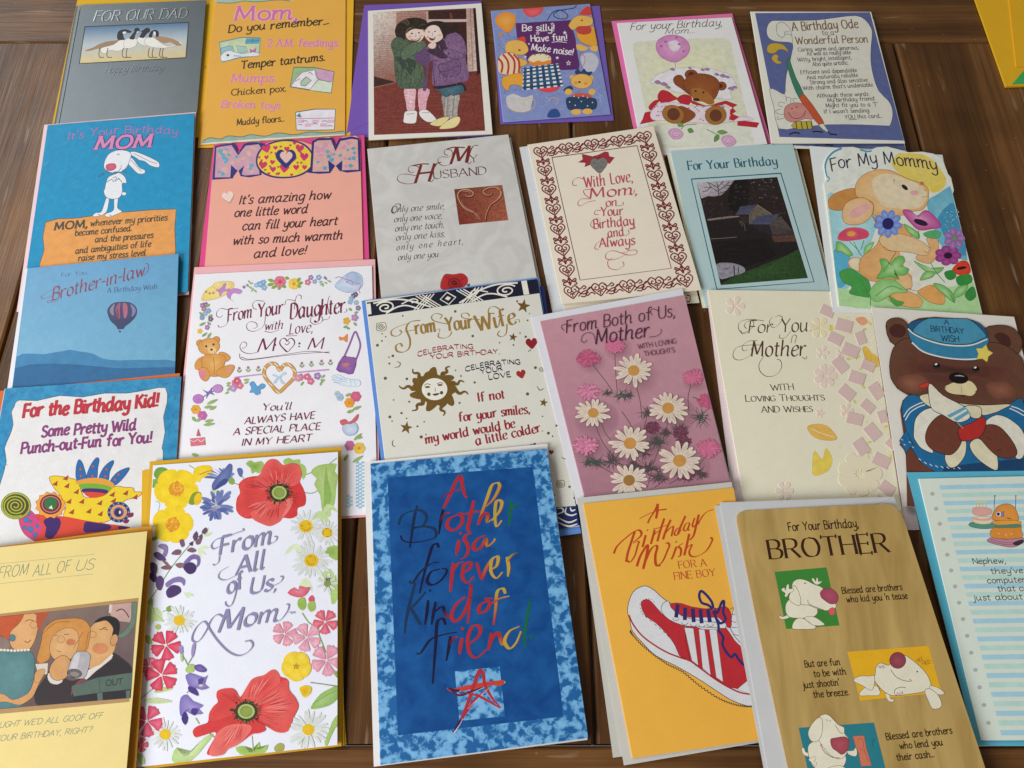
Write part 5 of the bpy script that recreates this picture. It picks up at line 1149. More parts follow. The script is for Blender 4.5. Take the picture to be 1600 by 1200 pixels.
for x, y, c, r in ((690, 255, '7ba8cf', 26), (715, 240, '7ba8cf', 20), (720, 280, '8ab0d0', 22), (660, 262, '93b4d2', 18), (1040, 240, 'd0748f', 24), (1062, 205, 'a878b0', 20), (1090, 235, '86a5cc', 18), (1120, 205, '8aa8d0', 22), (570, 275, '8a6a9a', 12), (595, 262, '8a6a9a', 10), (1165, 205, '7a6a98', 10), (1175, 215, '7a6a98', 8)): t.part('blossom'); flower(t, x, y, r, 5, c, 'e5d9c0', wd=.4)
t.part('baby_shoes'); t.P('bccce2', "1240,262 1300,200 1340,172 1375,163 1432,190 1442,260 1402,300 1340,316 1270,296", mat='wash', line='8a9cc0', lw=.6, center='d3deec'); t.P('aebfdc', "1330,185 1372,165 1420,200 1432,240 1380,262 1320,235", mat='wash', line='7f92b8', lw=.5)
for q in ("1305,215 1345,225 1385,245", "1320,245 1355,225 1370,255", "1385,240 1430,260 1415,300 1425,320", "1240,210 1270,200 1310,215"): t.L('c07fa8', q, 1.1)
for x, y, c in ((265, 410, '9a7aa8'), (290, 405, '8a6a98'), (275, 435, 'a87a9a'), (310, 450, '7ba0cc'), (285, 470, '8ab0d0'), (262, 500, '7a98c8'), (325, 510, '7a4f8a'), (300, 572, 'b07ab8'), (245, 600, 'e2bf4a'), (1385, 500, 'b088bc'), (1325, 525, 'e0a83a'), (1390, 330, '6a5a8a'), (1375, 340, '6a5a8a'), (1410, 430, '8a7a9a'), (1360, 360, '8fb0d0'), (1350, 385, '9ab8d4'), (1395, 390, '9ab8d4')): t.part('blossom'); flower(t, x, y, 20 if x not in (1385, 1325) else 28, 5, c, 'd9b45a', wd=.4)
for a in ((240, 560, 290, 535), (320, 400, 290, 425), (240, 460, 275, 490), (340, 480, 305, 495), (260, 640, 300, 610), (300, 650, 330, 610), (325, 555, 300, 530), (1320, 570, 1350, 585), (1400, 560, 1375, 535), (1340, 430, 1365, 450), (1410, 460, 1380, 465), (1300, 575, 1330, 560)): t.part('leaf'); leaf(t, *a, 9, '86a56a')
t.part('teddy_bear'); Tb, Tl = 'd3964a', '8a5424'
t.P(Tb, "238,800 282,788 278,840 240,882 210,872 212,835", mat='wash', line=Tl, lw=.5); t.P(Tb, "385,758 430,758 470,792 445,822 400,812", mat='wash', line=Tl, lw=.5)
t.P(Tb, "268,790 310,768 380,768 432,792 422,860 402,922 330,932 280,892 258,832", mat='wash', line=Tl, lw=.5, center='dfaa60'); t.P(Tb, "238,882 290,868 322,920 292,967 252,946", mat='wash', line=Tl, lw=.5); t.P(Tb, "378,882 450,850 497,852 492,890 442,942 370,922", mat='wash', line=Tl, lw=.5); t.E_('dd7f96', 266, 914, 22, 36, -10, mat='wash'); t.E_('dd8f80', 462, 882, 14, 32, 40, mat='wash')
t.E_(Tb, 245, 688, 26, line=Tl, lw=.5); t.E_(Tb, 366, 664, 26, line=Tl, lw=.5); t.E_(Tb, 312, 712, 80, 62, -8, mat='wash', line=Tl, lw=.5, center='e0b070'); t.E_('e5c080', 335, 742, 32, 26, mat='wash'); t.E_('33241c', 293, 711, 8); t.E_('33241c', 347, 697, 8); t.E_('33241c', 332, 735, 10, 8); t.L(Tl, "345,790 352,850 350,925", .7)
t.part('purse'); t.L('93629f', "1308,785 1345,700 1385,605 1408,640 1425,700 1412,760 1395,805", 2.6); t.P('80509a', "1298,785 1345,795 1398,800 1372,912 1310,905 1248,882", n=2, mat='wash', center='a274b0', line='5a3a70', lw=.5); t.P('94609f', "1300,788 1396,802 1380,848 1335,860 1280,835", n=2, mat='wash', line='5a3a70', lw=.5); t.P('c97f6a', "1295,838 1340,835 1335,858 1300,855")
t.part('butterfly'); t.P('dd8a4a', "1268,640 1300,645 1330,620 1332,660 1325,682 1300,665 1275,668", mat='wash')
t.part('butterfly'); t.P('5f9fce', "612,985 640,970 668,1005 700,985 728,998 712,1022 690,1030 690,1058 660,1068 640,1050 612,1050 625,1020", mat='wash', line='3f6a98', lw=.5)
t.part('divider_bar'); t.L('c190c6', "500,940 600,928 702,916", 2.0, sm=False)
t.part('divider_bar'); t.L('c190c6', "945,905 1070,893 1195,882", 2.0, sm=False)
t.part('heart_wreath'); hp = heart_pts(828, 940, 108, 4); t.L('a8793a', hp + [hp[0], hp[1]], 5.6); t.L('cf9e58', hp + [hp[0], hp[1]], 4.2)
for i in range(11): x, y = hp[i % 12]; t.L('e8e2d4', [(x - 14, y - 12), (x + 14, y + 12)], 1.3)
t.P('b5d0e4', "790,915 825,930 865,900 880,915 840,940 870,985 845,985 825,950 800,985 785,975 810,940 775,925", mat='wash')
t.part('tulip_row')
for x, y in ((535, 885), (600, 880), (675, 878), (995, 848), (1065, 842), (1140, 832), (1205, 830)): t.E_('b0708a', x, y - 12, 9, 11); leaf(t, x - 18, y - 2, x, y + 20, 6, '94aa7a'); leaf(t, x + 18, y - 2, x, y + 20, 6, '94aa7a')
for x, y, c in ((505, 980, 'd8708c'), (540, 1000, 'd8708c'), (520, 965, 'c85a7a'), (490, 1020, 'b890c4'), (985, 938, 'cf7a98'), (1035, 935, 'd0708e'), (1060, 968, 'd0708e'), (1110, 930, 'a080b8'), (965, 945, 'd090a8')): t.part('blossom'); flower(t, x, y, 27, 5, c, 'e5c9a0', wd=.42)
for a in ((440, 985, 475, 980), (445, 1040, 470, 1010), (440, 1000, 470, 1000), (565, 960, 610, 955), (570, 985, 605, 970), (430, 1060, 460, 1045), (985, 1000, 1010, 970), (1130, 1000, 1140, 970), (1165, 920, 1140, 945), (1150, 980, 1135, 950), (1165, 960, 1140, 960)): t.part('leaf'); leaf(t, *a, 8, '93ad72')
t.part('gloves'); t.P('dde5ee', "1215,935 1260,920 1330,950 1415,960 1420,1000 1340,1005 1260,985 1240,965", mat='wash', line='b3c6d8', lw=.5)
for q in ("1215,935 1270,950 1330,960", "1215,955 1275,965 1330,975", "1225,975 1280,980", "1350,950 1360,1000", "1380,955 1392,1000", "1230,925 1300,955"): t.L('9fb8cf', q, .8)
t.view(260, 560, 4.615)
t.part('verse')
for txt, p0, p1 in (("You'll", (688, 378), (900, 368)), ('ALWAYS HAVE', (562, 474), (1068, 434)), ('A SPECIAL PLACE', (480, 556), (1108, 514)), ('IN MY HEART', (540, 633), (1045, 598))): t.T(Bg, txt, p0, p1, 50, w=1.7, nib=35, slant=.15, bounce=.6)
t.part('rattle'); t.L('7a6aa0', "250,285 310,250 360,225", 1.4); t.E_('b878be', 228, 292, 38, 33, line='7a4a88', lw=.5, mat='wash'); t.E_('c08ac6', 370, 218, 36, 30, line='7a4a88', lw=.5, mat='wash'); t.P('7a6ab0', "260,225 300,240 330,205 325,240 345,265 310,255 285,290 290,255", mat='wash')
for x, y, c, r in ((210, 368, 'dfa23c', 34), (258, 412, 'c260a8', 34), (1365, 275, 'd0608c', 38), (1318, 320, 'e29a34', 36), (1320, 628, 'c26aa4', 36), (1390, 648, 'e5bf48', 42), (1250, 280, '9fc0d4', 26), (1230, 255, 'a8c6d8', 20)): t.part('blossom'); flower(t, x, y, r, 6, c, 'c98a3a', wd=.42)
for a in ((185, 420, 210, 455), (215, 455, 250, 430), (270, 355, 330, 345), (290, 330, 370, 295), (310, 370, 360, 345), (265, 480, 350, 470), (275, 455, 340, 445), (1300, 390, 1350, 375), (1340, 370, 1405, 345), (1290, 270, 1335, 255), (1350, 590, 1410, 540), (1360, 570, 1415, 570), (1340, 750, 1420, 700), (1280, 740, 1310, 690), (180, 690, 230, 700)): t.part('leaf'); leaf(t, *a, 11, '93ad6a')
t.part('perfume_bottle'); t.E_('aebed6', 1325, 505, 57, 52, line='7f95bc', lw=.6, center='d3deea', mat='wash'); t.P('d0606a', "1252,450 1290,440 1320,462 1380,402 1375,440 1335,470 1300,472 1265,480", mat='wash', line='9a3a48', lw=.5)
t.part('birthday_cake'); t.P('d87080', "170,580 275,570 280,622 176,632", False, 'wash', line='9a4450', lw=.5); t.P('c55a70', "215,560 228,505 245,560", False, 'wash'); t.L('e8d0d0', "172,590 200,600 225,585 250,600 276,582", 1)
t.part('checked_ribbon')
for i in range(26):
    for j in range(3):
        if (i + j) % 2 == 0: x, y = 1365 + j * 20, 745 + i * 13; t.P('8fbfd6', [(x, y), (x + 19, y - 2), (x + 19, y + 11), (x, y + 13)], False)
for i in range(7): x, y = 1300 + (i % 2) * 20, 985 + i * 13; t.P('9ac6da', [(x, y), (x + 19, y - 2), (x + 19, y + 11), (x, y + 13)], False)

# ---------------------------------------------------------------- From Your Wife
def wife_band(t):
    t.view(560, 420, 4.286); Nb, Cr = '15172c', 'dcd9cc'
    t.P(Nb, "56,226 600,145 1206,62 1226,162 640,240 66,320", False)
    qb = [(56, 226), (1206, 62), (1226, 162), (66, 320)]
    t.P(Cr, [bil(qb, .905, .03), bil(qb, .935, .03), bil(qb, .935, .97), bil(qb, .905, .97)], False); t.P(Cr, [bil(qb, 0, .1), bil(qb, .022, .1), bil(qb, .022, .85), bil(qb, 0, .85)], False)
    for u0, d in ((.11, 1), (.815, -1)):
        P = [bil(qb, u0 - d * .06 * (1 - .85 * i / 20) * math.cos(.5 + i * .55), .52 - .42 * (1 - .85 * i / 20) * math.sin(.5 + i * .55)) for i in range(21)]
        t.L(Cr, P, 2.2)
        t.L(Cr, [bil(qb, u0 - d * .07, .12), bil(qb, u0 + d * .04, .03), bil(qb, u0 + d * .14, .25), bil(qb, u0 + d * .27, .92)], 2.4)
        t.L(Cr, [bil(qb, u0 + d * .0, .95), bil(qb, u0 + d * .07, .62), bil(qb, u0 + d * .13, .6), bil(qb, u0 + d * .2, .95)], 2.2)
        t.L(Cr, [bil(qb, u0 + d * .1, .45), bil(qb, u0 + d * .17, .2), bil(qb, u0 + d * .2, .4), bil(qb, u0 + d * .16, .45)], 1.8)
    for k in range(3):
        o = .02 * k
        t.L(Cr, [bil(qb, .28 + o, .98), bil(qb, .37 + o, .05)], 1.6, sm=False); t.L(Cr, [bil(qb, .3 + o, .02), bil(qb, .4 + o, .98)], 1.6, sm=False)
        t.L(Cr, [bil(qb, .56 + o, .98), bil(qb, .65 + o, .05)], 1.6, sm=False); t.L(Cr, [bil(qb, .54 + o, .02), bil(qb, .64 + o, .98)], 1.6, sm=False)
    dm = [bil(qb, .485, .08), bil(qb, .53, .5), bil(qb, .485, .92), bil(qb, .44, .5)]; t.L(Cr, dm + dm[:2], 1.8, sm=False)
    dm = [bil(qb, .485, .35), bil(qb, .503, .5), bil(qb, .485, .65), bil(qb, .467, .5)]; t.P(Cr, dm, False)
t = cP
t.part('navy_band'); wife_band(t)
Gd, Rd_, Nd = '94733a', '8e2630', '1d1d38'
t.part('lettering', label='large gold lettering')
for txt, p0, p1, h in (('rom', (385, 440), (520, 420), 92), ('Your', (590, 418), (768, 396), 92), ('Wife', (800, 420), (1062, 366), 108)): t.T(Gd, txt, p0, p1, h, w=2.1, nib=15)
for q, w in (("415,345 350,355 320,400 345,470 340,530 300,558 258,550 252,515 280,500 295,520", 3.2), ("330,365 260,390 222,415 225,445 262,450 290,425 275,410", 2.4), ("310,420 385,408", 2.2), ("600,370 545,360 500,345 490,320 515,300 560,310 545,335", 2.0), ("625,420 610,450 570,465 535,455 540,430", 2.2), ("812,340 740,335 695,325 695,300 730,298 745,318", 2.0), ("940,385 950,290 920,255 880,260 870,295 895,300", 2.0), ("995,370 990,430 960,455 932,440 945,415", 2.2), ("1040,345 1075,340 1078,360", 1.4), ("520,405 545,405 540,425", 1.3)): t.L(Gd, q, w, nib=20)
t.part('lettering', label='dark red lettering')
t.T(Rd_, 'CELEBRATING', (396, 590), (770, 537), 31, w=3.3, nib=75, bow=.55); t.T(Rd_, 'YOUR BIRTHDAY,', (482, 606), (946, 568), 31, w=3.3, nib=75, bow=.1)
line_list(t, Rd_, [('If not', (805, 892), (982, 866)), ('for your smiles,', (672, 1024), (1145, 966)), ('my world would be', (452, 1172), (1052, 1062)), ('a little colder.', (790, 1184), (1235, 1088))], 60, w=2.5, serif=True, nib=15, bounce=.5)
t.part('lettering', label='navy lettering')
t.T(Nd, 'CELEBRATING', (716, 690), (1085, 640), 31, w=3.3, nib=75, bow=.5); line_list(t, Nd, [('YOUR', (820, 706), (966, 680)), ('LOVE', (872, 743), (1022, 722))], 34, w=3.1, nib=75)
t.part('heart'); heart(t, 1160, 500, 38, '861c2a', -5)
t.part('heart'); heart(t, 1090, 706, 30, '9a2a2a', -15)
t.part('sun_face')
cx, cy = 510, 806
for a, R_ in ((-62, 205), (-135, 215), (-176, 240), (130, 225), (72, 215), (8, 230), (-18, 205)):
    c, s_ = math.cos(math.radians(a)), math.sin(math.radians(a)); P = []
    for i in range(9):
        r = 90 + (R_ - 90) * i / 8; wv = 11 * math.sin(i * 1.7); P.append((cx + r * c - wv * s_, cy + .86 * (r * s_ + wv * c)))
    t.L(Gd, P, 8.5, taper='end', mat='foil')
for a, R_ in ((-95, 160), (-42, 150), (-155, 155), (160, 160), (102, 165), (42, 165), (-5, 140), (-115, 135), (185, 140), (60, 140)):
    c, s_ = math.cos(math.radians(a)), math.sin(math.radians(a))
    t.P(Gd, [(cx + 80 * c + 52 * s_, cy + .86 * (80 * s_ - 52 * c)), (cx + R_ * c + 14 * s_, cy + .86 * (R_ * s_ - 14 * c)), (cx + (R_ + 8) * c - 22 * s_, cy + .86 * ((R_ + 8) * s_ + 22 * c)), (cx + 110 * c - 30 * s_, cy + .86 * (110 * s_ + 30 * c)), (cx + 80 * c - 55 * s_, cy + .86 * (80 * s_ + 55 * c))], n=3, mat='foil')
t.E_(Gd, cx, cy, 112, 98, n=24, mat='foil'); t.E_('dcd9cc', cx, cy, 86, 74, n=24)
for q in ("440,782 460,770 485,778", "525,770 550,762 568,770"): t.L('6b542c', q, 1.1)
t.E_('6b542c', 463, 792, 18, 7); t.E_('6b542c', 547, 778, 18, 7); t.L('6b542c', "512,795 518,815 510,820", .8); t.E_('5a4a34', 472, 840, 12); t.E_('5a4a34', 557, 830, 12); t.P('4a423c', "495,842 518,834 545,834 520,850")
t.part('star')
for i, (x, y, r) in enumerate(((1105, 250, 48), (1035, 458, 30), (320, 1065, 44), (1240, 896, 30))):
    if i: t.part('star')
    star(t, x, y, r, Gd, -80, inn=.4, mat='foil')
t.part('gold_dots')
for x, y, r in ((648, 285, 9), (765, 450, 9), (127, 512, 10), (296, 315, 6), (158, 435, 5), (182, 455, 5), (157, 483, 6), (230, 583, 9), (205, 592, 5), (207, 634, 7), (180, 733, 11), (324, 737, 9), (778, 761, 8), (686, 718, 6), (677, 898, 7), (340, 890, 7), (235, 878, 5), (288, 966, 8), (210, 992, 10), (225, 1020, 5), (322, 1002, 5), (395, 1055, 7), (440, 1024, 5), (420, 1126, 11), (452, 1110, 5), (1063, 217, 7), (1120, 455, 8), (1038, 510, 6), (1133, 345, 6), (1082, 430, 5), (1185, 662, 10), (1132, 838, 11), (1232, 988, 5), (1326, 1050, 8), (1272, 1100, 10), (1300, 1120, 5), (1145, 300, 4), (650, 680, 5), (1150, 545, 5), (1140, 552, 4), (945, 495, 5)): t.E_('5f5638', x, y, r, n=8)
for q in ("255,620 280,632 270,655 240,662", "235,1145 226,1165 232,1185 248,1192", "1195,785 1215,812 1245,800"): t.part('moon'); t.L('5f5638', q, 1.3, taper='both')
t.part('spiral'); spiral(t, 150, 386, 26, 2.2, '6b5a34', .8); t.L('6b5a34', "122,365 178,362 180,410 125,412 122,365", .7); t.part('spiral'); spiral(t, 1225, 672, 20, 1.6, '6b5a34', .8)
t.view(700, 560, 4.138); t.part('gold_dots')
for x, y, r in ((700, 435, 7), (648, 484, 9), (676, 504, 5), (785, 830, 8), (818, 902, 8), (690, 884, 5)): t.E_('5f5638', x, y, r, n=8)
t.part('spiral'); spiral(t, 726, 810, 20, 2, '6b5a34', .8); t.L('6b5a34', "704,792 748,790 750,828 706,830 704,792", .7); t.L('5f5638', "735,640 755,650 765,640", 1)
t.part('heart'); heart(t, 668, 606, 14, '861c2a'); t.E_('2a2a2a', 560, 555, 9); t.L('2a2a2a', "528,560 548,556", 1.2)
t.part('navy_band'); t.P('1d2a62', "560,975 700,962 832,953 850,1078 700,1112 560,1140", False)
for q in ("700,1010 745,990 735,968 705,970", "705,1025 780,1060 845,1035", "712,1060 780,1085 850,1065", "765,960 760,1000 800,1015 840,1000", "790,962 800,985 830,975"): t.L('dcd9cc', q, 2.6, taper='both')

# ---------------------------------------------------------------- From Both of Us: daisies
t = cQ; t.view(830, 450, 3.528)
t.part('photograph')
t.R("53,186 844,39 1094,1068 296,1144", 'b3848f', 'b48791', 'a47784', '996c7a', n=8, mat='ink')
pic = t.order[-1]
for x, y, r in ((585, 490, 130), (360, 720, 125), (775, 700, 135), (560, 890, 150), (840, 990, 150), (480, 335, 80), (330, 405, 85), (910, 510, 80), (320, 890, 95), (660, 850, 150)):
    t.P('ab7d88' if y < 700 else '9e717e', [(x + r * math.cos(a), y + .85 * r * math.sin(a)) for a in (i * .3927 for i in range(16))], False, 'ink', center='7d5865')
t.part('stems_and_foliage', parent=pic); Gf = '3d4a44'
for q in ("342,720 400,860 520,1000 600,1100", "755,700 740,800 680,950 640,1100", "545,890 560,980 600,1080", "818,990 760,1040 680,1100", "300,900 380,980 520,1060", "975,910 900,1000 760,1080", "320,400 400,500 450,570", "460,340 465,450 475,580", "575,530 600,620 610,720", "500,680 540,740 565,790", "385,740 410,800 440,840", "885,520 865,600 870,680", "940,620 890,600", "640,700 620,780", "560,900 600,960"): t.L('5a4f48', q, 1.3)
for x, y, r in ((500, 590, 75), (420, 580, 40), (540, 590, 40), (640, 690, 60), (940, 715, 85), (360, 960, 75), (310, 960, 45), (450, 950, 80), (620, 900, 70), (690, 850, 75), (740, 800, 50), (820, 780, 60), (850, 1020, 80), (640, 1000, 80), (700, 1040, 70), (930, 1020, 60), (560, 980, 60)): needles(t, x, y, r, Gf if (x + r) % 2 else '4a4444', 34, 1.2)
for x, y, r in ((665, 770, 42), (820, 800, 40), (840, 850, 40), (850, 1010, 60)): ruffle(t, x, y, r, '5a3240', '6f3f52', 11)
t.part('carnation', parent=pic)
for i, (x, y, r) in enumerate(((460, 318, 58), (312, 388, 64), (315, 572, 62), (893, 492, 60), (975, 622, 58), (300, 868, 68), (978, 885, 70))):
    if i: t.part('carnation', parent=pic)
    ruffle(t, x, y, r, 'b25f7e', ('bf6a86', 'a84868', 'c08098')[i % 3], 16, .72)
t.part('daisy', parent=pic)
for i, (x, y, r) in enumerate(((565, 455, 108), (342, 688, 100), (755, 662, 112), (545, 856, 118), (818, 952, 124), (540, 1060, 110))):
    if i: t.part('daisy', parent=pic)
    daisy(t, x, y, r, 17, 'd2c3b2', 'b58444' if y < 1000 else '8f6a34', .3, .86, rot=i * 13, shade='b8a79a')
t.part('lettering'); Pd = '43203a'
t.T(Pd, 'From Both of Us,', (190, 250), (788, 158), 66, w=1.0, slant=.3); t.T(Pd, 'Mother', (352, 312), (650, 270), 78, w=1.1, slant=.32)
for q in ("355,310 345,260 315,245 285,260 275,290 295,300 305,285", "650,270 690,265 715,245 715,225", "220,205 180,200 165,215 180,235", "700,125 670,115 655,130 668,150"): t.L(Pd, q, .8)
t.T(Pd, 'WITH LOVING', (590, 338), (800, 306), 26, w=1.2); t.T(Pd, 'THOUGHTS', (624, 378), (792, 355), 26, w=1.2)

# ---------------------------------------------------------------- For You, Mother
t = cR; t.view(1090, 440, 3.43)
t.part('lattice_tile')
tiles = [(785, 235, 44, 15), (738, 305, 38, 25), (875, 300, 34, 70), (820, 370, 44, 22), (765, 445, 42, 50), (915, 450, 36, 25), (855, 515, 42, 18), (800, 595, 42, 40), (958, 585, 42, 55), (912, 668, 36, 40), (843, 735, 42, 15), (992, 722, 32, 70), (938, 805, 44, 50), (878, 885, 44, 55), (985, 960, 44, 25), (1015, 1108, 40, 35), (695, 158, 36, 25), (985, 1180, 36, 30), (1040, 870, 30, 40), (1050, 1240, 34, 20)]
for x, y, r, a in tiles:
    c, s_ = math.cos(math.radians(a)), math.sin(math.radians(a))
    P = [(x + r * (u * c - .72 * v * s_), y + r * (u * s_ + .72 * v * c)) for u, v in ((-1, -1), (1, -1), (1, 1), (-1, 1))]
    if (x, y) != tiles[0][:2]: t.part('lattice_tile')
    v_ = (t.vx, t.vy, t.vs); Pp = [t.px(p) for p in P]; t.view(0, 0, 1); t.slab(Pp, 'bea6a1', .4, .4); t.view(*v_)
def emboss(x, y, r, n, col, z=.3):
    t.part('embossed_flower')
    for i in range(n):
        a = 2 * math.pi * i / n; c, s_ = math.cos(a), math.sin(a)
        P = [t.px((x + r * (u * c - v * s_), y + r * (u * s_ + v * c))) for u, v in smooth_closed([(.15, 0), (.5, .22), (.9, .26), (1.02, 0), (.9, -.26), (.5, -.22)], 2)]
        v_ = (t.vx, t.vy, t.vs); t.view(0, 0, 1); t.slab(P, col, z + .05, z + .012 * (i % 4), mat='paper'); t.view(*v_)
    t.E_(col, x, y, r * .2)
for a in ((870, 1030, 118, 9, 'cfc6ac'), (685, 505, 62, 7, 'd8c6ba'), (200, 130, 52, 5, 'cfbfb2'), (655, 245, 55, 6, 'd4cba8'), (670, 380, 34, 5, 'd2c4b4'), (800, 690, 36, 5, 'd0bcae'), (770, 385, 26, 5, 'd0bcae'), (465, 1120, 48, 6, 'cfbfb2'), (960, 570, 30, 5, 'd4cba8'), (655, 705, 22, 5, 'd8c6ba'), (1040, 640, 28, 5, 'cfbfb2')): emboss(*a)
t.part('embossed_leaves')
g = random.Random(21)
for i in range(46):
    x, y = g.uniform(720, 1040), g.uniform(180, 1180)
    if x < 640 + (y - 100) * .16: continue
    a = g.uniform(0, 3.1); leaf(t, x, y, x + 34 * math.cos(a), y + 26 * math.sin(a), 7, 'b9b86a' if i % 3 else 'cfc59a')
t.part('butterfly'); t.P('ccb64e', "615,1000 618,940 630,908 668,952 688,893 722,952 702,1010 652,1036 620,1036", mat='wash', line='b09a48', lw=.5)
t.part('butterfly'); t.P('c9a04e', "588,780 640,763 702,780 748,842 682,850 622,830", mat='wash', line='a87a38', lw=.5); t.L('d9cfb0', "610,790 670,815 735,835", 1.2)
t.part('butterfly'); t.P('d0ac48', "885,360 905,350 935,385 965,405 970,455 935,450 905,425", mat='wash', line='a87a38', lw=.5)
t.part('butterfly'); t.P('c98f6a', "850,195 890,190 915,215 885,235 855,215", mat='wash'); t.P('cbb75a', "695,240 720,232 730,255 705,262", mat='wash')
t.part('lettering'); Br = '4a2f22'
t.T(Br, 'For', (270, 276), (400, 272), 66, w=1.5, nib=35, slant=.3); t.T(Br, 'You.', (445, 272), (606, 266), 72, w=1.5, nib=35, slant=.3); t.T(Br, 'Mother', (285, 402), (578, 398), 82, w=1.6, nib=35, slant=.3)
for q in ("355,210 280,202 230,215 218,245 240,275 290,250 300,215 270,212 250,235 262,252", "275,270 240,280 232,262", "400,190 385,215 400,245 430,235 455,195 435,182 415,190", "500,265 470,300 440,302 440,285", "320,315 270,320 240,345 245,370 270,365", "350,340 280,340 215,350 190,385 200,415 240,418 285,390 290,355", "355,400 330,440 335,480 370,508 420,500 450,460 445,425 425,415", "500,330 510,290 530,292 520,330", "560,405 580,415 585,400"): t.L(Br, q, 1.1, nib=35)
t.T(Br, 'WITH', (395, 584), (516, 579), 32, w=1.5, nib=20, serif=True); t.T(Br, 'Loving Thoughts', (257, 643), (682, 636), 34, w=1.5, nib=20, serif=True, sc=.82); t.T(Br, 'and Wishes'.replace('and', 'AND'), (344, 702), (618, 697), 33, w=1.5, nib=20, serif=True, sc=.85)

# ---------------------------------------------------------------- sailor bear
t = cS; t.view(1350, 450, 3.872)
K0 = '2a1a18'; Fb = '61402f'
def outl(c, q, mat='wash', lw=1.0, center=None, sm=True): t.P(c, q, sm, mat, line=K0, lw=lw, center=center)
t.part('bear_head')
outl(Fb, "130,232 145,195 190,180 235,190 265,225 285,300 250,340 200,348 160,318 138,275"); t.P('45241f', "152,252 188,218 240,230 254,272 222,300 172,290", mat='wash')
outl(Fb, "735,250 780,228 850,226 910,248 950,300 955,350 925,400 880,390 760,330"); t.P('45241f', "788,288 830,268 880,300 885,352 832,340", mat='wash')
t.P(Fb, "190,345 160,420 155,500 175,570 230,625 330,655 400,668 470,700 600,712 760,708 880,700 968,690 968,470 930,400 800,330 500,330 280,300", n=3, mat='wash', center='54302a', line=K0, lw=1.0)
t.P('63382c', "230,450 350,425 480,450 640,470 800,465 900,500 820,560 700,540 600,560 480,530 350,520 240,500", mat='wash', center='3c2421'); t.P('6a4031', "210,540 330,520 400,590 300,640 215,600", mat='wash', center='8a5a44'); t.P('6a4031', "740,580 870,570 920,650 790,670", mat='wash', center='8a5a44')
for x, y in ((440, 471), (677, 491)): t.E_('0f0b0c', x, y, 21, 20); t.E_('e9e4dc', x - 4, y - 10, 9, 6, -20); t.L('4a4a4a', [(x - 14, y + 8), (x, y + 15), (x + 12, y + 9)], .7)
t.P('d2c498', "488,600 520,580 575,562 640,562 675,592 682,622 652,652 602,647 545,642 505,628", mat='wash', line='6a5a3a', lw=.5); t.L('8a7a52', "588,590 592,640", .7); t.L(K0, "485,600 500,605", 1); t.L(K0, "585,650 600,655 612,648", 1.4); t.L(K0, "672,630 685,620", 1)
t.P('b53a2c', "330,592 365,576 397,572 384,600 348,606", line=K0, lw=.6)
t.part('nose', parent=t.order[-1]); t.E_('120d0f', 572, 545, 60, 34, 8); t.P('9aa0a8', "545,532 580,526 610,536 580,534", n=2)
t.part('sailor_hat')
outl('1f5580', "262,236 290,205 350,190 390,184 335,215 300,268"); outl('1f5580', "630,190 700,215 745,265 748,300 735,308 700,240")
outl('448ba8', "298,268 330,215 400,180 500,174 622,184 700,240 738,302 640,338 500,336 380,306")
outl('327a9c', "262,236 300,268 380,306 500,336 640,338 748,296 745,352 690,432 600,438 480,426 360,390 290,330")
t.L('d5d6cc', "266,246 305,280 385,316 500,345 640,347 745,310", 2.0); t.L('d5d6cc', "290,330 360,386 480,420 600,432 690,428", 2.2)
t.part('lettering', parent=t.order[-1])
for txt, p0, p1, h in (('A', (486, 220), (516, 222), 30), ('BIRTHDAY', (405, 262), (606, 278), 33), ('WISH', (470, 320), (576, 327), 36)): t.T('1c3450', txt, p0, p1, h, w=1.6)
t.part('star', parent=t.order[-2]); star(t, 725, 396, 56, 'd9c860', -75, inn=.6, line='8a7a2a', lw=.8)
t.part('sailor_suit'); Sb = '1c6492'
outl(Sb, "228,740 240,680 278,648 335,655 400,718 560,760 700,760 870,705 968,700 968,1160 850,1150 700,1165 500,1160 420,1105 330,1055 285,975 250,850", sm=True); outl(Sb, "215,925 255,860 300,950 282,965 255,1000", sm=False)
t.P('1b3f66', "480,1080 968,1030 968,1170 470,1170", False, 'wash'); t.L('dfe3e0', "240,780 270,735 320,705 360,690", 1.6); t.L('dfe3e0', "250,800 280,752 330,720 370,706", 1.6); t.L('dfe3e0', "890,715 930,728 968,748", 1.6); t.L('dfe3e0', "880,728 920,745 968,772", 1.6)
for i in range(9): x, y = 295 + i * 34, 985 + 90 * (1 - math.exp(-i * .5)); t.L('e4e6e2', [(x, y + 10), (x + 16, y + 22)], 1.1)
for x, y in ((225, 915), (240, 945), (270, 930), (290, 960)): t.L('e4e6e2', [(x, y), (x + 12, y + 6)], 1.0)
outl('cfc7a8', "335,656 400,720 500,720 620,715 700,735 720,770 790,755 830,738 885,703 720,708 560,692 430,640"); outl('cfc7a8', "610,718 690,715 712,745 700,785 650,782")
outl('d3ccae', "490,1012 560,950 615,922 612,1010 562,1077 512,1082"); outl('d3ccae', "640,942 692,910 760,970 802,1000 806,1102 722,1062 660,1002")
outl('d6d4c6', "300,890 312,790 370,735 440,728 480,768 420,830 385,900 420,996 350,972 315,930"); outl('d6d4c6', "730,820 800,768 890,798 968,880 968,1012 922,1032 900,960 820,868")
outl('6a3a2c', "372,920 384,850 430,790 482,768 560,820 592,880 582,950 532,1006 470,1002 405,972"); outl('6a3a2c', "688,870 740,828 820,840 900,930 926,1002 880,1032 800,1012 720,932")
outl('6a3a2c', "256,1000 282,962 345,1060 430,1112 258,1106", sm=False)
for q in ("560,880 590,890", "740,900 770,920", "800,985 830,975"): t.L(K0, q, .9)
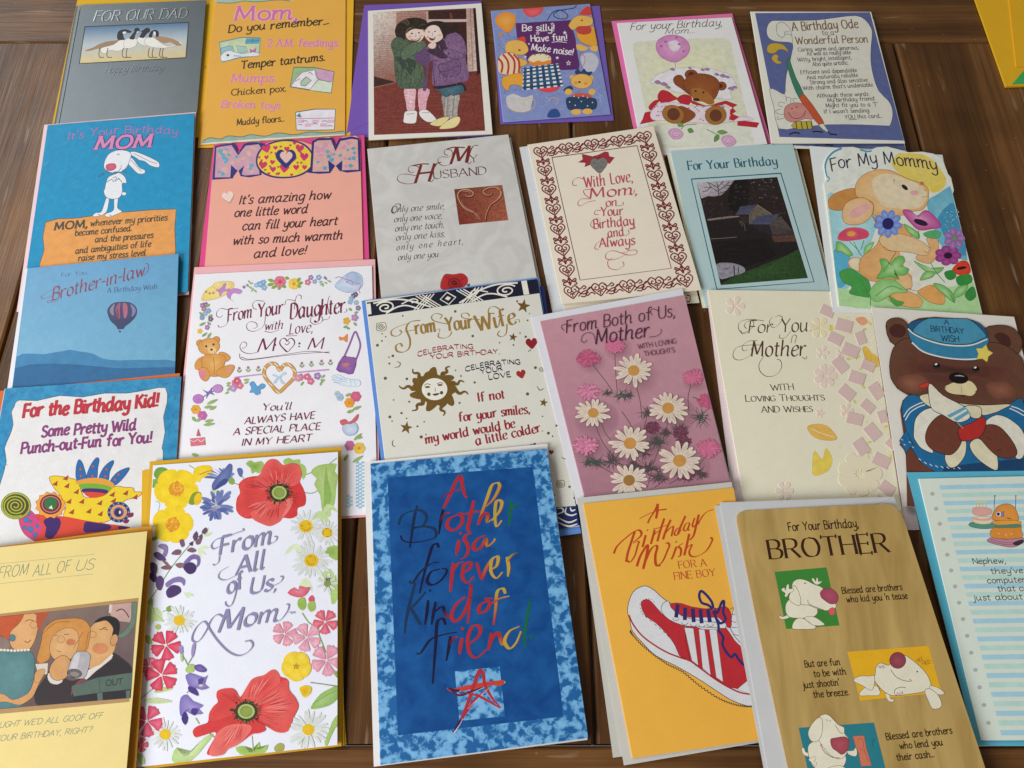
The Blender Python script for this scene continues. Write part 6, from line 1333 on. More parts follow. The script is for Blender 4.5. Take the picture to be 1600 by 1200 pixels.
t.part('toy_boat'); outl('d6d2c0', "394,578 480,650 600,714 642,768 622,800 560,812 480,770 406,722"); t.P('5f9cb4', "500,772 608,716 622,730 520,785", False); t.P('5f9cb4', "540,792 630,738 640,755 560,808", False)
outl('a92c28', "574,850 650,815 722,778 737,830 702,900 612,926 580,910")
t.L('b58a52', "565,815 600,850", 1.4)

# ---------------------------------------------------------------- nephew card
t = cW
t.part('ruled_stripes')
q = [(1436, 748), (1690, 742), (1820, 1155), (1534, 1157)]
n = 29
for i in range(n):
    v0 = .03 + i * (.935 / (n - 1)) * 1.0
    P = [bil(q, .115, v0), bil(q, .98, v0), bil(q, .98, v0 + .018), bil(q, .115, v0 + .018)]
    t.P('92b8c6' if i % 2 == 0 else 'a3c2ba', P, False)
t.part('punched_hole')
for i in range(15):
    if i: t.part('punched_hole')
    c = bil(q, .06, .065 + i * .0625); t.E_('9b9e9b', c[0], c[1], 3.6, 3.2, n=12)
t.view(1480, 740, 5.458)
t.part('robot'); Ob = 'd88a38'; Ol = '4a3524'
t.P('a8788a', "340,575 380,545 500,560 640,545 655,580 560,628 420,605", line=Ol, lw=.6); t.P('3a2a30', "560,590 640,562 650,590 590,615")
t.L('7a4a5a', "350,572 460,600 560,605", .8); t.L('7a4a5a', "365,560 470,585 560,592", .7)
t.P(Ob, "365,500 385,470 400,440 610,440 632,480 638,540 560,556 470,556 385,545", mat='wash', line=Ol, lw=.6); t.P(Ob, "385,390 395,330 430,280 500,258 560,275 595,330 605,395 500,408", mat='wash', line=Ol, lw=.7, center='e09c4a')
t.P('e0a040', "400,405 605,400 612,440 400,445", mat='wash', line=Ol, lw=.5); t.P('4a7866', "200,410 230,430 380,430 440,440 610,432 615,458 440,462 380,455 230,455", line='2a4438', lw=.5)
t.E_('c9c0c4', 440, 345, 26, 24, line=Ol, lw=.5); t.E_('2a2226', 436, 345, 13, 14); t.P('8a6a8a', "460,330 485,320 485,372 460,365", False, line=Ol, lw=.4)
t.L('4a4f66', "400,295 405,195", 1); t.E_('4a4f66', 407, 190, 7); t.L('4a4f66', "582,300 585,195", 1); t.E_('4a4f66', 585, 190, 6)
for x, y in ((430, 505), (490, 515), (540, 510)): t.L('e8d0a0', [(x, y), (x + 10, y + 10), (x + 20, y)], .9)
t.L('5a3a24', "510,378 545,385", 1.2)
t.part('birthday_cake'); t.E_('4f8270', 300, 440, 118, 30, 3, line='2a4438', lw=.6); t.P('d8cfae', "225,370 370,370 375,420 300,432 228,415", line='8a6a5a', lw=.5); t.P('cf9a92', "218,300 240,290 330,290 378,310 372,345 300,358 225,345", line='8a5a52', lw=.5); t.P('cf9a92', "222,372 300,388 374,375 372,395 300,402 226,392")
for x in (250, 275, 302, 330): t.L('b8b06a', [(x, 290), (x, 250)], 1.2); t.E_('d9d08a', x, 238, 8, 12)
t.part('lettering'); Gr = '4b5152'
for txt, p0, p1 in (('Nephew,', (220, 770), (498, 765)), ("they've", (375, 855), (650, 847)), ('computers', (343, 935), (705, 925)), ('that can do', (435, 1005), (860, 995)), ('just about', (228, 1082), (645, 1072))): t.T(Gr, txt, p0, p1, 46, w=1.8)

# ---------------------------------------------------------------- cartoon card at the front left
t = cX; t.view(0, 800, 3.0)
t.part('lettering'); t.L('a9b08c', [(0, 243), (442, 198)], .7, sm=False); t.L('a9b08c', [(0, 336), (436, 290)], .7, sm=False)
t.T('838f78', 'FROM', (-12, 312), (128, 294), 52, w=1.0, slant=.22, sc=.8); t.T('838f78', 'ALL OF', (152, 302), (325, 276), 50, w=1.0, slant=.22); t.T('838f78', 'US', (350, 276), (436, 268), 48, w=1.0, slant=.22)
line_list(t, '8f967a', [("THOUGHT WE'D ALL GOOF OFF", (-85, 1020), (478, 966)), ('YOUR BIRTHDAY, RIGHT?', (-28, 1076), (428, 1032))], 26, w=1.5, slant=.25)
t.part('cartoon_picture')
t.P('b8905e', "-60,484 650,402 606,890 -60,952", False)
t.clipq = [t.px(p) for p in pts_of("-60,498 643,420 613,872 -60,928")]
t.R("-60,498 643,420 613,872 -60,928", '8b7264', '7b6862', '5e4a50', '6a5048', n=6, mat='wash')
pic = t.order[-1]
t.P('c9a39a', "520,432 640,415 620,520 540,510 515,480", False, 'wash', line='5a4848', lw=.6); t.L('4a3434', "545,465 570,455 590,470 605,495", 1.6); t.P('e0cdc4', "512,435 528,432 522,470 510,475", False)
t.P('6a8270', "618,420 640,418 650,470 620,550 580,588 552,582 590,550 615,500", n=3, mat='wash', line='3a4a40', lw=.6)
t.part('man_in_black_suit', parent=pic)
t.P('33292d', "160,860 200,800 240,740 330,790 420,760 520,700 530,660 580,690 622,740 618,870 400,890 200,915", mat='wash')
t.P('d8a468', "385,600 420,545 460,510 520,495 550,530 548,580 540,640 515,680 470,720 420,735 395,680 380,640", mat='wash', line='4a2a1c', lw=.7, center='e0ae74'); t.P('1f1b20', "440,520 470,495 520,488 558,510 560,560 545,590 525,580 530,545 500,510 465,515", n=3); t.E_('d09a62', 535, 600, 17, 28, 15, mat='wash', line='4a2a1c', lw=.6)
t.E_('dba66c', 434, 574, 17, 15, line='6a3a22', lw=.5); t.L('3a2418', "465,552 485,548 505,552", .9); t.L('3a2418', "480,545 500,540", .9); t.E_('d08858', 470, 640, 38, 26, mat='wash', center='d88a5c')
t.P('e3dcd4', "415,740 470,715 525,665 520,690 450,745 400,790 385,780", n=2); t.P('2b2328', "440,770 540,680 625,745 600,780 440,800", n=2, mat='wash'); t.P('8a3f48', "370,790 395,780 410,800 340,850 310,890 320,840", n=2, mat='wash')
t.part('woman_with_fair_hair', parent=pic)
t.P('cf8c3f', "195,600 205,550 250,510 300,500 360,498 400,510 424,550 415,620 400,650 340,670 280,600 240,640 230,690 190,710 172,690 185,640", mat='wash', line='6a3a1c', lw=.7, center='d79a50'); t.P('d9a56a', "232,640 250,580 300,545 350,550 370,590 360,650 330,690 280,702 245,680", mat='wash', line='5a3420', lw=.6, center='e0b078')
t.E_('dca670', 286, 597, 18, 17, line='6a3a22', lw=.5); t.L('3a2418', "300,575 325,572", .9); t.L('3a2418', "255,580 272,576", .9); t.L('3a2418', "265,650 285,655", .8); t.E_('d0794f', 332, 610, 22, 16, mat='wash'); t.L('8a5a2a', "200,570 260,520 330,515", .8); t.L('8a5a2a', "345,640 390,560", .8); t.L('8a5a2a', "400,650 415,560", .8)
t.P('33292d', "165,850 215,770 240,740 290,790 330,800 320,880 200,912", mat='wash'); t.P('dcd4cc', "222,770 240,750 296,785 270,808 235,800", n=2); t.P('d59e64', "232,740 250,700 290,672 325,690 330,730 310,775 270,790 240,775", mat='wash', line='5a3420', lw=.7)
t.part('woman_in_teal_dress', parent=pic)
t.P('4f7c7f', "-60,640 40,650 120,645 160,680 158,780 130,860 90,915 -60,930", mat='wash', line='243c40', lw=.7, center='628f90'); t.P('dda468', "40,480 90,478 150,470 180,500 175,560 160,610 130,645 60,640 40,570", mat='wash', line='5a3420', lw=.7, center='e3ae76'); t.P('c5562c', "-60,500 60,484 110,478 90,520 50,560 40,600 -10,570 -60,560", mat='wash', line='6a2a14', lw=.6); t.P('b5512c', "170,470 235,462 205,510 180,560", n=2, mat='wash')
t.P('8a766c', "-60,590 20,590 45,620 30,650 -60,645", mat='wash'); t.E_('4f7f8a', 58, 590, 15, 17, line='22383c', lw=.5); t.L('3a2418', "118,512 140,505 160,512", 1); t.E_('dba66c', 158, 528, 17, 17, line='6a3a22', lw=.5); t.L('3a2418', "115,605 130,612 145,600", 1)
for x in range(0, 130, 16): t.E_('e8dcc8', x + 5, 650 - abs(60 - x) * .06, 7, 6)
t.P('d59e64', "-60,850 20,855 60,880 130,850 155,800 165,750 200,725 212,750 180,810 150,870 90,905 30,890 -60,890", n=3, mat='wash', line='5a3420', lw=.6); t.P('d9cfc0', "165,712 225,708 222,760 180,765", False, line='6a5a50', lw=.5); t.P('d59e64', "165,755 195,735 212,745 190,790 165,800", mat='wash', line='5a3420', lw=.5)
t.part('mug', parent=pic); t.P('b5b0b4', "345,668 385,652 425,672 405,765 380,782 335,775 314,755", n=2, mat='wash', line='3a3438', lw=.7); t.P('d0ccce', "350,672 375,662 355,760 325,748", n=2, mat='wash'); t.E_('6a625f', 350, 756, 34, 20, 8, line='2f282a', lw=.7); t.E_('8f8782', 350, 760, 22, 11, 8)
t.part('out_tray', parent=pic); t.P('566b60', "335,815 460,775 622,752 620,830 480,845 345,865", False, 'wash', line='2c3a34', lw=.6); t.L('2c3a34', [(465, 775), (470, 845)], .7); t.P('241f24', "345,868 450,850 615,836 612,868 340,892", False); t.P('5a6e64', "455,850 480,846 482,885 458,886", False); t.P('5a6e64', "590,838 610,836 608,872 592,872", False)
t.T('1f2622', 'OUT', (494, 815), (575, 806), 26, w=2.2)
t.clipq = None

# ---------------------------------------------------------------- poppy card
t = cY; t.view(190, 690, 4.324)
Ro, Ri, Rl = 'd5393a', 'e2605a', '9f2226'
GL, GD = 'a3c06a', '7fa344'
t.part('stem'); t.L('86a85a', "1455,110 1390,160 1330,190 1215,235", 1.6); t.part('stem'); t.L('86a85a', "1240,345 1290,348 1335,325", 1.5); t.part('stem'); t.L('9fbf70', "1390,170 1385,260 1370,400 1360,530", 1.2)
t.part('leaf'); t.P(GL, "1290,185 1330,160 1390,150 1455,150 1440,200 1462,230 1450,320 1440,420 1400,480 1370,520 1350,440 1340,360 1300,290 1318,250 1280,215", n=2, mat='wash', center='bcd28a'); t.part('leaf'); t.P('8fb45c', "1385,160 1395,260 1420,360 1390,470 1372,500 1365,380 1370,260", n=2, mat='wash')
t.part('leaf'); t.P(GL, "838,150 870,125 900,140 945,130 965,165 930,215 905,205 880,218 870,180", n=2, mat='wash', center=GD); t.part('leaf'); t.P(GL, "1090,130 1130,108 1160,125 1205,118 1200,160 1120,170", n=2, mat='wash'); t.part('leaf'); t.P(GL, "1200,150 1240,165 1250,210 1225,260", n=2, mat='wash')
t.part('leaf'); t.P('6a9a38', "218,215 240,178 290,175 322,205 310,250 260,262 228,245", mat='wash', center='82ad4a'); t.part('leaf'); t.P('7fa850', "208,255 250,260 235,300 205,312", n=2, mat='wash'); t.part('stem'); t.L('9cba70', "455,160 490,180 520,200", 1.6); t.part('stem'); t.L('8aa860', "230,520 245,480 258,420 230,400", 1.0); t.part('leaf'); t.P('86a844', "205,650 265,625 270,640 215,672", n=2)
t.part('stem'); t.L('7c9a4c', "175,1090 240,1000 330,860 400,770 470,690 570,600", 1.6); t.part('leaf'); t.P(GL, "175,1090 215,1060 205,1140 180,1168", n=2, mat='wash')
t.part('leaf'); t.P(GL, "1365,740 1400,710 1465,705 1465,800 1420,790", n=2, mat='wash', center='8fb050'); t.part('leaf'); t.P('b0cc7a', "1400,960 1450,900 1462,1060 1420,1100 1410,1020", n=2, mat='wash'); t.part('stem'); t.L('86a85a', "1405,925 1465,880", 1.2)
g = random.Random(31)
for (x, y, a, l, c) in ((560, 250, -40, 90, 'c3d89a'), (600, 330, 20, 70, 'd0dfb0'), (1330, 470, 60, 120, 'c3d89a'), (1180, 690, 100, 110, 'd5e3bc'), (1410, 860, 120, 130, 'bcd392'), (250, 860, 150, 100, 'd0dfb0'), (520, 720, 30, 80, 'd5e3bc'), (560, 640, -20, 70, 'c8dba4'), (1240, 920, 80, 120, 'd5e3bc'), (230, 1120, 100, 110, 'c3d89a'), (420, 1020, 60, 80, 'd5e3bc'), (720, 230, 200, 60, 'c8dba4'), (1390, 420, 80, 100, 'c3d89a')):
    for k in range(5):
        b = math.radians(a + g.uniform(-55, 55)); m = l * g.uniform(.6, 1.0); t.part('leaf'); leaf(t, x, y, x + m * math.cos(b), y + m * math.sin(b), m * .13, c)
t.part('buttercup')
for i, (x, y, r, ro) in enumerate(((370, 320, 150, 20), (345, 560, 138, -10))):
    if i: t.part('buttercup')
    flower(t, x, y, r, 5, 'eecb12', 'dd9a24', inner='f3d62c', rot=ro, wd=.5, cr=.36, sq=.92)
    for k in range(26): a = rnd.uniform(0, 6.28); q_ = rnd.uniform(.05, .36) * r; t.E_('e08a20' if k % 2 else 'efb63a', x + q_ * math.cos(a), y + q_ * math.sin(a), 8, n=7)
t.part('buttercup'); t.P('eec91a', "490,190 520,165 590,160 617,190 605,240 545,245 530,272 495,262 482,228", mat='wash', center='f2d83a'); t.L('c98a20', "525,225 570,205 610,195", 1.6)
t.part('buttercup'); t.P('7f9a34', "455,400 480,350 520,338 540,360 500,420 462,425", mat='wash'); t.P('e9c01c', "490,380 520,345 545,370 535,410 500,430", mat='wash')
t.part('cornflower'); Cb = '5d6da8'
for a in range(-75, 60, 17): c, s_ = math.cos(math.radians(a - 85)), math.sin(math.radians(a - 85)); t.P(Cb if a % 2 else '7f8dc0', [(722, 262), (722 + 70 * c - 22 * s_ - 40, 262 + 60 * s_ + 10), (722 + 120 * c - 50, 262 + 95 * s_ + 15), (722 + 75 * c + 18 * s_ - 45, 262 + 70 * s_ - 8)], n=2, mat='wash')
t.P('56669f', "610,290 650,230 690,190 725,150 748,160 745,210 720,265 700,290 660,310 620,330", mat='wash', center='7381b5'); t.P('3f4d88', "640,300 690,250 722,262 680,300 630,328", n=2, mat='wash'); t.P('8faa54', "720,262 745,240 765,265 755,290 730,285", n=2, mat='wash'); t.L('86a85a', "755,280 800,292", 1.3); t.P('5d6da8', "780,185 805,178 820,200 810,240 790,225", mat='wash'); t.L('86a85a', "815,235 825,255", 1.2)
t.part('cornflower')
daisy(t, 650, 425, 128, 15, '7884b5', '8a8aa8', .16, .9, shade='6070a8', wd=.12, jit=.25); daisy(t, 625, 455, 100, 9, '5f6ca5', '8f90a8', .2, .9, rot=30, shade='4f5c98', wd=.12, jit=.3)
for k in range(14): a = rnd.uniform(0, 6.28); t.L('c4c4d8', [(640, 425), (640 + 40 * math.cos(a), 420 + 35 * math.sin(a))], .8)
def poppy_heart(t, x, y, rx, ry, seed):
    g = random.Random(seed)
    for k in range(46): a = g.uniform(0, 6.28); q1, q2 = g.uniform(.5, .7), g.uniform(.85, 1.2); t.L('2f2a1c' if k % 3 else '4a4a24', [(x + rx * q1 * math.cos(a), y + ry * q1 * math.sin(a)), (x + rx * q2 * math.cos(a + .08), y + ry * q2 * math.sin(a + .08))], 1.0)
    t.E_('38331f', x, y, rx * .8, ry * .8, mat='wash')
    for k in range(40): a = g.uniform(0, 6.28); q_ = g.uniform(.65, 1.0); t.E_('1f1b14' if k % 2 else '6b6a38', x + rx * q_ * math.cos(a), y + ry * q_ * math.sin(a), 6, 5, n=6)
    t.E_('a9bc6a', x, y, rx * .6, ry * .6, mat='wash'); t.E_('7c8f3c', x, y, rx * .45, ry * .45, mat='wash', center='a5b060'); t.E_('8f9f4a', x, y, rx * .25, ry * .25)
def streaks(t, cx, cy, lst, col, n, seed, w=1.0):
    g = random.Random(seed)
    for (x0, y0, x1, y1) in lst:
        for k in range(n):
            u = (k + g.random()) / n; tx, ty = x0 + (x1 - x0) * u, y0 + (y1 - y0) * u; b = g.uniform(.35, .6); e = g.uniform(.75, .95)
            t.L(col, [(cx + (tx - cx) * b, cy + (ty - cy) * b), (cx + (tx - cx) * (b + e) / 2 + g.uniform(-6, 6), cy + (ty - cy) * (b + e) / 2), (cx + (tx - cx) * e, cy + (ty - cy) * e)], w, taper='both', mat='wash')
t.part('poppy')
t.P(Ro, "772,440 780,380 800,345 790,290 830,250 880,235 930,225 960,160 1000,120 1050,122 1090,158 1150,145 1200,160 1218,220 1205,270 1225,310 1245,370 1238,430 1190,450 1185,500 1140,520 1090,515 1070,540 1000,572 930,545 890,520 840,520 790,490", n=3, mat='wash', center='c83434')
t.P(Ri, "930,225 960,160 1000,120 1050,122 1095,160 1150,148 1200,165 1215,225 1200,275 1150,300 1090,285 1000,310 940,330 880,270", n=3, mat='wash', center=Ro); t.P('dc4a46', "772,440 800,345 800,280 880,240 900,290 960,330 985,360 960,420 890,480 840,515 790,488", n=3, mat='wash', center='cf3c3a'); t.P('e2625c', "875,470 930,410 1010,400 1080,410 1130,385 1158,390 1140,440 1100,500 1065,540 1000,570 930,548 885,520", n=3, mat='wash', center='d84a46'); t.P('e87a70', "1100,410 1140,380 1160,392 1140,450 1095,510 1085,500 1120,440", n=2, mat='wash')
streaks(t, 1065, 345, [(790, 300, 880, 240), (930, 230, 1200, 170), (790, 480, 900, 520), (900, 540, 1070, 550), (1230, 350, 1190, 460)], 'b52a2e', 9, 5, .9); streaks(t, 1065, 345, [(800, 450, 960, 560), (950, 170, 1190, 180)], 'ee8a80', 8, 6, .8)
poppy_heart(t, 1065, 345, 84, 76, 3)
t.part('daisy'); daisy(t, 1245, 572, 118, 20, 'dfe3df', 'e2bb1c', .4, .95, shade='d3d8d8', wd=.08)
t.part('daisy'); daisy(t, 1388, 615, 100, 18, 'dfe3dc', 'e2bb1c', .36, .95, shade='d3d8d4', wd=.08)
t.part('daisy'); daisy(t, 1282, 803, 135, 22, 'dee2dc', 'e2bb1c', .36, 1.0, shade='d0d6d4', wd=.08)
for x, y in ((1245, 572), (1388, 615), (1282, 803)):
    for k in range(16): a = rnd.uniform(0, 6.28); t.E_('c98f1a', x + 28 * math.cos(a), y + 28 * math.sin(a), 5, n=6)
t.part('daisy'); daisy(t, 1390, 960, 80, 9, 'dfe2dc', '8a9a50', .3, .9, shade='ccd2cc', wd=.12); needles(t, 1390, 930, 36, '6b7a30', 20, 1.2)
t.part('sage_flower'); Sg = '5c4478'
for q, c in (("245,705 270,690 305,700 312,740 295,780 275,770 285,735 260,720", '8a78a8'), ("215,760 240,745 275,765 300,800 270,805 240,795", Sg), ("188,830 215,815 240,840 235,890 210,900", Sg), ("180,900 220,885 240,930 215,950", '4a3466'), ("232,930 260,905 285,940 265,1005 235,985", Sg), ("405,840 440,790 480,762 525,775 528,825 505,850 510,800 470,800 430,850", '7f6ca5'), ("415,835 470,815 505,845 490,885 455,895 425,870", '452f62'), ("295,960 340,925 390,912 428,935 420,975 400,950 350,955 310,985", '8674aa'), ("300,1010 340,970 390,980 400,1015 360,1045 315,1055", '4a3468'), ("265,850 300,835 340,845 320,865 280,862", '7a5a62'), ("360,830 400,818 425,840 390,855", '8a6a70'), ("270,800 300,810 325,840 295,830", '8a6468'), ("335,760 365,730 400,735 390,765", '7a5668'), ("390,670 415,660 425,700 405,712", '7a5872'), ("440,735 470,715 505,735 480,750", '7d5a6c'), ("480,640 505,605 515,640 495,670", '5f4468'), ("540,610 565,580 580,600 560,625", '6a4a6c'), ("500,665 540,650 530,690 505,695", '7d5a70'), ("455,690 480,675 478,705", '4f3a5c'), ("520,640 545,630 540,665", '6a4a6c')): t.P(c, q, n=3, mat='wash')
t.part('pink_flower'); Pc = 'd85a70'
t.P(Pc, "1120,1020 1165,985 1195,1010 1200,975 1240,985 1275,985 1250,1030 1215,1052 1160,1045", n=2, mat='wash', center='e58a98'); t.P('9cb854', "1195,1065 1235,1055 1245,1110 1222,1140 1190,1110", mat='wash')
t.P(Pc, "1262,1060 1285,1038 1302,1060 1295,1090 1270,1085", mat='wash'); t.P('a3bc5c', "1260,1090 1300,1080 1308,1130 1280,1150 1258,1125", mat='wash')
t.view(190, 930, 4.324)
t.part('stem'); t.L('8aa850', "1220,120 1260,180 1310,220 1345,300 1380,390", 1.4); t.part('stem'); t.L('8aa850', "300,590 200,640 130,700", 1.3); t.part('leaf'); t.P('b5cb80', "215,655 270,625 345,618 330,640 260,658", n=2, mat='wash'); t.part('leaf'); t.P('c3d29a', "150,710 230,692 340,715 300,728 200,730", n=2, mat='wash')
t.part('leaf'); t.P('93b860', "1290,735 1340,670 1400,635 1456,615 1457,700 1400,745 1350,760 1280,770", n=2, mat='wash', center='a9c880'); t.part('stem'); t.L('6a8f48', "1290,735 1380,680 1456,640", .8); t.part('leaf'); t.P('a3c26c', "1456,810 1420,860 1400,920 1370,990 1385,1020 1410,960 1440,900 1456,880", n=2, mat='wash'); t.part('stem'); t.L('7a8a4a', "1275,590 1340,598 1456,615", 1.2); t.part('leaf'); t.P('8fae4c', "1430,520 1455,515 1456,560", n=2)
t.part('leaf'); t.P('bcd48c', "160,85 200,60 230,130 290,180 220,170 190,200", n=2, mat='wash'); t.part('leaf'); t.P('9ab85c', "158,275 190,275 205,330 170,320", n=2, mat='wash'); t.part('leaf'); t.P('b3cf80', "340,1090 370,1030 420,1090 480,1050 560,960 620,940 560,1020 500,1090 430,1140 350,1128", n=2, mat='wash', center='d0dfae'); t.part('leaf'); t.P('a9c86a', "770,1030 830,1020 860,1060 900,1050 930,990 940,1040 990,1010 960,1070 880,1080 800,1075", n=2, mat='wash', center='8fb048'); t.part('stem'); t.L('a3c070', "880,950 890,1060", 1.2)
t.part('stem'); t.L('9ab868', "500,830 525,870", 1.6); t.part('stem'); t.L('8aa458', "590,930 650,980", 1.6); t.part('stem'); t.L('93b060', "1230,960 1215,1030", 1.4); t.part('leaf'); t.P('8aa050', "300,85 330,70 335,105 310,112", n=2, mat='wash'); t.part('stem'); t.L('8aa050', "275,112 310,98", 1); t.part('bud'); t.E_('b9bf5a', 245, 215, 18)
t.part('leaf'); t.P('b0c880', "105,1065 150,1090 155,1140 120,1130", n=2, mat='wash'); t.part('leaf'); t.P('a5a85a', "1030,1030 1060,1000 1095,1010 1090,1050 1045,1060", mat='wash')
t.part('daisy'); daisy(t, 390, 170, 112, 20, 'dfe3dc', 'e2bb1c', .35, .95, shade='d3d8d4', wd=.08)
t.part('daisy'); daisy(t, 295, 940, 108, 18, 'dfe3dc', 'e2bb1c', .37, 1.05, shade='d3d8d4', wd=.08)
t.part('daisy'); daisy(t, 1262, 908, 150, 20, 'dfe3dc', 'e2bb1c', .28, .95, shade='d3d8d4', wd=.08)
t.part('pink_flower')
for i, (x, y, r, c, ci, ro) in enumerate(((298, 338, 105, 'c92a44', 'e0607a', 10), (190, 480, 62, 'd04a68', 'e58aa0', 0), (268, 540, 112, 'cf3048', 'e2607a', 40), (170, 850, 110, 'cf3458', 'e0708c', 15), (130, 1010, 50, 'd03a52', 'e06a80', 0), (1375, 180, 85, 'd5485e', 'e58a98', 20), (1100, 260, 85, 'dd8a9c', 'eeb4c0', 0), (1250, 285, 98, 'dd95a8', 'edbcc8', 30), (1385, 440, 108, 'dd8fa5', 'edb6c4', 10))):
    if i: t.part('pink_flower')
    for k in range(5):
        a = math.radians(ro) + k * 1.2566; cc, ss = math.cos(a), math.sin(a)
        pts = [(.08, 0), (.5, .26), (.82, .42), (.9, .25), (1.0, .2), (.94, .05), (1.02, -.05), (.92, -.2), (.85, -.42), (.5, -.26)]
        t.P(c, [(x + r * (u * cc - v * ss), y + r * (u * ss + v * cc)) for u, v in pts], n=2, center=ci, mat='wash')
        t.L(ci if i < 6 else 'c9708a', [(x + r * .2 * cc, y + r * .2 * ss), (x + r * .7 * cc, y + r * .7 * ss)], .8)
    t.E_('ead5cf', x, y, r * .1, n=8)
t.part('buttercup'); flower(t, 1180, 480, 100, 5, 'ecc71a', 'b8a030', inner='f3dc50', rot=20, wd=.52, cr=.16)
t.part('buttercup'); t.P('ecc71a', "1202,625 1240,610 1282,625 1270,670 1235,690 1212,665", mat='wash', center='d8a820')
t.part('bellflower'); Bv = '7d6db5'
t.P('b8c88a', "395,395 410,375 415,440 400,445", n=2); t.P('9a88b8', "385,345 410,345 415,390 395,395", mat='wash'); t.P('a08ec0', "480,330 500,330 490,400 475,420 470,380", mat='wash'); t.L('8aa458', "475,420 445,465 430,440 410,410", 1.3); t.L('8aa458', "445,465 460,540 470,620 440,660", 1.5); t.P('a9c070', "430,500 460,465 500,480 480,520 440,522", n=2, mat='wash')
t.P('5a468f', "490,480 530,468 572,500 560,520 510,512", mat='wash', center=Bv); t.P(Bv, "432,540 470,528 520,545 560,555 582,540 560,600 592,625 540,640 500,625 460,620 440,580", n=2, mat='wash', center='a598d0'); t.P('4a3584', "450,615 500,630 520,680 490,670 455,650", n=2, mat='wash'); t.P('5a468f', "515,570 560,560 530,620", n=2, mat='wash'); t.E_('d8d4a0', 535, 610, 14, 8)
t.P(Bv, "400,690 440,672 480,715 552,745 520,770 550,800 500,805 460,800 430,780 400,820 390,760", n=2, mat='wash', center='a598d0'); t.P('3f2c7c', "425,785 448,830 430,878 403,835", n=2, mat='wash'); t.P('4a3584', "475,765 520,770 500,812 470,800", n=2, mat='wash')
t.part('poppy')
t.P(Ro, "480,920 510,885 580,860 590,800 620,750 650,720 640,680 665,640 740,628 775,650 800,690 850,610 890,560 960,540 1010,505 1045,510 1070,550 1120,570 1130,640 1170,690 1195,750 1160,830 1120,920 1040,922 960,870 975,910 930,932 880,940 800,1000 720,1040 680,1080 590,1080 580,1050 640,930 560,945 500,960", n=3, mat='wash', center='c83434')
t.P(Ri, "850,610 890,560 960,540 1010,505 1045,510 1068,552 1060,620 980,720 920,740 860,700 810,700", n=3, mat='wash', center=Ro); t.P('dd4f4c', "1060,600 1122,572 1132,640 1172,690 1192,750 1160,830 1120,920 1040,922 965,870 930,830 940,770 1000,690", n=3, mat='wash', center='e2665f'); t.P('d64642', "655,640 740,630 790,680 810,720 760,800 690,830 610,850 590,800 650,720 640,680", n=3, mat='wash', center='cf3a38'); t.P('e47068', "590,1075 640,940 720,880 830,870 880,900 800,1000 720,1040 680,1080", n=3, mat='wash', center='d84e4a')
streaks(t, 840, 785, [(860, 590, 1060, 530), (1070, 570, 1190, 740), (1190, 760, 1050, 920), (600, 1070, 800, 1000), (650, 650, 760, 640)], 'b8302f', 9, 9, .9); streaks(t, 840, 785, [(900, 560, 1040, 520), (1100, 600, 1180, 800), (600, 1070, 740, 1030)], 'f0938a', 8, 10, .8)
poppy_heart(t, 842, 785, 96, 84, 8)
t.view(190, 690, 4.324)
t.part('lettering'); Lv = '8f89b0'
for txt, p0, p1, h, w in (('From', (655, 770), (1010, 690), 120, 2.5), ('All', (770, 905), (965, 858), 122, 2.5), ('o', (705, 1030), (765, 1018), 110, 2.4), ('f', (780, 1005), (815, 995), 110, 2.4), ('Us,', (860, 1032), (1040, 1000), 108, 2.4)): t.T(Lv, txt, p0, p1, h, w=w, nib=38, slant=.25)
for q, w in (("660,770 655,810 630,835 615,828", 2.0), ("720,640 640,660 605,700 620,725 655,710", 2.4), ("690,650 780,615 825,600 815,588", 2.2), ("1010,690 1040,670 1050,645 1030,640", 2.2), ("770,905 700,935 655,920 665,880 720,845", 1.8), ("1000,985 1070,950 1090,915 1070,910", 2.2), ("800,915 780,980 760,1060 735,1110 705,1105 700,1080", 2.2)): t.L(Lv, q, w, nib=38)
t.view(190, 930, 4.324)
t.T(Lv, 'M', (645, 255), (800, 235), 150, w=2.6, nib=38, slant=.3); t.T(Lv, 'om', (815, 215), (1050, 175), 118, w=2.6, nib=38, slant=.25)
for q, w in (("690,150 650,130 605,165 570,240 520,310 480,310 478,270 510,210 560,178 600,240 650,310 720,380 790,408 850,385 885,340 870,308 832,312", 2.9), ("1040,180 1080,160 1120,105 1130,65 1112,60", 2.4), ("1125,120 1140,112 1150,125 1160,110 1172,122", 1.4)): t.L(Lv, q, w, nib=38)

# ---------------------------------------------------------------- A Brother is a forever kind of friend
t = cZ
t.part('centre_panel'); t.P('16518f', "605.5,746.5 832.6,729.4 880.6,1119.6 621.8,1149", False, 'deep_blue')
t.view(550, 930, 3.902)
t.part('marbled_square'); t.P('5a9ed2', "627,465 900,436 932,738 655,766", False, 'marble')
t.part('brush_star')
for q, w, c in (("580,568 620,580 700,565 800,545 900,530 930,525", 5.0, 'c03a2c'), ("905,690 860,655 800,600 830,555 790,610 700,700 680,760", 0, 'a92c34'), ("615,840 650,790 690,700 730,590 775,465 800,480 810,540 850,620 910,690", 4.0, 'a92c34'), ("590,568 650,610 720,590 800,560", 2.6, '5a1f3a'), ("800,590 740,650 690,720 640,800 618,838", 3.2, 'a02a38'), ("835,560 700,690", 2.0, 'c23a30'), ("700,600 760,610 840,650 905,690", 2.6, 'a92c34'), ("870,545 900,535 930,528", 6.0, 'b8452c'), ("620,832 650,780 670,750", 2.6, '24204a'), ("585,566 630,582 660,580", 3.4, '3a1f40')):
    if w: t.L('d8d0d8', [(a + 4, b + 3) for a, b in pts_of(q)], w * .7, taper='both'); t.L(c, q, w * 1.5, taper='both', mat='gloss')
t.part('lettering')
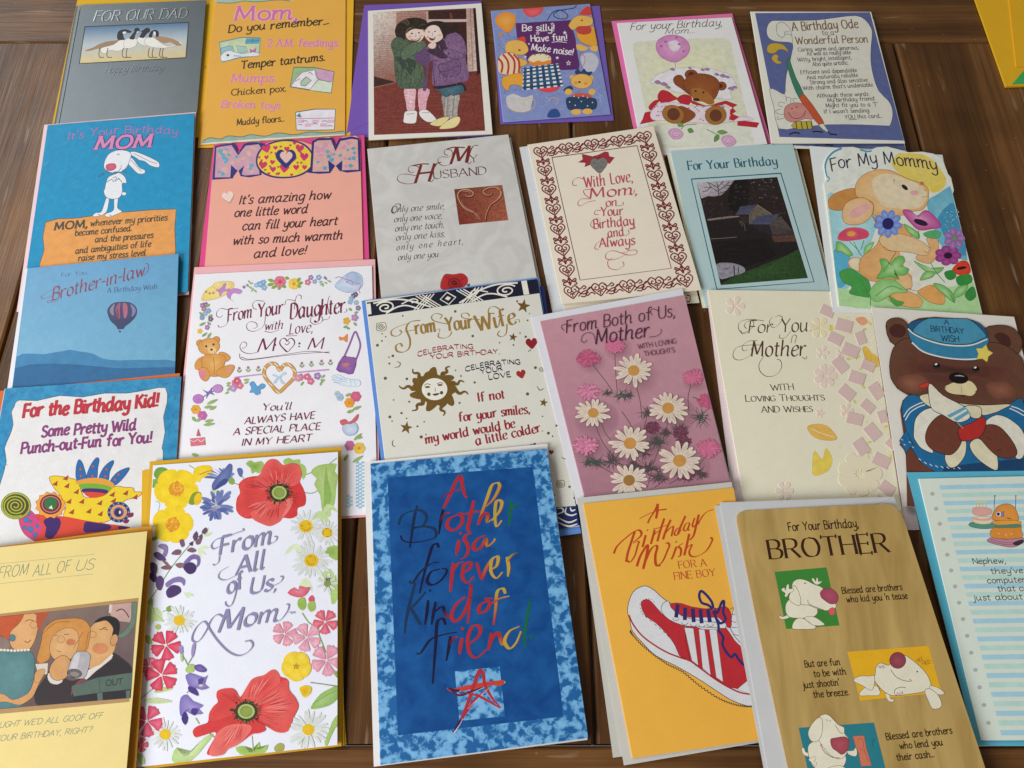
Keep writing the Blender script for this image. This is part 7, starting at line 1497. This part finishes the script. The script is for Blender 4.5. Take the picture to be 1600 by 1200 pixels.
def brush(t, strokes, w=3.4):
    for q, cols in strokes:
        P = [t.px(p) for p in smooth_open(pts_of(q), 7)]
        n_ = len(P); W, C = [], []
        for i in range(n_):
            a, b = P[max(0, i - 1)], P[min(n_ - 1, i + 1)]; th = math.atan2(-(b[1] - a[1]), b[0] - a[0])
            W.append(w * (.42 + .75 * abs(math.sin(th - .35))) * (.55 + .45 * math.sin(math.pi * min(1, .12 + i / max(1, n_ - 1) * .95))))
            k = i / max(1, n_ - 1) * (len(cols) - 1); j = min(len(cols) - 2, int(k)); c0, c1 = t.alb(cols[j]), t.alb(cols[j + 1]); c = tuple(lerp(c0[z], c1[z], k - j) for z in range(3)); C += [c, c]
        if cols[0] in (r_, y_): t.ribbon([(x + .7, y + .3) for x, y in P], [w_ * 1.12 for w_ in W], t.alb('7d3040'), 'gloss')
        t.ribbon(P, W, C, 'gloss')
r_, n_, b_, y_, g_ = 'a8262e', '0c1236', '10304f', 'b0983e', '0f6040'
t.view(550, 680, 4.2105)
brush(t, [("600,480 640,400 680,310 712,268 725,330 740,390 755,412", [r_, r_]), ("585,410 640,380 700,360 745,350", ['5a1f4a', r_]),
 ("430,460 410,540 395,640 380,740", [b_, n_]), ("305,590 330,530 390,500 450,495 490,530 470,590 410,610 480,600 545,620 548,670 480,695 400,705 340,695 318,660", [b_, b_, n_]),
 ("600,490 585,560 572,650", [n_, n_]), ("575,570 610,520 645,510", [n_, r_]), ("700,520 640,550 625,600 665,625 715,590 725,540 700,515 760,520", [r_, r_]), ("800,430 780,520 760,610 775,640", [r_, r_]), ("735,520 800,505 850,500", [r_, r_]), ("960,310 920,330 890,410 850,520 825,590", [y_, y_, r_]), ("830,580 860,520 890,520 890,570 920,555", [r_, r_, y_]), ("960,310 970,340 930,420 880,470", [y_, 'b06a38']), ("920,560 970,500 985,440 950,435 940,520 950,600 985,560", [y_, y_]), ("1045,430 1040,520 1030,600", [g_, g_]), ("1040,500 1070,460 1110,450", [g_, g_]),
 ("703,690 694,740 684,788", [r_, r_]), ("710,640 716,652", [r_, r_]), ("785,645 752,655 738,682 756,715 764,755 745,798 715,815", [r_, r_]), ("880,660 830,680 800,720 810,755 850,735 880,680 890,730 930,700 940,680", [r_, r_, y_]),
 ("570,740 560,715 530,730 500,820 470,930 445,1040", [n_, n_]), ("375,960 400,970 450,900 520,845 575,835", [b_, n_]), ("580,880 520,900 495,960 530,985 590,950 625,890 590,875", [n_, n_]), ("665,840 655,930 645,1030", [r_, r_]), ("655,900 690,850 730,830", [r_, r_]), ("720,910 770,880 780,840 740,850 725,930 760,970 800,930", [r_, r_]), ("820,840 850,950", [r_, r_]), ("850,950 880,880 910,820", [r_, 'b0703c']), ("900,890 950,860 960,800 920,820 915,900 950,940 990,900", [y_, y_]), ("1020,800 1030,870 1025,930", [y_, y_]), ("1015,830 1050,790 1090,770", [y_, g_])], 4.9)
t.view(550, 930, 3.902)
brush(t, [("385,-75 355,40 330,150 322,235", [b_, b_]), ("450,-20 380,60 345,90", [b_, b_]), ("360,80 400,150 420,180", [b_, b_]), ("478,-35 474,-22", [n_, n_]), ("465,30 455,120 445,180", [n_, n_]), ("510,40 495,120 485,180", [n_, n_]), ("495,110 550,70 570,120 610,140", [n_, n_, r_]), ("690,10 640,50 605,120 630,160 680,110 715,20 725,-65 715,60 705,170", [r_, r_]), ("830,30 780,60 775,105 815,95 840,50 815,20 860,20", [r_, r_]), ("935,-10 920,-40 885,-20 875,80 862,180", [y_, y_, r_]), ("850,50 900,20 960,5", [r_, y_]),
 ("570,180 555,145 520,165 510,300 500,430 492,540", [n_, n_]), ("390,355 420,350 480,270 560,240 640,225", [b_, n_, n_]), ("600,250 590,320 575,400", [n_, n_]), ("590,310 620,260 645,255", [n_, r_]), ("670,260 660,310 655,360", [r_, r_]), ("672,195 675,212", [r_, r_]), ("710,300 770,250 780,195 735,190 705,260 715,350 760,380 820,330", [r_, r_]), ("850,230 840,290 830,335", [r_, r_]), ("840,290 880,230 900,250 915,300 945,290", [r_, r_, y_]), ("1020,190 960,220 930,280 960,325 1000,290 1030,220", [y_, y_]), ("1085,35 1065,150 1050,250 1058,320", [g_, g_]), ("1095,240 1092,270", [g_, g_])], 4.9)

# ---------------------------------------------------------------- sneaker card
t = cU; t.view(880, 740, 5.0)
t.part('lettering'); Rb = 'b5421f'
for q, w in (("740,235 710,300 680,345 660,388", 3.6), ("738,235 735,300 725,352", 4.6), ("595,352 660,320 730,290 810,278", 4.0), ("395,625 420,570 480,510 560,450 600,445 610,480 570,520 545,535", 4.2), ("560,450 530,540 505,620 492,690", 4.6), ("545,545 590,530 580,570 560,640 525,690 500,680", 3.4), ("645,480 620,575", 4.4), ("655,440 660,445", 4), ("715,440 685,550", 4.4), ("700,490 740,450 755,455", 3.0), ("790,350 760,440 735,530", 4.4), ("700,435 760,420 830,395", 3.0), ("840,360 800,450 780,515", 4.4), ("795,470 840,420 860,420 845,490", 3.4), ("918,422 888,432 868,472 892,480 920,436", 3.2), ("955,330 915,420 895,475", 4.4), ("990,384 958,392 940,436 962,444 990,390 974,434 988,442", 3.2), ("1028,346 1010,400 1024,414 1056,366", 3.2), ("1060,320 1040,400 1020,480 990,520", 4.2), ("1050,400 1090,330 1130,295 1178,280", 3.0), ("575,725 600,650 640,580 660,560 655,620 625,745", 5.0), ("640,690 680,600 715,565 735,575 720,640 725,710 760,720", 4.6), ("740,722 780,680 815,600 830,560 815,540 800,548", 3.6), ("885,570 860,640 845,670", 4.2), ("880,530 886,536", 4), ("935,545 900,570 920,590 915,640 895,650", 3.8), ("985,470 965,560 945,640", 4.4), ("955,590 990,560 1005,560 985,610 1000,645 1050,645 1120,600 1165,520 1150,498", 3.4)): t.L(Rb, q, w, nib=25)
line_list(t, 'b0452a', [('FOR A', (903, 742), (1122, 722)), ('FINE BOY', (868, 830), (1192, 798))], 56, w=1.5, serif=True, nib=20)
t.view(900, 890, 3.87)
t.part('sneaker'); Wt, Ot, Rs = 'cfd0d2', '33303a', 'b32a32'
t.P(Wt, "960,205 1000,200 1060,260 1080,430 1000,460 950,400 925,360", False, line=Ot, lw=.7)
for q in ("930,240 965,225 990,240", "930,275 970,270 1000,285", "935,310 970,320 1010,310", "940,350 980,350 1015,360", "950,390 990,400 1030,390"): t.L(Ot, q, .8)
t.P(Wt, "325,300 312,260 318,200 345,135 390,105 430,100 480,130 510,160 550,190 600,215 700,240 830,235 920,240 940,300 935,360 1000,450 1100,510 1110,790 1060,825 1020,820 940,790 860,740 770,680 680,625 590,575 480,520 400,440 340,370", n=2, line=Ot, lw=1.0)
t.P(Rs, "575,205 640,205 700,225 830,240 900,220 935,260 940,340 915,350 860,290 700,290 555,255", n=2, line=Ot, lw=.6)
t.P(Rs, "392,210 410,185 440,182 470,210 500,245 540,285 600,310 660,345 690,545 660,535 625,520 600,460 550,390 480,320 420,280", n=2, line='6a1820', lw=.8)
t.P(Rs, "660,345 760,360 860,365 905,350 960,430 1020,480 1120,520 1130,640 1050,660 975,720 880,685 770,600 690,548", n=2, line='6a1820', lw=.8)
for q in ("655,350 710,355 740,580 700,550", "742,360 778,362 815,640 765,595", "805,360 850,362 890,680 848,652"): t.P(Wt, q, False, line=Ot, lw=.6)
t.P(Wt, "515,250 525,205 560,190 575,230 640,280 760,310 860,320 905,325 900,355 830,350 720,345 640,335 560,300", n=2, line=Ot, lw=.8)
t.P(Wt, "975,722 1055,655 1130,640 1130,760 1060,755", False, line=Ot, lw=.6)
t.L('a32830', "320,275 345,330 400,400 480,460 560,505 640,535 695,555 770,610 850,668 930,715 1000,745 1080,758", 2.4)
for q in ("385,215 392,195 420,178 455,180 480,205", "388,230 400,265 440,300", "445,305 500,350 550,395 590,440 615,490"):
    P = smooth_open(pts_of(q), 4)
    for i in range(0, len(P) - 1, 2): t.L('3a3a44', [P[i], P[i + 1]], .8)
P = smooth_open(pts_of("330,365 345,390 400,450 480,515 560,570 650,615 740,690 850,765 940,805 1020,822 1070,822"), 6)
for i in range(0, len(P) - 1): t.L('33333c', [P[i], ((P[i][0] + P[i + 1][0]) / 2 - 6, (P[i][1] + P[i + 1][1]) / 2 + 9), P[i + 1]], 1.3, sm=False)
t.part('shoelace')
for q in ("615,210 605,290", "660,230 658,305", "706,235 712,318", "752,240 760,325", "797,240 810,318"): t.L('2c2a68', q, 6.0, sm=False)
for q in ("825,240 800,215 760,200 745,160 755,130 785,150 820,195 830,235", "835,245 855,260 880,200 895,195 890,260 905,300 875,325 850,300", "830,250 845,290 860,330 865,370 890,410 885,450 910,500 940,530 960,510 985,545 1015,575 1040,555"): t.L('2c2a68', q, 4.0)
for x, y in ((605, 292), (658, 318), (712, 328), (762, 332), (812, 328)): t.L('55555f', [(x - 20, y), (x - 14, y + 12), (x + 4, y + 16), (x + 20, y + 4)], .8)

# ---------------------------------------------------------------- wood-grain Brother card
t = cT; t.view(1100, 770, 4.2105)
t.part('lettering'); Kt = '35240f'
t.T(Kt, 'For Your Birthday,', (557, 252), (1016, 226), 54, w=1.7)
t.T('2f190d', 'BROTHER', (428, 436), (1222, 388), 122, w=2.1, serif=True, nib=8)
t.part('verse')
line_list(t, Kt, [('Blessed are brothers', (910, 664), (1306, 638)), ("who kid you 'n tease", (940, 722), (1342, 696))], 40, w=1.9)
t.part('green_picture'); t.P('35762f', "464,520 806,490 891,873 541,896", False)
pic = t.order[-1]
t.part('cartoon_dog', parent=pic); Wd, Ld = 'd2cdb8', '5a4634'
t.P(Wd, "495,808 520,815 560,800 560,822 520,832 498,825", line=Ld, lw=.6); t.P(Wd, "535,760 545,720 580,690 640,680 720,720 748,780 720,815 650,825 570,820 545,800", line=Ld, lw=.7)
t.P(Wd, "660,822 720,815 788,858 782,872 720,872 690,850", line=Ld, lw=.6); t.P(Wd, "582,893 590,850 620,825 660,830 700,860 735,880 720,896 640,898", line=Ld, lw=.7)
t.P(Wd, "575,640 585,590 620,568 670,575 720,600 775,622 800,660 865,730 860,760 800,775 740,760 690,740 640,735 600,725 570,690", line=Ld, lw=.7); t.P(Wd, "560,700 570,650 590,610 612,630 635,690 632,738 600,735", line=Ld, lw=.7)
t.P(Wd, "512,630 530,625 535,645 545,605 560,605 560,632 590,630 585,650 560,660 545,685 530,680 535,660 512,645", n=2, line=Ld, lw=.5); t.P(Wd, "708,568 722,562 735,585 740,560 750,562 752,585 775,580 770,592 745,605 725,595", n=2, line=Ld, lw=.5)
t.L(Ld, "682,705 690,730 730,750 790,772", .9); t.E_('2a1c16', 665, 595, 6, 4)
t.P('8f3f52', "765,655 790,632 835,630 870,655 884,690 870,725 830,730 790,705 770,685", center='a04a5e', line='5a2230', lw=.6); t.P('c5505a', "820,770 850,755 862,785 850,804 828,800", line='8a2a34', lw=.5)
t.view(1160, 980, 4.2105)
t.part('verse')
line_list(t, Kt, [('But are fun', (412, 264), (645, 248)), ('to be with', (472, 328), (684, 310)), ("just shootin'", (402, 402), (640, 382)), ('the breeze.', (470, 464), (702, 446))], 42, w=1.9)
t.part('verse')
line_list(t, Kt, [('Blessed are brothers', (948, 742), (1382, 698)), ('who lend you', (1036, 802), (1320, 776)), ('their cash...', (1018, 878), (1262, 854))], 42, w=1.9)
t.part('yellow_picture'); t.P('cf9f1f', "690,162 1224,122 1312,430 775,483", False, center='d9a522'); pic = t.order[-1]
t.T('7a5a1a', 'HEE', (1150, 232), (1194, 216), 22, w=1.6); t.T('7a5a1a', 'HEE!', (1188, 250), (1242, 236), 22, w=1.6)
t.part('cartoon_dog', parent=pic)
t.P(Wd, "770,448 790,410 850,380 900,400 900,445 830,450", line=Ld, lw=.6); t.P(Wd, "730,352 770,322 830,322 868,320 870,360 850,415 790,385", line=Ld, lw=.7); t.P(Wd, "940,440 965,440 975,470 998,475 990,490 960,485", line=Ld, lw=.5)
t.P(Wd, "875,300 880,260 910,235 960,250 990,225 1060,185 1110,210 1180,270 1225,330 1240,400 1190,425 1100,440 1000,450 940,430 890,380 868,345", line=Ld, lw=.8); t.P(Wd, "1235,385 1290,400 1328,430 1310,445 1245,430", line=Ld, lw=.6); t.P(Wd, "1200,420 1235,405 1290,450 1312,510 1290,535 1250,535 1225,490", line=Ld, lw=.7)
t.L(Ld, "975,280 1010,325 1060,350 1110,355 1100,340", .9); t.L(Ld, "1000,440 1005,410 1040,395 1075,398", .9); t.L(Ld, "1005,440 1015,448 1020,430 1035,448 1040,430 1055,440 1050,420", .7); t.L(Ld, "885,370 905,420", .8); t.L(Ld, "890,262 905,255 905,270 925,250 925,270 940,255", .7); t.E_('2a1c16', 1150, 292, 5, 6)
t.E_('7c3540', 1022, 218, 54, 54, center='8f4550', line='4a1c26', lw=.6)
t.part('teal_picture'); t.P('23707c', "370,662 865,628 942,935 430,940", False); pic = t.order[-1]
t.part('cartoon_dog', parent=pic)
t.P(Wd, "390,800 405,795 415,820 440,830 430,850 400,835", line=Ld, lw=.5); t.P(Wd, "440,770 520,745 620,800 680,850 660,920 560,960 470,920 435,840", line=Ld, lw=.7); t.P(Wd, "435,870 470,850 485,860 470,885 490,890 480,918 455,890", n=2, line=Ld, lw=.5); t.P(Wd, "560,930 640,910 680,940 600,980", line=Ld, lw=.6)
t.P(Wd, "500,600 530,575 570,580 630,640 668,660 672,700 700,740 690,820 650,865 590,850 540,800 500,740 480,680", line=Ld, lw=.7); t.P(Wd, "432,700 455,640 500,595 525,610 525,690 500,745 455,750", line=Ld, lw=.7); t.L(Ld, "515,775 540,820 590,855 640,860", .9); t.L(Ld, "510,778 525,770", .8); t.L(Ld, "555,605 558,622", .8); t.L(Ld, "570,615 585,618", .8); t.L(Ld, "610,640 640,690 665,700", .7)
t.P('8f3f4c', "580,740 610,728 680,722 703,760 690,810 655,838 620,815 590,790", center='a04c58', line='5a2230', lw=.6); t.P(Wd, "690,815 730,812 745,790 755,820 745,850 700,838", n=2, line=Ld, lw=.5)
t.P('b86a52', "726,716 800,712 815,790 850,910 780,915 765,830 745,790", False, line='6a3424', lw=.7); t.L('8a4a3a', "755,740 790,735 800,800 830,890", .8); t.L('8a4a3a', "770,800 800,815", .7)
t.L('16505a', "850,735 870,740 855,760 860,785", .8)

for t in THINGS: t.done()
